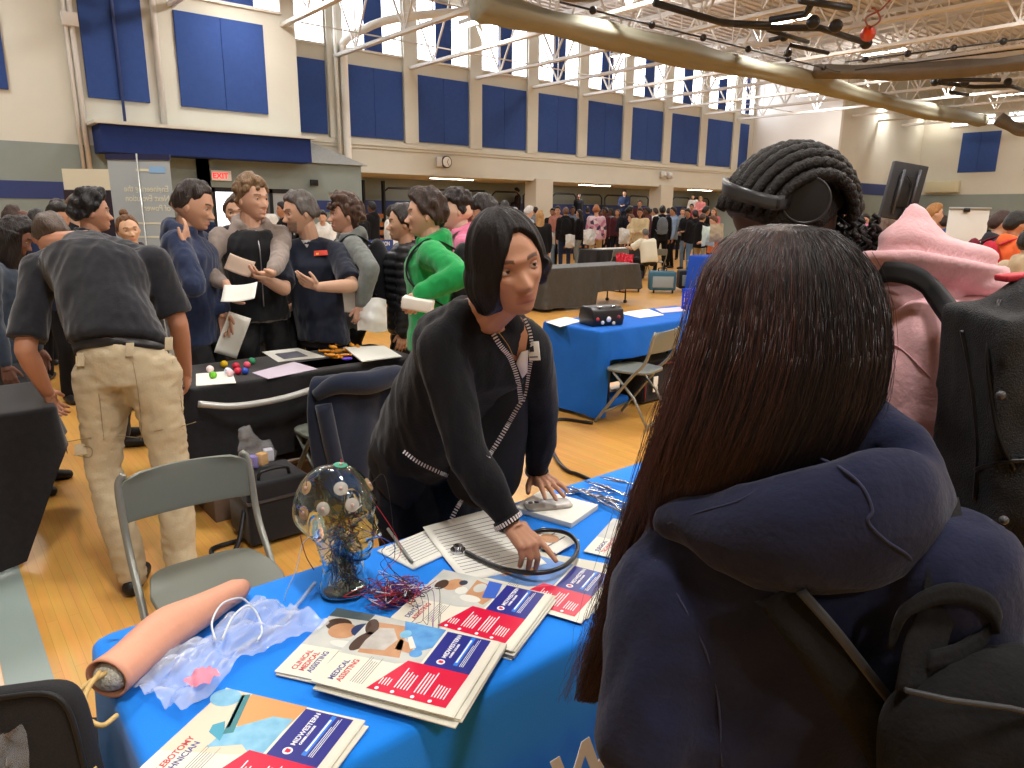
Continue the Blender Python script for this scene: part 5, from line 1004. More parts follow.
S = dict(skin='#b27c5c', lips='#8a4340', brow='#3a2620', hair='#1a1514', hs=dict(th=.02), tm=cardm, pm=mat('skirt_black', '#131317', .8), sleeve='long', off=.010, hem=.22, flare=.02, name='cardigan', W=dict(sh=1.0, ch=1.08, wa=1.28, hip=1.12, be=1.4), opn=1, wr=.003, gaze=(-.34, .10), head=1.04, hv=.0028, open=.55, seed=3, arm=1.02, leg=1.1, sk=.006)
hc, Rh, hs = figure(t_, j, S, sk=.006, cl=.009)
# bob haircut: shell that follows the head, parted, falling forward over the near cheek
def bob():
    V, Fc = _usph(110, 80); x, y, z = V.T; az = np.degrees(np.arctan2(x, y)); aaz = np.abs(az)
    el = np.degrees(np.arcsin(z)); out = []; W_ = []
    R0 = np.stack([x*.40, np.where(y > 0, y*.44, y*.52), z*.57], 1)
    zc = z
    hem = np.interp(az, [-180, -120, -75, -58, -46, -36, -20, -3, 20, 36, 52, 80, 120, 180], [-.36, -.38, -.30, -.16, .08, .22, .32, .34, .10, -.16, -.38, -.47, -.44, -.36])     # az>0: her right, the near side
    P3_ = []
    for (a, zz, p, hmz) in zip(az, z, R0, hem):
        P3_.append(p)
    P_ = np.array(P3_)
    rxy = np.hypot(P_[:, 0], P_[:, 1]); 
    low = zz = V[:, 2]
    Zt = np.where(V[:, 2] > 0, P_[:, 2], 0)
    t = np.clip(-V[:, 2], 0, 1)
    # upper half follows the skull, lower half falls straight to the hem then turns in under
    ux, uy = np.sin(np.radians(az)), np.cos(np.radians(az)); br = 1/np.sqrt((ux/.41)**2+(uy/np.where(uy > 0, .43, .52))**2)
    flare = 1+.10*np.sin(np.clip(t/.6, 0, 1)*PI)*(uy < .6)
    tt = np.clip(t/.75, 0, 1); Zl = (hem*tt); rl = br*flare*np.where(t < .75, 1-.10*tt**3, np.clip((1-t)/.25, 0, 1)*.9)
    lowm = V[:, 2] < 0
    up_ok = ss(-.02, .06, np.where(lowm, -.1, P_[:, 2])-np.maximum(hem, 0))
    Xo = np.where(lowm, ux*rl, P_[:, 0]); Yo = np.where(lowm, uy*rl, P_[:, 1]); Zo = np.where(lowm, Zl, P_[:, 2])
    Q_ = np.stack([Xo, Yo, Zo], 1)
    face = hem > .0
    m = np.where(face, ss(-.015, .03, np.where(lowm, -.2, P_[:, 2])-hem), 1.0)
    ins = np.stack([V[:, 0]*.26, V[:, 1]*.30-.03, np.maximum(V[:, 2], .0)*.36+.05], 1)
    Q_ = Q_*m[:, None]+ins*(1-m)[:, None]
    q2 = np.stack([np.radians(az)*12, 0*az, Zo*2], 1); nr = wavy(q2, (1.3, 0, .6), .010, 4)+wavy(q2, (4, 0, .8), .005, 6); nrm = nz(A3(0, 0, 1))
    Q_ = Q_+np.stack([ux, uy, 0*ux], 1)*(nr*m)[:, None]
    return hc+(Q_+A3(0, -.02, .03))@Rh.T*hs, Fc
bobm = mat('hair_bob', '#171211', .5, bump=(60, .6, .004), stretch=(3, 3, .4), spec=.22)
for c in list(t_.children):
    if c.name.startswith('hair'): bpy.data.objects.remove(c)
V, Fc = bob(); G().add(V, Fc).obj('hair', bobm, t_, sm=6)
for s in (-1, 1): G().sph(hc+Rh@(A3(s*.35, .02, -.14)*hs), .0045, n=12).obj('earring', mat('pearl', '#e6dfd0', .25), t_)
# cardigan stitched edge: neck to hem, cuffs, pocket
def stitches(pts, w, name, out, n=None, vm=stitch):
    pts = spline(pts, 14); L_ = np.cumsum([0]+[np.linalg.norm(pts[i+1]-pts[i]) for i in range(len(pts)-1)]); n = n or int(L_[-1]/.0085); g = G(); PA = np.array(pts)
    for i in range(n):
        l = L_[-1]*(i+.5)/n; p = np.array([np.interp(l, L_, PA[:, k_]) for k_ in range(3)]); q = np.array([np.interp(min(l+.003, L_[-1]), L_, PA[:, k_]) for k_ in range(3)]); d = nz(q-p); o = nz(out if not callable(out) else out(p)); s_ = nz(np.cross(d, o)); g.box(p+o*.002, (w, .0042, .003), np.array([s_, d, o]).T)
    return g.obj(name, vm, t_, smooth=False)
from mathutils.bvhtree import BVHTree
def snap(o, pts, dirn=None, lift=.003, frm=None):
    """push points onto the surface of o as seen from the front of the body"""
    M_ = wloc(o); me = o.data; inv = M_.inverted(); bv = BVHTree.FromPolygons([v.co for v in me.vertices], [p.vertices for p in me.polygons]); out = []
    for p in pts:
        d = nz(np.array(p)-frm) if frm is not None else dirn; q = Vector(np.array(p)-d*.6); h = bv.ray_cast(inv@q, inv.to_3x3()@Vector(d)); out.append(np.array(M_@h[0])-d*lift if h[0] else np.array(p))
    return out
card = [c for c in t_.children if c.name.startswith('cardigan')][0]; EYE = A3(0, 0, HC); XS, YS = j['Xs'], nz(np.cross(j['neck']-j['mid'], j['Xs']))
def on(pxs, d=2.0, lift=.004): return snap(card, [P(u, v, d=d) for u, v in pxs], frm=EYE, lift=lift)
def on2(pxs, lift=.004):
    a = on(pxs, lift=lift); b = snap(blouse_, [P(u, v, d=2.0) for u, v in pxs], frm=EYE, lift=lift); return [x if np.linalg.norm(x-EYE) < np.linalg.norm(y-EYE) else y for x, y in zip(a, b)]
def surf_stitch(pxs, w, n=None, lift=.004, name='stitched_edge'):
    dens = spline([A3(u, v, 0) for u, v in pxs], 8); pts = on2([(p[0], p[1]) for p in dens], lift=lift)
    pts = [pts[0]]+[(pts[i-1]+pts[i]*2+pts[i+1])/4 for i in range(1, len(pts)-1)]+[pts[-1]]; pts = pts[::2] if len(pts) > 12 else pts
    return stitches(pts, w, name, lambda p: EYE-p, n)
# blouse opening and skin at the neckline
def patch(pxs, m, name, lift):
    pts = on(pxs, lift=lift); c = sum(pts)/len(pts); n = len(pts); g = G().add(pts+[c-nz(c-EYE)*.006], [(i, (i+1) % n, n) for i in range(n)]); return g.obj(name, m, t_, solid=.002)
chest_skin = mat('skin_chest', '#a87455', .5, spec=.35)
patch([(478, 303), (487, 330), (503, 352), (518, 362), (526, 350), (528, 335), (522, 318), (505, 305)], chest_skin, 'neckline', .005)
patch([(516, 363), (521, 352), (528, 350), (527, 372), (522, 378)], mat('camisole_cream', '#d9d0c8', .6), 'camisole', .008)
blouse_ = G().chain([JP(500, 380, 2.05), JP(490, 425, 2.16), JP(484, 470, 2.28)], [.085, .118, .125], 20).obj('blouse', shellm, t_, vox=.01, sm=3)
surf_stitch([(475, 297), (482, 312), (490, 328), (500, 345), (509, 356), (515, 370), (519, 386), (521, 402)], .013)
surf_stitch([(524, 318), (530, 332), (532, 352), (529, 372), (526, 390), (523, 402)], .010)
surf_stitch([(521, 402), (514, 414), (505, 430), (496, 445), (488, 457)], .013); surf_stitch([(462, 500), (456, 510), (450, 522)], .012); surf_stitch([(403, 451), (418, 462), (434, 470), (448, 476)], .011, name='pocket_edge')
for s, rr_ in (('R', .034), ('L', .032)):
    w_ = j['el'+s]+(j['wr'+s]-j['el'+s])*.955; ad = nz(j['wr'+s]-j['el'+s]); R = frame(ad); ring = [w_+R@A3(math.cos(a)*rr_*1.15, math.sin(a)*rr_*1.15, 0) for a in np.arange(25)*2*PI/24]; g = G()
    for i in range(30): a = 2*PI*i/30; o = R@A3(math.cos(a), math.sin(a), 0); g.box(w_+o*(rr_*1.18), (.012, .0042, .003), np.array([ad, np.cross(o, ad), o]).T)
    g.obj('cuff_stitching', stitch, t_, smooth=False); G().cone(w_-ad*.012, w_+ad*.008, rr_*1.12, rr_*1.14, 24).obj('cuff', cardm, t_)
b_ = thing('name_badge', 'white name badge clipped to the black cardigan', 'badge', tuple(JP(534, 350, 1.9))); c = on([(534, 351)], lift=.012)[0]; R = np.array([nz(_R*.95-_F*.3), nz(_F+_R*.3), [0, 0, 1]]).T
G().box(c, (.032, .003, .052), R@ry(-.12)).obj('card', paper, b_, bevel=.001); G().box(c+R@A3(-.006, -.003, .006), (.012, .001, .016), R@ry(-.12)).obj('portrait', darkm, b_, smooth=False); G().box(c+R@A3(0, -.003, -.016), (.024, .001, .004), R@ry(-.12)).obj('text_line', inkg, b_, smooth=False)
tag(G().tube(spline(on([(497, 330), (508, 345), (514, 358)], lift=.012), 6), .0009, 5).obj('necklace', mat('gold', '#c9a24a', .3, metal=1)), 'fine gold necklace on the presenter', 'necklace')
# ---- man in khaki trousers bending over
khaki = fabric('khaki_cloth', '#b8a98c', .5, .08, sheen=.1); shirtg = fabric('charcoal_shirt', '#25262c', .8, .2)
t_ = person('man in khaki cargo trousers bending over a table with his back turned', (.62, 3.4))
j = dict(k=1.03, hs=.232); j['pel'] = JP(128, 372, 3.12)+A3(0, 0, .02); j['neck'] = JP(88, 243, 3.42); j['mid'] = (j['pel']*.5+j['neck']*.5)+A3(-.03, -.06, .075)
j['shR'] = JP(152, 262, 3.33); j['elR'] = JP(178, 322, 3.4); j['wrR'] = JP(186, 372, 3.6); j['shL'] = JP(40, 270, 3.3); j['elL'] = JP(25, 350, 3.2); j['wrL'] = JP(47, 392, 3.38)
j['Xs'] = nz(j['shR']-j['shL']); j['X'] = nz(JP(160, 385, 3.15)-JP(98, 388, 3.12)); j['f'] = np.cross(A3(0, 0, 1), j['X']); j['f'] = nz(j['f']*[1, 1, 0])
hf = nz(_F*.75-_U*.62-_R*.25); hu = nz(_U*.55+_F*.55-_R*.35); hu = nz(hu-hf*(hu@hf)); j['hf'] = hf; j['hu'] = hu; j['head'] = JP(52, 236, 3.5)
for s, q, kn, an in (('L', -1, JP(103, 468, 3.16), P(133, 573, z=.085)), ('R', 1, JP(172, 470, 3.18), P(183, 578, z=.085))): j['hip'+s] = j['pel']+j['X']*q*.098; j['kn'+s] = kn; j['an'+s] = an; j['toe'+s] = nz(j['f']+j['X']*q*.1)
for s in 'LR': j['hd'+s] = nz(j['wr'+s]-j['el'+s]); j['cu'+s] = .5
S = dict(skin='#bd8262', hair='#4f4137', hs=dict(th=.035, top=.01, curl=.002, strand=.002, back=-.25), tm=shirtg, pm=khaki, sleeve='tee', off=.016, hem=-.11, name='shirt', W=dict(sh=1.12, ch=1.25, wa=1.15, hip=1.08, be=1.1), wr=.0035, pwr=.005, hv=.005, leg=1.12, arm=1.15, seed=12)
figure(t_, j, S, sk=.008, cl=.011)
pel, X, s1 = j['pel'], j['X'], nz(j['mid']-j['pel']); Yb_ = nz(np.cross(s1, X)); khk = [c for c in t_.children if c.name.startswith('trousers')][0]; EYEK = EYE
def onk(o, pxs, lift=.004, d=3.1): return snap(o, [P(u, v, d=d) for u, v in pxs], frm=EYE, lift=lift)
beltp = onk(khk, [(76, 362), (90, 354), (110, 348), (130, 344), (150, 340), (165, 337), (174, 333)], .0)
def ribbon(pts, up, w, name, m, par, lift=.004, n=8):
    pts = spline(pts, n); g = G().grid([[p-np.array(up)*w/2+nz(EYE-p)*lift, p+np.array(up)*w/2+nz(EYE-p)*lift] for p in pts]); return g.obj(name, m, par, solid=-.004)
bl_ = [(pel+s1*z_, .156*1.03*1.13+o_, .118*1.03*1.12+o_, X, Yb_) for z_, o_ in ((.060, .002), (.062, .008), (.098, .008), (.100, .002))]; G().loft(bl_, 36, 2.2).obj('belt', mat('belt_black', '#18181a', .4), t_)
for u, v in ((81, 362), (130, 352), (169, 346)): p = onk(khk, [(u, v)], .012)[0]; G().box(p+A3(0, 0, .010), (.032, .006, .06), np.array([X, -Yb_, np.cross(X, -Yb_)]).T@rx(.0)).obj('belt_loop', khaki, t_, bevel=.002)
seamm = mat('khaki_seam', '#8f8063', .9)
for pl_ in ([(131, 352), (137, 385), (141, 420), (141, 440)], [(92, 362), (99, 395), (104, 440)], [(172, 360), (181, 400), (183, 430)], [(66, 442), (90, 438), (118, 436), (139, 438)], [(142, 434), (160, 430), (182, 426), (196, 422)], [(74, 455), (90, 457), (91, 448), (76, 446)]): G().tube(spline(onk(khk, pl_, .001), 8), .0016, 5).obj('seam', seamm, t_)
pk_ = onk(khk, [(84, 449)], .006)[0]; G().box(pk_, (.075, .008, .05), np.array([X, -Yb_, np.cross(X, -Yb_)]).T@ry(.1)).obj('cargo_pocket', khaki, t_, bevel=.003)
# ---- girl at the left edge
t_ = person('young woman with long dark wavy hair looking down at the left photo edge', (.0, 4.6)); q0 = P(-6, 250, d=3.95)
j = pose(q0[0], q0[1], plan(-75), 1.63, lean=4, nod=26, yaw=-.15)
S = dict(skin='#7d5240', lips='#8a4f50', hair='#1b1413', hs=dict(th=.07, curl=.02, strand=.01, long=.30, w=1.25), tm=fabric('slate_top', '#3a4350', 1), pm=darkm, sleeve='long', wr=.004, seed=5, hv=.004, open=.2)
figure(t_, j, S)
# ---- dark haired boy in dark jacket with red collar, facing right
def stand(label, px, d, fy, S, H=None, z=None, lo=False, sk=.007, cl=.013, **kw):
    """figure whose crown is seen at px from camera depth d; fy: turn against the line of sight (0 away, 90 left, 180 facing us)"""
    c = P(px[0], px[1], d=d); H_ = (H or c[2])*.982; kk = H_/1.75; fy = math.atan2(c[1], c[0])+math.radians(fy); k0 = pose(0, 0, fy, H_, **kw); dx = k0['head']; t0 = person(label, (c[0]-dx[0], c[1]-dx[1])); jj = pose(c[0]-dx[0], c[1]-dx[1], fy, H_, **kw); S.setdefault('skin', TAN); S['head'] = S.get('head', 1)*1.13; return t0, jj
def go(label, px, d, fy, S, H=None, lo=False, sk=.007, cl=.013, jm=None, **kw):
    t0, jj = stand(label, px, d, fy, S, H, **kw)
    if jm: jj.update(jm(jj) or {})
    figure(t0, jj, S, sk=.016 if lo else sk, cl=.018 if lo else cl, lo=lo); return t0, jj
navyh = fabric('navy_hoodie', '#27314d', .8); blkj = fabric('black_jacket', '#1b1b1f', .8)
go('boy with black hair and a dark red-collared jacket in profile at far left', (88, 178), 4.7, -88, dict(skin='#c08868', hair='#121113', hs=dict(th=.10, top=.05, quiff=.03, curl=.02, strand=.02, back=-.2), tm=mat('jacket_dark', '#232328', .7), pm=darkm, seed=3, hood=.7, wr=.003), H=1.78)
t_, jj = go('smiling young woman with tied back hair in a black jacket by the grey banner', (126, 205), 5.75, 190, dict(skin='#d0a07a', lips='#c06a62', hair='#6b4a30', hs=dict(th=.045, top=.03, front=.33, strand=.012), tm=blkj, pm=darkm, seed=8, hood=.8, wr=.003, open=.15), H=1.62, tilt=.12)
G().sph(jj['head']+jj['hu']*.14-jj['hf']*.05, .035, n=14).obj('hair_bun', hairmat('#6b4a30'), t_)
# ---- navy hoodie boy, hand on chest
def jm(j):
    k = j['k']; f, r = j['f'], j['X']; q = j['neck']+f*.17+r*.10-A3(0, 0, .16); j['elL'], j['wrL'] = ik(j['shL'], j['neck']+f*.17-r*.02-A3(0, 0, .19), .29*k, .255*k, -r*.4+f*.3-A3(0, 0, 1)); j['hdL'] = nz(r*.45+A3(0, 0, .8)+f*.1); j['hnL'] = -f
    j['elR'], j['wrR'] = ik(j['shR'], P(183, 246, d=4.13), .29*k, .255*k, r*.5+f*.3-A3(0, 0, 1)); j['hdR'] = nz(A3(0, 0, 1)-r*.5+f*.2); j['hnR'] = nz(-f); j['cuR'] = (.3, .35, .4, .5)
    j['elL'], j['wrL'] = ik(j['shL'], P(222, 312, d=4.4), .29*k, .255*k, -r*.6-f*.2-A3(0, 0, .3)); j['hdL'] = nz(A3(0, 0, -1)+f*.2); j['hnL'] = r
go('boy in a navy hoodie holding one hand to his chest', (191, 180), 4.25, -108, dict(skin='#c99676', lips='#a8665a', brow='#2c1e18', hair='#2a1f1a', hs=dict(th=.03, top=.05, quiff=.03, strand=.012, curl=.006, back=-.15, side=.08), tm=navyh, pm=mat('pants_black', '#19191c', .8), hood=1.15, off=.024, hem=.12, wr=.005, seed=6, head=1.05, hv=.0035, sk=.006, W=dict(ch=1.08, wa=1.15, be=1.15)), H=1.84, nod=14, jm=jm)
sheetp('grey edged white folder hanging from the hand of the boy in the navy hoodie', P(232, 335, d=4.45), _R*.5+_F*.5-_U*.3, _U, .15, .27)
# ---- curly boy with vest
def jm(j):
    k = j['k']; f, r = j['f'], j['X']
    j['elR'], j['wrR'] = ik(j['shR'], P(226, 284, d=4.3), .29*k, .255*k, r-f*.2-A3(0, 0, .6)); j['hdR'] = nz(A3(0, 0, -1)+f*.5-r*.2); j['hnR'] = -r; j['cuR'] = .7
    j['elL'], j['wrL'] = ik(j['shL'], P(268, 286, d=4.2), .29*k, .255*k, -r-f*.2-A3(0, 0, .6)); j['hdL'] = nz(r+f*.3); j['hnL'] = A3(0, 0, 1); j['cuL'] = .6
taup = fabric('taupe_sweater', '#8d8078', .8)
t_, jj = go('tall boy with curly light brown hair in a black vest over a taupe hoodie', (250, 173), 4.6, 195, dict(skin='#d4a182', lips='#b87468', brow='#6b4a34', hair='#7b6044', hs=dict(th=.06, top=.03, curl=.03, side=.02, blobs=90, br=1.0, bz=.35, back=-.1), tm=taup, vest=fabric('vest_black', '#1d1e21', .8), pm=mat('pants_black', '#19191c', .8), hood=1.0, wr=.004, seed=9, hv=.0035), H=1.88, yaw=-.5, jm=jm)
f, r = jj['f'], jj['X']; up2 = nz(jj['neck']-jj['mid']); zc = [jj['mid']+f*(.155)-up2*.22+r*.0, jj['mid']+f*.165, jj['mid']+f*.155+up2*.16, jj['neck']+f*.10-up2*.02]; G().tube(spline(zc, 6), .004, 6).obj('zip', mat('zip_silver', '#a9a9ac', .3, metal=.8), t_); G().tube([jj['mid']+f*.166-r*.07+up2*.12, jj['mid']+f*.166-r*.075+up2*.05], .003, 6).obj('zip', MATS['zip_silver'], t_)
sheetp('white sheet held low by the curly haired boy', P(240, 293, d=4.18), _R*.95+_U*.1, _F*.7-_R*.2+_U*.4, .2, .13)
# gray hooded person behind
go('person in a grey sweatshirt standing half hidden behind the curly haired boy', (236, 186), 5.3, 170, dict(skin='#c99878', hair='#4a382c', hs=dict(th=.06, top=.03), tm=fabric('grey_sweat', '#85878a', .8), pm=darkm, hood=1, wr=.004, seed=19), H=1.78)
# ---- polo man
def jm(j):
    k = j['k']; j['shR'] = JP(277, 256, 4.77); j['shL'] = JP(338, 254, 4.87); j['neck'] = JP(310, 240, 4.87); j['Xs'] = nz(j['shR']-j['shL']); j['pel'] = JP(324, 338, 4.92); j['mid'] = JP(318, 290, 4.92)
    j['elR'] = JP(284, 289, 4.62); j['wrR'] = JP(264, 279, 4.50); j['hdR'] = nz(JP(252, 275, 4.44)-j['wrR']); j['hnR'] = nz(A3(0, 0, 1)); j['cuR'] = (.5, .6, .7, .8)
    j['elL'] = JP(352, 286, 4.67); j['wrL'] = JP(318, 287, 4.54); j['hdL'] = nz(JP(300, 279, 4.50)-j['wrL']); j['hnL'] = nz(_F+A3(0, 0, .5)); j['cuL'] = (.15, .35, .5, .6)
    j['head'] = JP(300, 213, 4.77); hf = nz(-_R*.80-_F*.55-_U*.12); hu = nz(_U-_R*.08); hu = nz(hu-hf*(hu@hf)); j['hf'] = hf; j['hu'] = hu
polo = fabric('navy_polo', '#1a1f2e', .8)
t_, jj = go('man with short grey hair and beard in a navy polo shirt gesturing with both hands', (300, 192), 4.82, 140, dict(skin='#cb9c7e', lips='#a06458', brow='#3c322e', beard='#6f625a', hair='#5a5450', hs=dict(th=.035, top=.035, quiff=.02, strand=.01, curl=.005, back=-.2, side=-.1), tm=polo, pm=mat('pants_black', '#19191c', .8), sleeve='tee', off=.018, hem=.03, wr=.004, seed=4, hv=.0035, arm=1.15, W=dict(sh=1.05, ch=1.12, wa=1.12, be=1.15)), H=1.84, jm=jm)
pol = [c for c in t_.children if c.name.startswith('shirt')][0]; lgm = mat('logo_red', '#d0402c', .6)
lp = snap(pol, [P(u, v, d=4) for u, v in ((314, 251), (327, 250), (328, 255), (314, 256))], frm=EYE, lift=.004); G().add(lp, [(0, 1, 2, 3)]).obj('chest_logo', lgm, t_, solid=.002, smooth=False)
lp = snap(pol, [P(u, v, d=4) for u, v in ((316, 253), (326, 252.5), (326, 254.2), (316, 254.8))], frm=EYE, lift=.012); G().add(lp, [(0, 1, 2, 3)]).obj('chest_logo', mat('logo_yellow', '#f0b040', .6), t_, solid=.002, smooth=False)
lp = snap(pol, [P(u, v, d=4) for u, v in ((301, 240), (311, 240), (307, 248))], frm=EYE, lift=.006); G().add(lp, [(0, 1, 2)]).obj('undershirt', mat('undershirt_grey', '#b9b6b4', .8), t_, solid=.002)
sheetp('tan card held out by the man in the polo shirt', P(240, 266, d=4.32), _R*.93-_U*.33, _U*.6+_F*.4, .16, .10, mat('tan_card', '#bfa894', .6))
# ---- grey hoodie boy with pack
def jm(j):
    k = j['k']; f, r = j['f'], j['X']; j['elL'], j['wrL'] = ik(j['shL'], P(361, 306, d=4.72), .29*k, .255*k, -r*.9-f*.25-A3(0, 0, .2)); j['hdL'] = nz(A3(0, 0, -1)+f*.2); j['hnL'] = r; j['cuL'] = .9
gh_ = fabric('grey_hoodie', '#6f736f', .8)
t_, jj = go('laughing boy with dark wavy hair in a grey hoodie and black backpack', (344, 193), 4.95, 100, dict(skin='#d09a80', lips='#b06a60', brow='#4a3428', hair='#4a352a', hs=dict(th=.08, top=.05, curl=.03, strand=.015, back=-.38, side=-.1, blobs=40), tm=gh_, pm=mat('pants_black', '#19191c', .8), hood=1.1, off=.022, hem=.1, wr=.004, seed=14, hv=.004), H=1.78, jm=jm)
backpack('black backpack worn by the boy in the grey hoodie', jj, blkj)
crumple('plastic_bag', 'white plastic bag hanging from the hand of the boy in the grey hoodie', 'plastic bag', P(372, 315, d=4.75), nz(_R), _U, .2, .22, mat('bag_white', '#efeeea', .5), amp=.007, seed=7, nx=20, ny=16, puff=.05)
sheetp('white paper beside the hip of the boy in the grey hoodie', P(352, 300, d=4.75), _R*.8-_F*.3, _U+_R*.2, .12, .17)
# ---- puffer jacket
puf = mat('puffer_black', '#1d1e22', .45)
t_, jj = go('person in a black quilted puffer jacket standing behind the boy in green', (402, 190), 4.9, 95, dict(skin='#c99878', hair='#2a211d', hs=dict(th=.06, top=.03), tm=puf, pm=mat('pants_black', '#19191c', .8), off=.028, hem=.08, wr=.0, seed=15), H=1.72)
for c in t_.children:
    if c.name.startswith('shirt'):
        co = getco(c.data); no = getno(c.data); w_ = np.abs(np.sin(co[:, 2]*math.pi/.055)); c.data.vertices.foreach_set('co', (co+no*(w_[:, None]**.6*.018)).ravel()); c.data.update()
# ---- green hoodie
def jm(j):
    k = j['k']; f, r = j['f'], j['X']; j['elL'], j['wrL'] = ik(j['shL'], P(418, 294, d=3.85), .29*k, .255*k, -f*.6-r*.7-A3(0, 0, .2)); j['hdL'] = nz(A3(0, 0, -1)+f*.5); j['hnL'] = r*1.; j['cuL'] = .9
grn = fabric('green_hoodie', '#1f9a50', .8, .08)
t_, jj = go('boy with dark hair in a bright green hoodie and light jeans, in profile', (425, 186), 4.1, 92, dict(skin='#d3a184', lips='#b87468', brow='#2c201a', hair='#33241d', hs=dict(th=.06, top=.05, quiff=.05, strand=.015, curl=.015, back=-.25, side=-.05), tm=grn, pm=fabric('light_jeans', '#8f9ba6', .7), hood=1.15, off=.026, hem=.10, wr=.005, seed=16, hv=.0035, leg=1.2), H=1.79, jm=jm)
backpack('black backpack worn by the boy in the green hoodie', jj, blkj, 1.05)
t2 = thing('takeout_box', 'white paper box held low by the boy in the green hoodie', 'box', tuple(P(418, 303, d=3.83))); G().box(P(418, 304, d=3.84), (.17, .10, .07), np.array([_R, _F, _U]).T@ry(.15)).obj('box_body', paper, t2, bevel=.012)
# ---- pink hoodie boy, dark haired boy
t_, jj = go('boy with short curly dark hair in a pink hoodie behind the boy in green', (456, 185), 4.9, 100, dict(skin='#dcb49c', lips='#c08074', brow='#2c201a', hair='#241a18', hs=dict(th=.05, top=.05, quiff=.04, curl=.025, side=.12, blobs=60, bz=.6, back=.0), tm=fabric('pink_hoodie', '#e07a9c', .8), pm=mat('pants_maroon', '#45222c', .8), hood=1.1, wr=.004, seed=17, hv=.004), H=1.82)
backpack('olive strapped backpack worn by the boy in the pink hoodie', jj, fabric('olive_pack', '#4d4a42', .8))
go('boy with a straight dark fringe behind the head of the presenter', (482, 193), 5.0, 110, dict(skin='#c99272', lips='#a8665a', brow='#241a16', hair='#211a18', hs=dict(th=.09, top=.03, front=.2, strand=.02, back=-.2), tm=fabric('pink_hoodie_pale', '#c98494', .8), pm=darkm, hood=.9, wr=.004, seed=18, hv=.004), H=1.78)
# ================================================================== NEAR FIGURES AT THE RIGHT
hoodm = fabric('navy_hoodie_near', '#1a1e36', .5, .12, sheen=.1)
bagm = fabric('backpack_black', '#171718', .7, .2, sheen=.02)
t_ = person('girl with very long dark hair and a navy hoodie, her back to us', (.95, .4))
def upright(neck, shL, shR, z=1.4, k=1.0, lean=.06):
    j = dict(k=k, hs=.228*k); j['Xs'] = nz((shR-shL)*[1, 1, .3]); X = nz((shR-shL)*[1, 1, 0]); j['X'] = X; f = np.cross(A3(0, 0, 1), X); j['f'] = f; j['neck'] = neck; j['shL'] = shL; j['shR'] = shR
    j['pel'] = A3(neck[0], neck[1], 0)-f*lean+A3(0, 0, neck[2]-.50*k); j['mid'] = (j['pel']+neck)/2-f*.015; j['hf'] = nz(f); j['hu'] = A3(0, 0, 1); j['head'] = neck+A3(0, 0, .175*k)+f*.02
    for s, q in OPP.items():
        j['hip'+s] = j['pel']+X*q*.09; L = (j['pel'][2]-.08)/2; j['kn'+s] = j['hip'+s]-A3(0, 0, L)+f*.02; j['an'+s] = j['hip'+s]*[1, 1, 0]+A3(0, 0, .085); j['toe'+s] = f
        j['elL' if s == 'L' else 'elR'] = j['sh'+s]+X*q*.04-A3(0, 0, .28*k)+f*.02; j['wr'+s] = j['el'+s]+f*.13-A3(0, 0, .2*k); j['hd'+s] = nz(j['wr'+s]-j['el'+s])
    return j
j = upright(JP(792, 470, .99), JP(672, 592, 1.0), JP(945, 575, .86), k=.98)
j['elL'] = JP(648, 735, .98); j['wrL'] = j['elL']+j['f']*.22-A3(0, 0, .02)-j['X']*.0; j['hdL'] = nz(j['f'])
S = dict(skin='#c99878', hair='#1f1614', tm=hoodm, pm=fabric('jeans_dark', '#2b3348', .8), sleeve='long', off=.028, hem=.12, W=dict(sh=1.05, ch=1.0), wr=.004, seed=31, arm=1.1, name='hoodie', opn=1)
figure(t_, j, S, sk=.008, cl=.011, nohair=True)
# hood lying on the shoulders
g = G(); hp = [(664, 522, .95, .014, .02), (690, 520, .93, .03, .034), (722, 528, .90, .042, .052), (765, 532, .865, .05, .070), (815, 528, .84, .056, .082), (862, 520, .83, .058, .088), (900, 510, .84, .05, .082), (925, 508, .87, .035, .06)]
sp = spline([P(u, v, d=d) for u, v, d, _, _ in hp], 5); ra = np.interp(np.linspace(0, 7, len(sp)), range(8), [h[3] for h in hp]); rb_ = np.interp(np.linspace(0, 7, len(sp)), range(8), [h[4] for h in hp])
for p, a, b in zip(sp, ra, rb_): g.sph(p, (a, a, b), np.array([_R, _F, _U]).T, 16)
g.chain([P(875, 415, d=.93), P(905, 450, d=.9), P(925, 500, d=.87)], [.025, .035, .04]).chain([P(875, 415, d=.93), P(845, 440, d=.92), P(800, 470, d=.93)], [.025, .03, .04])
hd_ = g.obj('hood', hoodm, t_, vox=.008, sm=6, disp=wrinkle(.003, 9, (14, 14, 14)))
def snapline(o, pxs, d, r, name, m, par, lift=.0, n=8): return G().tube(spline(onk(o, pxs, lift, d), n), r, 6).obj(name, m, par)
seamh = mat('hoodie_seam', '#262a44', .9)
snapline(hd_, [(812, 456), (840, 468), (862, 487), (872, 510), (868, 522), (885, 540), (908, 556), (918, 575)], .85, .0022, 'seam', seamh, t_); snapline(hd_, [(668, 524), (700, 512), (740, 500), (775, 478)], .85, .0016, 'seam', seamh, t_)
body_ = [c for c in t_.children if c.name.startswith('hoodie')][0]; snapline(body_, [(655, 560), (680, 600), (705, 650), (718, 700), (722, 766)], .85, .0018, 'seam', seamh, t_)
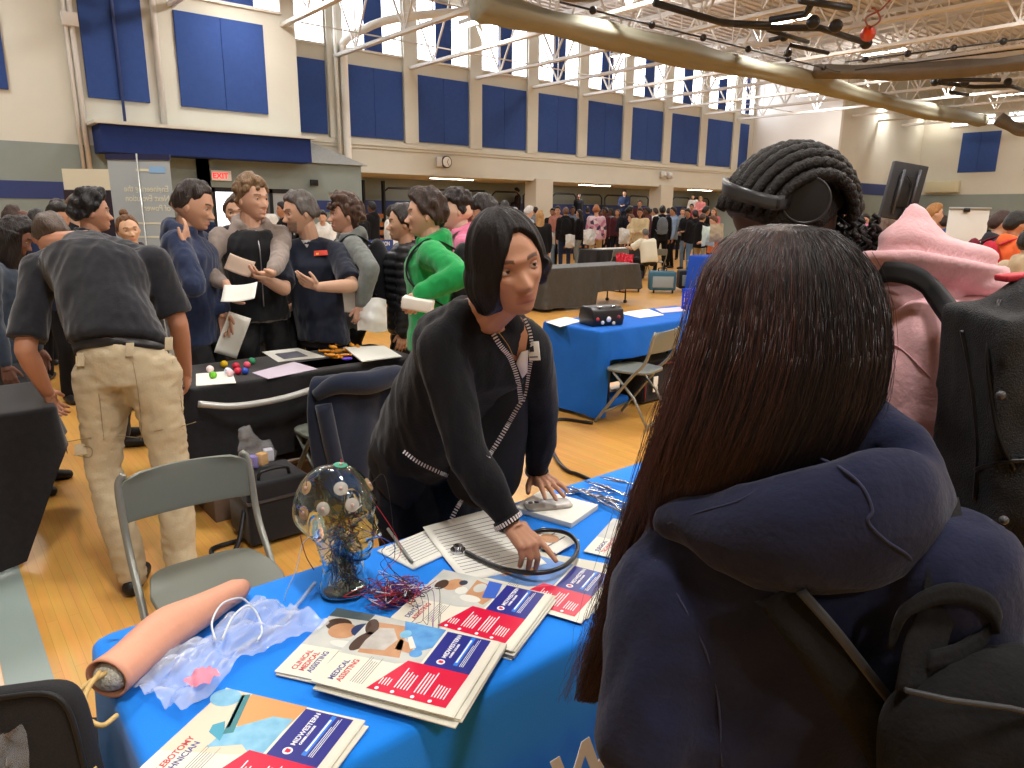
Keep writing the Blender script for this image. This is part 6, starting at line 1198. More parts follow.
# the hair: rings in height, strands laid along them
HL = [(224, 772, 800, .95, .02), (230, 748, 828, .95, .055), (245, 728, 848, .95, .08), (270, 710, 865, .95, .10), (305, 699, 874, .95, .112), (345, 689, 877, .95, .115), (385, 677, 872, .95, .11), (425, 665, 858, .95, .10), (465, 655, 838, .96, .085), (500, 650, 812, .98, .055), (530, 655, 790, 1.0, .02)]
HL2 = [(330, 694, 745, 1.02, .05), (390, 674, 738, 1.03, .05), (440, 657, 722, 1.04, .05), (490, 640, 704, 1.06, .045), (540, 624, 684, 1.08, .04), (590, 608, 660, 1.10, .034), (640, 594, 640, 1.11, .026), (675, 584, 618, 1.12, .015), (700, 580, 600, 1.12, .006)]
def hairpt(HL_, lev, th, out=0):
    i = lev; K = np.arange(len(HL_)); y, xl, xr, d, hd2 = [np.interp(i, K, [h[q] for h in HL_]) for q in range(5)]; xc = (xl+xr)/2; hw = (xr-xl)/2*d/FOC
    n_ = A3(0, 0, 0)+_R*math.cos(th)*hw+_F*math.sin(th)*hd2; return P(xc, y, d=d)+n_+nz(n_)*out
def hairmass(HL_, name, m, par, n=44):
    g = G(); lv = np.linspace(0, len(HL_)-1, 5*len(HL_)); g.rings([[hairpt(HL_, l, 2*PI*k/n, .0012*math.sin(k*3.1)+.001*math.sin(k*7.3+l*.8)) for k in range(n)] for l in lv]); return g.obj(name, m, par)
hb1 = mat('long_hair_dark', '#1d1513', .40, bump=(90, .6, .004), stretch=(3, 3, .4), mottle=(20, .3), spec=.5); hb2 = mat('long_hair_brown', '#33231e', .42, spec=.4); hb3 = mat('long_hair_auburn', '#4a2d27', .42, spec=.4); hb4 = mat('long_hair_black', '#171211', .42, spec=.4)
hair_ = hairmass(HL, 'hair', hb1, t_); hairmass(HL2, 'hair_lock', mat('long_hair_base', '#2e1e1b', .42, bump=(90, .6, .004), stretch=(3, 3, .4), spec=.4), hair_)
def strands(HL_, cnt, m, th0, th1, seed, r=.00055, wave=.004, l0=0.2, out=.003, name='hair_strands', fly=0, parent=None):
    rg = np.random.default_rng(seed); g = G(); N_ = len(HL_)-1
    for _ in range(cnt):
        th = rg.uniform(th0, th1); a = rg.uniform(l0, N_*.5); b = min(N_, a+rg.uniform(N_*.35, N_*.9)); dr = rg.normal()*.10; ph = rg.uniform(0, 6.28); f1 = rg.uniform(.5, 1.3); o = abs(rg.normal())*out+.001; n = 16; pts = []
        for k in range(n):
            u = k/(n-1); l = a+(b-a)*u; w = wave*(l/N_)**1.5
            pts.append(hairpt(HL_, l, th+dr*u+math.sin(ph+l*f1)*w*8, o*(1-.5*u)+fly*u*u*rg.uniform(.5, 1))+A3(0, 0, 0)+_R*math.sin(ph+l*f1*1.7)*w)
        g.tube(pts, [r*(1-.6*k/(n-1)) for k in range(n)], 3)
    o = g.obj(name, m, parent or hair_); return o
cam_side = (-PI, 0)
strands(HL, 1500, hb2, -PI, 0, 1, .00045, out=.002); strands(HL, 1500, hb4, -PI, 0, 2, .00055, out=.002); strands(HL, 1100, hb3, -PI-.5, -PI*.58, 3, .00045, out=.002); strands(HL, 300, hb2, 0, PI, 4, .0009)
strands(HL2, 260, hb3, -PI-.4, .2, 5, .0007, .006, out=.006); strands(HL2, 260, hb2, -PI, 0, 6, .0008, .006, out=.006); strands(HL2, 160, hb4, -PI, PI, 7, .0009, .006, out=.005)
strands(HL, 90, hb3, -PI-.3, -PI+.5, 8, .0004, .006, 1, .008, fly=.02); strands(HL, 70, hb4, -.5, .3, 9, .0004, .006, 1, .008, fly=.015); strands(HL2, 70, hb3, -PI-.4, -PI+.6, 10, .0004, .01, 0, .012, fly=.02)
# her backpack
def band(pts, wv, w, m, par, name='strap', th=.006, n=6):
    pts = spline(pts, n); rows = []
    for i, p in enumerate(pts):
        wd_ = nz(wv if not callable(wv) else wv(i/(len(pts)-1))); rows.append([p-wd_*w/2, p-wd_*w/6, p+wd_*w/6, p+wd_*w/2])
    return G().grid(rows).obj(name, m, par, solid=th)
bp = thing('backpack', 'black backpack hanging low from the shoulder of the long haired girl', 'backpack', tuple(JP(990, 740, .78)*[1, 1, 0]+A3(0, 0, .8)))
Rc = np.array([_R, _F, _U]).T; c = JP(1005, 760, .80)
G().sph(c, (.15, .085, .145), Rc@ry(.45), 28).box(c-_U*.08+_R*.03, (.26, .13, .2), Rc@ry(.3)).obj('pack', bagm, bp, vox=.01, sm=9, disp=wrinkle(.004, 3, (16, 16, 16)))
band(onk(body_, [(778, 592), (815, 640), (850, 690), (885, 745), (905, 800)], .022, .85), _R*.9+_U*.45, .058, bagm, bp); band(onk(body_, [(800, 590), (835, 630), (868, 672), (890, 700)], .032, .85), _R*.9+_U*.45, .012, darkm, bp, 'webbing', .004)
band([JP(938, 500, .86), JP(944, 540, .82), JP(942, 590, .80), JP(925, 640, .79), JP(915, 690, .78)], _R, .045, bagm, bp)
band([JP(895, 640, .80), JP(912, 606, .79), JP(950, 592, .785), JP(985, 603, .78), JP(992, 628, .78), JP(965, 652, .775), JP(930, 662, .775)], _F*.3+_U*.8+_R*.2, .022, bagm, bp, 'handle_loop', .008, 8)
for pl_ in ([(905, 690), (950, 700), (1010, 708), (1060, 720)],): G().tube([JP(u, v, .715) for u, v in pl_], .003, 6).obj('zip', darkm, bp)
# ---- person with braids and headphones
t_ = person('person with thick dark braids and black headphones beyond the long haired girl', (1.35, .75))
skd = '#4a3229'; hcB = JP(784, 226, 1.34); hf = nz(_R*.86+_F*.22-_U*.40); hu = nz(_U*.86+_R*.34+_F*.02); hu = nz(hu-hf*(hu@hf)); RB = np.array([np.cross(hf, hu), hf, hu]).T
nk = JP(778, 300, 1.40); j = upright(nk, JP(808, 335, 1.54), JP(782, 345, 1.26)); j['hf'], j['hu'], j['head'] = hf, hu, hcB
figure(t_, j, dict(skin=skd, hair='#191412', tm=fabric('black_top', '#1b1b1e', .8), pm=darkm, head=1.0, off=.015, seed=41, lips='#6b3f3a'), sk=.008, cl=.014, nohair=True)
hsB = .235; HV, HF_ = hair_cap(hcB, RB, hsB, dict(th=.05, top=.02, strand=.0, curl=.0, side=.0, back=-.12), 3); hr = G().add(HV, HF_).obj('hair', mat('scalp_hair', '#1c1614', .7, bump=(300, .8, .004)), t_, vox=.006, sm=2)
brm = mat('braid_hair', '#17120f', .6, bump=(260, .9, .004), spec=.4); toH = lambda v: hcB+RB@(np.array(v)*hsB)
for i, lx in enumerate((.05, .13, .205, .275, .335, -.03, -.11, -.2, -.28)):
    pts = []; 
    for k in range(26):
        a = math.radians(190-160*k/25); rr_ = math.sqrt(max(.05, 1-(lx/.44)**2)); pts.append(toH((lx*(1+.15*math.sin(a)), math.cos(a)*.53*rr_-.02, math.sin(a)*.60*rr_+.02+.0)))
    g = G(); 
    for q in range(3): g.tube([p+RB@A3(math.cos(k_*1.25+q*2.09), 0, math.sin(k_*1.25+q*2.09))*.0045 for k_, p in enumerate(pts)], .0085, 8)
    g.obj('braid', brm, hr)
rg = np.random.default_rng(11); g = G()
for i in range(75):
    p = toH((rg.uniform(-.25, .42), rg.uniform(.28, .66), rg.uniform(-.25, .36))); ax0 = rg.normal(size=3)*.3; pts = [p+A3(.009*math.cos(t*1.3+i), .009*math.sin(t*1.3+i), -.006*t)+ax0*.002*t for t in range(10)]; g.tube(pts, .0045, 6)
g.obj('curls', brm, hr)
hpn = thing('headphones', 'black over-ear headphones on the braided head', 'headphones', tuple(JP(805, 200, 1.25))); hpm = mat('headphone_black', '#26272a', .38, spec=.5); hpc = mat('headphone_satin', '#3c3e42', .32, spec=.5)
ear = P(806, 200, d=1.235); en = nz(P(0, 0, d=0)*0+EYE-ear+_R*.02+_U*.05); RE = frame(en); cupc = ear
G().cone(ear-en*.030, ear-en*.012, .036, .041, 36).cone(ear-en*.012, ear+en*.004, .041, .038, 36).obj('ear_cup', hpm, hpn, flat_angle=35, bevel=.002); G().cone(ear-en*.045, ear-en*.028, .034, .036, 28).obj('ear_pad', mat('ear_pad', '#141416', .6), hpn)
G().tube([ear+en*.003+RE@A3(math.cos(a)*.039, math.sin(a)*.039, 0) for a in np.arange(40)*2*PI/40], .0022, 6, closed=True).obj('cup_rim', hpc, hpn)
Me = mx(_U*.97+_R*.2, -_R*.97+_U*.2, en, ear+en*.0045-(_U*.97+_R*.2)*.022+(_R)*.012); Me[:3, 0] = nz(Me[:3, 0]-en*(Me[:3, 0]@en)); Me[:3, 1] = np.cross(en, Me[:3, 0])
text('JBL', 'logo', .026, mat('logo_emboss', '#08080a', .25), hpn, Matrix(Me.tolist()), extrude=.0006, bold=.0006)
pts = [ear-_R*.025-en*.01, P(778, 203, d=1.215), P(750, 197, d=1.21), P(728, 190, d=1.235), P(722, 186, d=1.28), P(727, 184, d=1.34), P(745, 186, d=1.42), P(780, 195, d=1.47), P(800, 205, d=1.47)]
hw_ = band(pts, _U, .024, hpc, hpn, 'headband', .008, 7); band([pts[0]+en*.004, pts[1]+en*.003], _U, .019, hpm, hpn, 'yoke', .010, 4)
G().cone(P(800, 205, d=1.47), P(803, 205, d=1.43), .037, .037, 24).obj('ear_cup', hpm, hpn)
# ---- pink hoodie and its backpack
pinkm = fabric('blush_hoodie', '#e6b4b8', .5, .06, sheen=.3)
t_ = person('person in a blush pink hoodie with a black backpack turned away from us', (1.45, .45))
nk = JP(925, 290, 1.33); j = upright(nk, JP(868, 345, 1.46), JP(1005, 345, 1.24), k=1.02); j['elL'] = JP(915, 480, 1.32); j['wrL'] = j['elL']+j['f']*.2-A3(0, 0, .08); j['head'] = JP(922, 304, 1.46); j['hf'] = nz(j['f']-A3(0, 0, 1.2)); j['hu'] = nz(A3(0, 0, 1)+j['f']*1.2); j['hdL'] = j['f']
figure(t_, j, dict(skin='#c99878', hair='#2a1e1a', tm=pinkm, pm=fabric('jeans_grey', '#6d7580', .8), off=.03, hem=.14, wr=.005, seed=51, name='hoodie', opn=1, arm=1.25, head=.85, hs=dict(th=.01)), sk=.009, cl=.012, nohair=True)
g = G(); c0 = JP(915, 262, 1.27)
for (u, v, d, a, b, c_) in ((915, 222, 1.27, .022, .03, .03), (912, 240, 1.27, .05, .05, .04), (918, 262, 1.27, .10, .075, .045), (880, 268, 1.30, .075, .06, .035), (955, 268, 1.25, .08, .06, .04), (845, 272, 1.34, .035, .04, .022), (985, 285, 1.23, .045, .04, .022), (915, 300, 1.30, .12, .08, .05)): g.sph(P(u, v, d=d), (a, b, c_), Rc, 20)
g.cone(P(913, 203, d=1.27), P(915, 240, d=1.27), .008, .05, 16)
hp_ = g.obj('hood', pinkm, t_, vox=.008, sm=5)
# crease in the hood
co = getco(hp_.data); M_ = np.array(wloc(hp_)); wco = co+M_[:3, 3]; rel = wco-EYE; dep = rel@CFW; uu = 512+FOC*(rel@CRT)/dep; vv = 384-FOC*(rel@CUP)/dep; cr = np.interp(uu, [830, 870, 915, 960, 1000], [256, 247, 246, 254, 262]); no = getno(hp_.data); dd = vv-cr
co = co+no*(-.014*np.exp(-(dd/3.5)**2)+.008*np.exp(-((dd-9)/6)**2)+.006*np.exp(-((dd+9)/7)**2))[:, None]; hp_.data.vertices.foreach_set('co', co.ravel()); hp_.data.update()
pb = [c for c in t_.children if c.name.startswith('hoodie')][0]
snapline(pb, [(878, 342), (900, 348), (925, 372), (950, 400)], 1.3, .0018, 'seam', mat('blush_seam', '#b98a90', .9), t_)
mesh_b = mat('backpack_mesh', '#202123', .7, bump=(420, 1, .003), mottle=(60, .3), spec=.4); bp = thing('backpack', 'black backpack with long zips and a red lining on the pink hoodie wearer', 'backpack', tuple(JP(1030, 440, 1.0)))
c = JP(1052, 432, 1.06); RT = Rc@ry(-.10); G().box(c, (.27, .16, .40), RT).sph(c+_U*.16-_R*.0, (.14, .085, .09), RT, 24).sph(c-_F*.07-_U*.06, (.12, .05, .15), RT, 24).obj('pack', mesh_b, bp, vox=.01, sm=8, disp=wrinkle(.003, 5, (18, 18, 12)))
pk_ = [o for o in bp.children][0]
for pl_ in ([(962, 330), (968, 360), (974, 400), (978, 450), (975, 500)], [(1000, 300), (988, 350), (992, 400), (1000, 440), (1015, 470)], [(975, 470), (1000, 462), (1040, 460)]): snapline(pk_, pl_, 1.0, .0035, 'zip', mat('zip_black', '#0e0e10', .35), bp)
G().box(P(1014, 277, d=1.03), (.04, .03, .010), RT).obj('lining', mat('pack_red', '#c0303c', .5), bp, bevel=.003); G().box(P(1003, 601, d=1.04), (.08, .03, .016), RT).obj('lining', MATS['pack_red'], bp, bevel=.003); G().box(P(1012, 613, d=1.03), (.10, .04, .014), RT).obj('bottom_trim', darkm, bp, bevel=.003)
band([P(874, 277, d=1.28), P(895, 272, d=1.22), P(918, 278, d=1.2), P(936, 292, d=1.18), P(950, 310, d=1.13), P(962, 330, d=1.09)], lambda u: _U*(1-u*.3)+_R*u*.3, .035, mat('strap_black', '#222326', .7), bp, 'strap', .012, 8)
band([P(930, 480, d=1.16), P(955, 510, d=1.12), P(985, 555, d=1.08)], _U*.7+_R*.7, .03, MATS['strap_black'], bp)
for u, v in ((1001, 395), (1004, 520)): G().sph(P(u, v, d=.93), .006, n=10).obj('zip_pull', mat('pull_grey', '#4a4a4d', .4), bp)
# ================================================================== GLASS HEAD WITH ELECTRODES
t_ = thing('glass_head', 'clear glass mannequin head covered with electrode pads and filled with wires', 'mannequin head', (.70, 1.43, .74))
hb = P(345, 590, z=.742); hb = A3(hb[0], hb[1], .742); gf = nz(_R*.93-_F*.30); gu = nz(A3(0, 0, 1)+_R*.04); gf = nz(gf-gu*(gf@gu)); Rg = np.array([np.cross(gf, gu), gf, gu]).T; gs = .245; gc = hb+A3(0, 0, .205)-_R*.008
def ghead(off, vx=.004):
    V, Fc = HG; g = G(); v = V.copy(); c0 = v.mean(0); g.add(gc+(v*(1-off/gs*2.2))@Rg.T*gs, Fc)
    for s in (-1, 1): g.sph(gc+Rg@(A3(s*.33, -.02, -.03)*gs), (.02, .02, .035), Rg, 10) if off == 0 else None
    g.loft([(hb+A3(0, 0, off), .062-off, .058-off, Rg[:, 0], Rg[:, 1]), (hb+A3(0, 0, .012), .066-off, .062-off, Rg[:, 0], Rg[:, 1]), (hb+A3(0, 0, .03), .058-off, .055-off, Rg[:, 0], Rg[:, 1]), (hb+A3(0, 0, .07), .05-off, .05-off, Rg[:, 0], Rg[:, 1]), (gc-A3(0, 0, .03)-gf*.015, .055-off, .055-off, Rg[:, 0], Rg[:, 1])])
    return arrs(bake(g.mesh('t'), vx, 4))
gm = bpy.data.materials.new('blown_glass'); gm.use_nodes = True; b = gm.node_tree.nodes['Principled BSDF']; b.inputs['Base Color'].default_value = lin('#f0fcf8'); b.inputs['Roughness'].default_value = .02; b.inputs['Transmission Weight'].default_value = 1; b.inputs['IOR'].default_value = 1.45
Vo, Fo = ghead(0); Vi, Fi = ghead(.003); G().add(Vo, Fo).add(Vi, [f[::-1] for f in Fi]).obj('glass_shell', gm, t_, disp=lambda c: c+(c-gc)*wavy(c, (22, 22, 22), .006, 3)[:, None])
bvh = BVHTree.FromPolygons([Vector(v) for v in Vo], Fo); rg = np.random.default_rng(21)
padc = [mat('pad_tan', '#c9a878', .6, alpha=.55), mat('pad_foam', '#d9d6cc', .7, alpha=.5), mat('pad_green', '#3fa080', .5)]; pd = []
for i, (a, e) in enumerate(((0, 1.5), (.9, .95), (2.3, .8), (1.45, .5), (2.1, .25), (.62, .55), (-.3, .8))):
    d = Rg@A3(math.cos(e)*math.sin(a), math.cos(e)*math.cos(a), math.sin(e)); h = bvh.ray_cast(Vector(gc+d*.3), Vector(-d))
    if h[0] is None: continue
    p = np.array(h[0]); n = np.array(h[1]); n = n if n@d > 0 else -n; R = frame(n)
    q = G().cone(p, p+n*.0016, .0165, .016, 18).obj('electrode_pad', padc[2] if i in (0,) else padc[i % 2], t_); G().cone(p+n*.0016, p+n*.005, .0045, .0035, 10).obj('snap', mat('snap_steel', '#c9a8a0', .4), q); pd.append(p+n*.004)
wc = [mat('wire_'+n, c, .4) for n, c in (('red', '#b8283a'), ('maroon', '#6b2436'), ('blue', '#2c4aa8'), ('black', '#1a1a1e'), ('green', '#2c8a5a'), ('white', '#dcdce0'), ('purple', '#7a3a8a'), ('yellow', '#c9a83c'))]
def tangle(c, r, n, r0, seed, name, m, par, pts=9):
    rg = np.random.default_rng(seed); g = G()
    for i in range(n):
        p = [np.array(c)+rg.normal(size=3)*r for _ in range(pts)]; g.tube(spline(p, 7), r0, 4)
    return g.obj(name, m, par)
for i in range(8):
    o = tangle(hb+A3(0, 0, .075), (.019, .019, .032), 4, .0009, 40+i, 'inner_wires', wc[i], t_); o = tangle(gc+gf*.01-A3(0, 0, .05), (.024, .024, .022), 2, .0009, 60+i, 'inner_wires', wc[i], t_)
for i in range(8):
    o = tangle(P(398, 592, z=.765), (.035, .03, .009), 4, .0010, 80+i, 'trailing_wires', wc[[0, 1, 6, 3, 0, 5, 1, 2][i]], t_, 10)
for i, p in enumerate(pd[:16:2]): G().tube(spline([p, p+Rg@A3(0, .02, .01)+rg.normal(size=3)*.01, gc+gf*.13-A3(0, 0, .05)+rg.normal(size=3)*.02, gc+gf*.12-A3(0, 0, .12)+rg.normal(size=3)*.015, P(400+6*i, 590, z=.75)], 7), .0009, 4).obj('lead_wire', wc[i % 8], t_)
for k, pl_ in enumerate(([(362, 505, .0), (330, 530, 0), (305, 540, 0), (296, 570, 0), (284, 600, 0), (290, 612, 0)], [(300, 535, 0), (306, 556, 0), (314, 570, 0)])): G().tube(spline([P(u, v, d=1.62+.02*i) for i, (u, v, _) in enumerate(pl_)], 7), .0012, 5).obj('lead_wire', wc[5 if k == 0 else 1], t_)
for k in range(5): G().tube(spline([P(405+k*4, 596, z=.76), P(415+6*k, 600-3*k, z=.765), P(418+5*k, 615+4*k, z=.768), P(405+9*k, 628-4*k, z=.768)], 7), .0007, 4).obj('lead_wire', wc[[3, 1, 3, 6, 3][k]], t_)
# ================================================================== THE CROWD
_tm = {}
def cm(col, k='cloth'):
    return mat('%s_%s' % (k, col.lstrip('#')), col, .85, mottle=(12, .12), spec=.2) if k != 'hair' else hairmat(col)
def template(skin, style, **kw):
    t0 = thing('person', 'template', 'person', (0, 0, 0)); jj = pose(0, 0, PI/2, 1.72, **kw)
    figure(t0, jj, dict(skin=skin, lips='#a8665a', brow='#2a1e18', hair='#2a1f1a', hs=style, tm=darkm, pm=darkm, off=.022, hem=.1, head=1.05, hood=.9 if style.get('hd') else 0), sk=.017, cl=.021, lo=True)
    return t0, jj
short = dict(th=.07, top=.04, quiff=.03, curl=.01); longh = dict(th=.06, top=.02, long=.22, w=1.05); curly_ = dict(th=.12, top=.06, curl=.03)
arms = [dict(wr={'L': (-.22, .1, .82), 'R': (.22, .12, .84)}), dict(wr={'L': (-.08, .30, 1.08), 'R': (.10, .30, 1.06)}, nod=14), dict(wr={'L': (-.2, .16, .86), 'R': (.12, .28, 1.15)}, feet={'L': (-.12, .12), 'R': (.12, -.12)}), dict(wr={'L': (-.12, .25, 1.0), 'R': (.24, .05, .82)}, lean=6, nod=8)]
T_ = {}
SK = {'p': '#d3a284', 't': '#b98260', 'd': '#6d4634'}; ST = {'s': dict(short, hd=1), 'l': longh, 'c': curly_}
def tmpl(code):
    if code not in T_: T_[code] = template(SK[code[0]], ST[code[1]], **arms[int(code[2])])
    return T_[code]
used_t = set()
pk_t = {}
def extra(label, u, v, d, rel, code, top, pants, hair, z0=0, pack=None, plabel=None, group=None):
    c = P(u, v, d=d); fc = math.atan2(c[1], c[0])+math.radians(rel); H = min(1.92, max(1.5, c[2]-z0)); t0, jj = tmpl(code); k = H/1.76
    m = dict(hair=cm(hair, 'hair'), shirt=cm(top), trousers=cm(pants)); loc = (c[0], c[1], z0); first = code not in used_t
    if first: used_t.add(code); T_[code] = (t0, jj)
    o = dup(t0, loc, fc-PI/2, label, group, m, k)
    if pack:
        if code[2] not in pk_t: pk_t[code[2]] = backpack('template', jj, darkm, lo=True)
        b0 = pk_t[code[2]]; f_ = dup(b0, None, None, plabel or pack[1], None, {'pack': cm(pack[0]), 'strap': cm(pack[0])}, k); R = Matrix.Rotation(fc-PI/2, 4, 'Z'); f_.location = Vector(loc)+R@(b0.location*k); f_.rotation_euler = (0, 0, fc-PI/2)
    return o
X_ = extra
BK, NV, GY, WH, MR, JN, KH, PK_, CR = '#17171a', '#222a44', '#7d8085', '#dcd9d2', '#4a2028', '#6f86a0', '#b59c74', '#d98aa0', '#d8c7a0'
X_('man with brown hair glimpsed behind the black haired boy at far left', 66, 189, 6.4, -120, 'ps3', BK, BK, '#6b5140')
X_('dark haired person looking down in the group at far left', 52, 197, 5.9, -150, 'ts1', NV, BK, '#1a1514')
X_('person with auburn hair seen from behind at far left', 22, 208, 7.2, 10, 'pl0', MR, BK, '#5a2e22')
X_('dark haired person behind the girl with wavy hair', 34, 206, 6.6, -30, 'ds0', BK, BK, '#1a1514')
X_('person with curly brown hair near the left stripe of the wall', 10, 204, 8.6, -60, 'pc0', GY, BK, '#3c2a22')
X_('short haired person between the banner and the boy in the navy hoodie', 56, 196, 8.0, 170, 'ts0', GY, BK, '#3a3030')
X_('person walking past the doors left of the curly haired boy', 203, 207, 14.5, 150, 'ps2', NV, BK, '#2a211d')
X_('person in pale clothes by the bright door', 262, 196, 13.8, 160, 'pl0', WH, JN, '#6b5140')
X_('person with black hair passing the door behind the vest wearer', 283, 200, 12.5, 100, 'ts0', BK, BK, '#1a1514')
X_('person in a white shirt behind the laughing boy', 322, 208, 13.0, 175, 'ps1', WH, BK, '#2a211d')
X_('woman with long black hair in black standing at the notices', 358, 205, 14.5, 30, 'tl0', BK, BK, '#141112')
X_('person with black hair in grey near the roller door', 336, 211, 15.5, 20, 'ts0', GY, BK, '#141112')
X_('person in a white hooded coat behind the puffer jacket', 392, 203, 11.5, -100, 'ts0', WH, BK, '#2a211d')
X_('dark haired person behind the wooden bleacher stack', 372, 200, 17.0, 60, 'ds0', BK, BK, '#141112')
X_('person in black behind the boy in the pink hoodie', 418, 205, 9.5, 120, 'dl0', BK, BK, '#141112')
X_('person with a dark bun beyond the presenter\'s hair', 505, 199, 14.0, 5, 'ts0', NV, BK, '#191413')
X_('grey haired person beyond the presenter\'s hair', 515, 206, 17.0, 0, 'ps0', GY, BK, '#8b8783')
X_('man in a grey shirt and pale cap bending toward the blonde woman', 527, 204, 15.5, -60, 'ps1', '#98a0ac', JN, '#cfccc8')
X_('woman with long blonde hair in a black top seen from behind', 540, 208, 14.5, 5, 'pl0', BK, BK, '#a9804f')
X_('young man sitting high up on the bleacher in black and pink', 518, 187, 28.6, 100, 'pc1', '#3a2c34', BK, '#241c1a', z0=.95)
X_('person facing us with short hair just left of the backpack wearer', 558, 205, 21.5, 170, 'ps0', '#b0786c', JN, '#3c2a22')
X_('tall person in grey and blue behind the backpack wearer', 573, 200, 25, 180, 'ds0', '#5c6470', NV, '#1a1514')
X_('boy in black with a black backpack seen from behind right of the first pier', 566, 206, 20.5, 5, 'ps0', BK, NV, '#6b4a38', pack=(BK, 'black backpack with a white sticker on the boy by the first pier'))
X_('girl in a black top and light jeans with dark hair tied back', 580, 208, 22, 80, 'pl0', BK, '#93a2ac', '#2a1f1a')
X_('person in dark clothes climbing the bleacher behind the floral shirt', 579, 193, 28.8, 150, 'ds0', BK, BK, '#141112', z0=.95)
fl = X_('person with ginger curls in a pink floral shirt and khaki trousers', 597, 204, 20.6, 8, 'pc3', '#c9a3b8', KH, '#a5663a')
for c_ in fl.children:
    if c_.name.startswith('shirt'):
        m_ = bpy.data.materials.new('floral_print'); m_.use_nodes = True; nt_ = m_.node_tree; v_ = nt_.nodes.new('ShaderNodeTexVoronoi'); v_.inputs['Scale'].default_value = 11; r_ = nt_.nodes.new('ShaderNodeValToRGB'); r_.color_ramp.interpolation = 'CONSTANT'
        for p_, c2_ in ((.0, '#d9b4c4'), (.45, '#e9dbe0'), (.62, '#3a3350'), (.78, '#c97a9a')): e_ = r_.color_ramp.elements.new(p_) if p_ else r_.color_ramp.elements[0]; e_.color = lin(c2_)
        r_.color_ramp.elements[-1].color = lin('#b898b0'); tc_ = nt_.nodes.new('ShaderNodeTexCoord'); nt_.links.new(tc_.outputs['Object'], v_.inputs['Vector']); s_ = nt_.nodes.new('ShaderNodeSeparateColor'); nt_.links.new(v_.outputs['Color'], s_.inputs[0]); nt_.links.new(s_.outputs[0], r_.inputs['Fac']); nt_.links.new(r_.outputs[0], nt_.nodes['Principled BSDF'].inputs['Base Color']); c_.material_slots[0].material = m_
X_('person in a maroon top right behind the floral shirt', 606, 206, 23.5, 120, 'ds2', MR, BK, '#1a1514')
X_('boy leaning forward in black clothes with a dark backpack', 627, 205, 21.5, -70, 'dc3', '#23232c', '#22222c', '#17120f', pack=('#1c1c24', 'dark backpack on the leaning boy near the far black table'))
X_('girl in a long cream cardigan with dark hair', 641, 206, 20.0, 165, 'tl1', CR, BK, '#2c1d18')
X_('girl in a cream hoodie left of the long cream cardigan', 632, 213, 20.8, 100, 'pl0', '#dcc39a', BK, '#6b4630')
X_('person in navy high on the bleacher in the middle', 625, 189, 29.2, 170, 'ps1', '#27324e', BK, '#3c2a22', z0=.95)
X_('person in burgundy standing left of the second pier', 648, 206, 22.5, 100, 'ds0', '#55303c', BK, '#141112')
X_('person in white behind the grey backpack', 656, 207, 25, 60, 'ts0', WH, BK, '#2a1f1a')
X_('boy in a black tee with a grey backpack by the second pier', 663, 204, 20.5, 5, 'ts0', BK, BK, '#17120f', pack=('#6f7680', 'grey backpack on the boy by the second pier'))
X_('person with a reddish face up behind the burgundy top', 640, 199, 27, 175, 'ts0', MR, BK, '#2a1f1a', z0=.3)
X_('person in pale blue almost hidden by the second pier', 674, 206, 22, 120, 'ts0', '#8fa6c4', BK, '#17120f')
X_('person in black just right of the second pier', 689, 207, 21.5, 150, 'ts1', BK, JN, '#1a1514')
X_('person in blue jeans and black hoodie right of the second pier', 696, 209, 20.2, 30, 'ts0', '#1d1d22', '#5f7fa8', '#1a1514')
X_('boy in a black hoodie and khaki trousers looking down', 702, 212, 18.6, -30, 'ps1', '#17171a', KH, '#4a3022')
X_('boy in black with black hair looking to the right', 706, 205, 21.0, -60, 'ts2', BK, BK, '#17120f')
X_('girl in white and black high on the bleacher right of the pier', 694, 193, 29.5, 150, 'pl1', WH, BK, '#2a1f1a', z0=.95)
X_('person in pink high on the bleacher right of the pier', 701, 197, 29.0, 160, 'ps1', '#e09090', BK, '#c9a07a', z0=.9)
X_('person in bright crimson on the lower bleacher right of the pier', 692, 203, 27.5, 170, 'ts0', '#b8304a', BK, '#2a1f1a', z0=.4)
X_('girl with light brown hair in a pink top near the headphones', 715, 203, 25.5, 140, 'pl0', '#c8707c', BK, '#7a5a3c')
X_('person in an orange sweatshirt partly behind the braided head', 716, 214, 16.5, 110, 'ps1', '#e07a4c', BK, '#6b4630')
for i, (u, v, d, tp, hr_, cd) in enumerate(((553, 207, 21.8, BK, '#17120f', 'ts0'), (588, 206, 27, NV, '#2a1f1a', 'ps0'), (612, 207, 27.5, GY, '#17120f', 'dl0'), (618, 208, 25.5, MR, '#3c2a22', 'tl0'), (650, 208, 27.5, BK, '#17120f', 'ts0'), (669, 207, 27, NV, '#17120f', 'ts0'), (683, 207, 26, GY, '#2a1f1a', 'ps0'), (709, 209, 27, BK, '#17120f', 'dl0'), (536, 206, 25, GY, '#2a1f1a', 'ts0'), (600, 209, 28, BK, '#17120f', 'ds0'))):
    X_('distant %s in the back of the crowd, %s' % (('person in black', 'person in navy', 'person in grey', 'person in dark red', 'second person in black', 'second person in navy', 'second person in grey', 'third person in black', 'third person in grey', 'fourth person in black')[i], ('left of the blonde hair gap', 'behind the ginger curls', 'right of the ginger curls', 'left of the leaning boy', 'above the white polo', 'left of the second pier', 'right of the second pier', 'behind the khaki trousers boy', 'above the blonde woman', 'directly behind the floral shirt')[i]), u, v, d, [170, 20, 100, 150, -60, 0, 180, 90, 30, -100][i], cd, tp, BK, hr_)
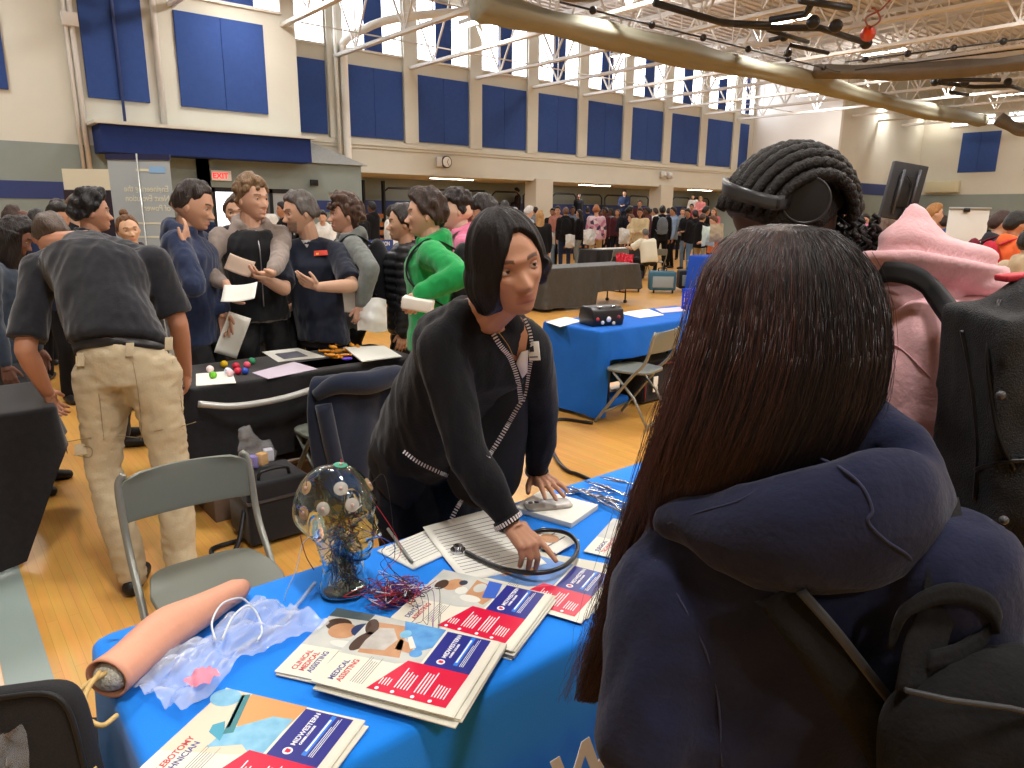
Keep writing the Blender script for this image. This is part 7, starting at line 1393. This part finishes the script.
# right edge of the hall
X_('man in a dark jacket with a round pink emblem beyond the braids', 857, 191, 8.2, 120, 'ts0', '#1c1c22', BK, '#17120f')
em = P(864, 228, d=7.85); tag(G().cone(em, em+nz(EYE-em)*.01, .055, .055, 20).obj('round_emblem', mat('emblem_pink', '#c06a90', .6)), 'round pink emblem on the dark jacket beyond the braids', 'emblem')
X_('woman with dark hair behind the emblem jacket', 866, 211, 10.5, 170, 'tl0', BK, BK, '#17120f'); X_('woman with long grey brown hair under the television', 889, 208, 7.6, 20, 'pl0', '#5a5a60', BK, '#6b5a50')
X_('young man with blond hair between television and whiteboard', 935, 201, 9.8, -80, 'ps0', BK, BK, '#a5743f'); X_('person in blue behind the whiteboard easel', 944, 213, 11.5, 60, 'ts0', '#3c5a8c', BK, '#2a1f1a')
X_('boy with dark hair in a dark grey jacket at the right edge', 1001, 208, 7.6, -75, 'ps0', '#34343a', BK, '#3a2620', pack=('#6a2030', 'dark red backpack on the boy at the right edge'))
X_('person in a bright orange jacket at the right edge', 1017, 208, 7.0, -60, 'ts0', '#e06a3c', BK, '#17120f', pack=('#b02c3c', 'crimson backpack on the person in orange'))
X_('person in a beige coat nearest the right edge', 1034, 222, 5.2, -40, 'ps0', '#b8a488', JN, '#17120f'); X_('person in black behind the whiteboard, at its right', 987, 212, 10.0, 40, 'ds0', BK, BK, '#17120f'); X_('distant person in red behind the whiteboard', 976, 209, 14, 90, 'ts0', '#6a2a34', BK, '#5a3020')
X_('distant person in grey right of the television stand', 925, 214, 17, 120, 'ps0', GY, BK, '#2a1f1a'); X_('distant person in navy at the far right of the hall', 1012, 214, 15, 60, 'ts0', NV, BK, '#17120f')
X_('distant person with pale top seen over the pink hood', 968, 214, 18, 150, 'pl0', WH, BK, '#2a1f1a')
for i, (u, v, d, cl_, w_, h_, lb) in enumerate(((589, 237, 19.8, '#e2dfda', .32, .42, 'white plastic bag beside the legs of the floral shirt wearer'), (570, 241, 19.9, '#d8d6d2', .26, .36, 'white plastic bag at the feet of the backpack boy by the pier'), (624, 236, 20.0, '#e6e2dc', .3, .42, 'white tote bag held by the leaning boy'), (551, 238, 21, '#dcdad6', .24, .36, 'pale plastic bag low beside the first pier'), (708, 236, 16.2, '#cfe0d8', .3, .45, 'pale green shopping bag below the orange sweatshirt'), (716, 233, 15.8, '#b8a98c', .3, .4, 'tan paper bag next to the pale green one'))): crumple('shopping_bag', lb, 'bag', P(u, v, d=d), nz(_R), _U, w_, h_, mat('bag_'+cl_[1:], cl_, .6), amp=.03, seed=20+i, nx=16, ny=14, puff=.10)
# seated figures
def seated(label, px, d, rel, S, zs=None, **kw):
    c = P(px[0], px[1], d=d); fc = math.atan2(c[1], c[0])+math.radians(rel); k0 = pose(0, 0, fc, 1.75, sit=.42, **kw); t0 = person(label, (c[0]-k0['head'][0], c[1]-k0['head'][1])); jj = pose(c[0]-k0['head'][0], c[1]-k0['head'][1], fc, 1.75, sit=.42, **kw); figure(t0, jj, S, sk=.012, cl=.014, lo=True); return t0
seated('grey haired man in a white polo sitting at the far black table', (646, 222), 18.0, 35, dict(skin='#c08a68', hair='#6b6560', hs=dict(th=.05), tm=mat('polo_white', '#e6e2cc', .8), pm=mat('pants_black', '#19191c'), sleeve='tee', off=.03, W=dict(ch=1.25, wa=1.3, hip=1.15, be=1.4), arm=1.2), lean=20, wr={'L': (-.3, .52, .80), 'R': (.1, .5, .78)})
seated('grey haired man in a beige fleece sitting behind the blue union sign', (358, 237), 11.6, 180, dict(skin='#c99a80', hair='#77716c', hs=dict(th=.05), tm=mat('fleece_beige', '#a49c8c', .9), pm=darkm, off=.03), lean=12, nod=20, wr={'L': (-.12, .35, .82), 'R': (.12, .35, .82)})
tag(crumple('plastic_bag', 'red plastic bag hanging by the far table of the man in the white polo', 'plastic bag', P(624, 264, d=17.2), nz(_R), _U, .42, .5, mat('bag_red', '#d8364a', .5), amp=.04, seed=9, puff=.08), 'red plastic bag hanging by the far table of the man in the white polo', 'plastic bag')
tag(G().bb(13.7, 14.9, 12.85, 13.2, .742, .76).obj('paper_sheet', paper, smooth=False), 'white papers spread on the far black table', 'paper')
for t0, _ in T_.values():
    for c_ in list(t0.children): bpy.data.objects.remove(c_)
    bpy.data.objects.remove(t0)
for b0 in pk_t.values():
    for c_ in list(b0.children): bpy.data.objects.remove(c_)
    bpy.data.objects.remove(b0)
# ------------------------------------------------------------------ light and exposure
LAMP = 95
def area(x, y, z, sx, sy, p, col=(1, .985, .965), rot=(0, 0, 0)):
    l = bpy.data.lights.new('area_light', 'AREA'); l.shape = 'RECTANGLE'; l.size = sx; l.size_y = sy; l.energy = p; l.color = col
    o = bpy.data.objects.new('area_light', l); COL.objects.link(o); o.location = (x, y, z); o.rotation_euler = rot; return o
for x in (.4, 6.3, 12.2, 18.1, 23.6, 29.4, 35.2):
    for y in (15.5, 10.8, 5.4, 0, -5.4): area(x, y, 6.45, .5, 1.3, LAMP*(2.2 if x < 7 and y < 6 else (1 if x < 20 else .7)))
for x in (6, 18, 30):
    for y in (-2, 6, 14): area(x, y, 6.62, .5, 1.3, 60, (1, .97, .93), (math.pi, 0, 0))  # added uplights, only to brighten the roof deck and trusses
area(20, 19.7, 7, 24, 1.5, 220, (.93, .97, 1), (math.radians(-75), 0, 0))
for x in (14.5, 21.5, 28.5): area(x, 20.7, 2.72, 1.8, .3, 50)  # added fill light for the alcove, below its strips
w = bpy.data.worlds.new('sky'); SC.world = w; w.use_nodes = True; w.node_tree.nodes['Background'].inputs[0].default_value = (.9, .95, 1, 1); w.node_tree.nodes['Background'].inputs[1].default_value = 1.0
SC.view_settings.view_transform = 'Standard'; SC.view_settings.look = 'None'; SC.view_settings.gamma = 1; SC.view_settings.exposure = -0.05; SC.view_settings.use_curve_mapping = False
SC.cycles.max_bounces = 10; SC.cycles.diffuse_bounces = 3; SC.cycles.glossy_bounces = 3; SC.cycles.transmission_bounces = 10; SC.cycles.transparent_max_bounces = 12
SC.cycles.caustics_reflective = False; SC.cycles.caustics_refractive = False; SC.cycles.use_denoising = True; SC.cycles.sample_clamp_indirect = 4; SC.cycles.use_light_tree = True
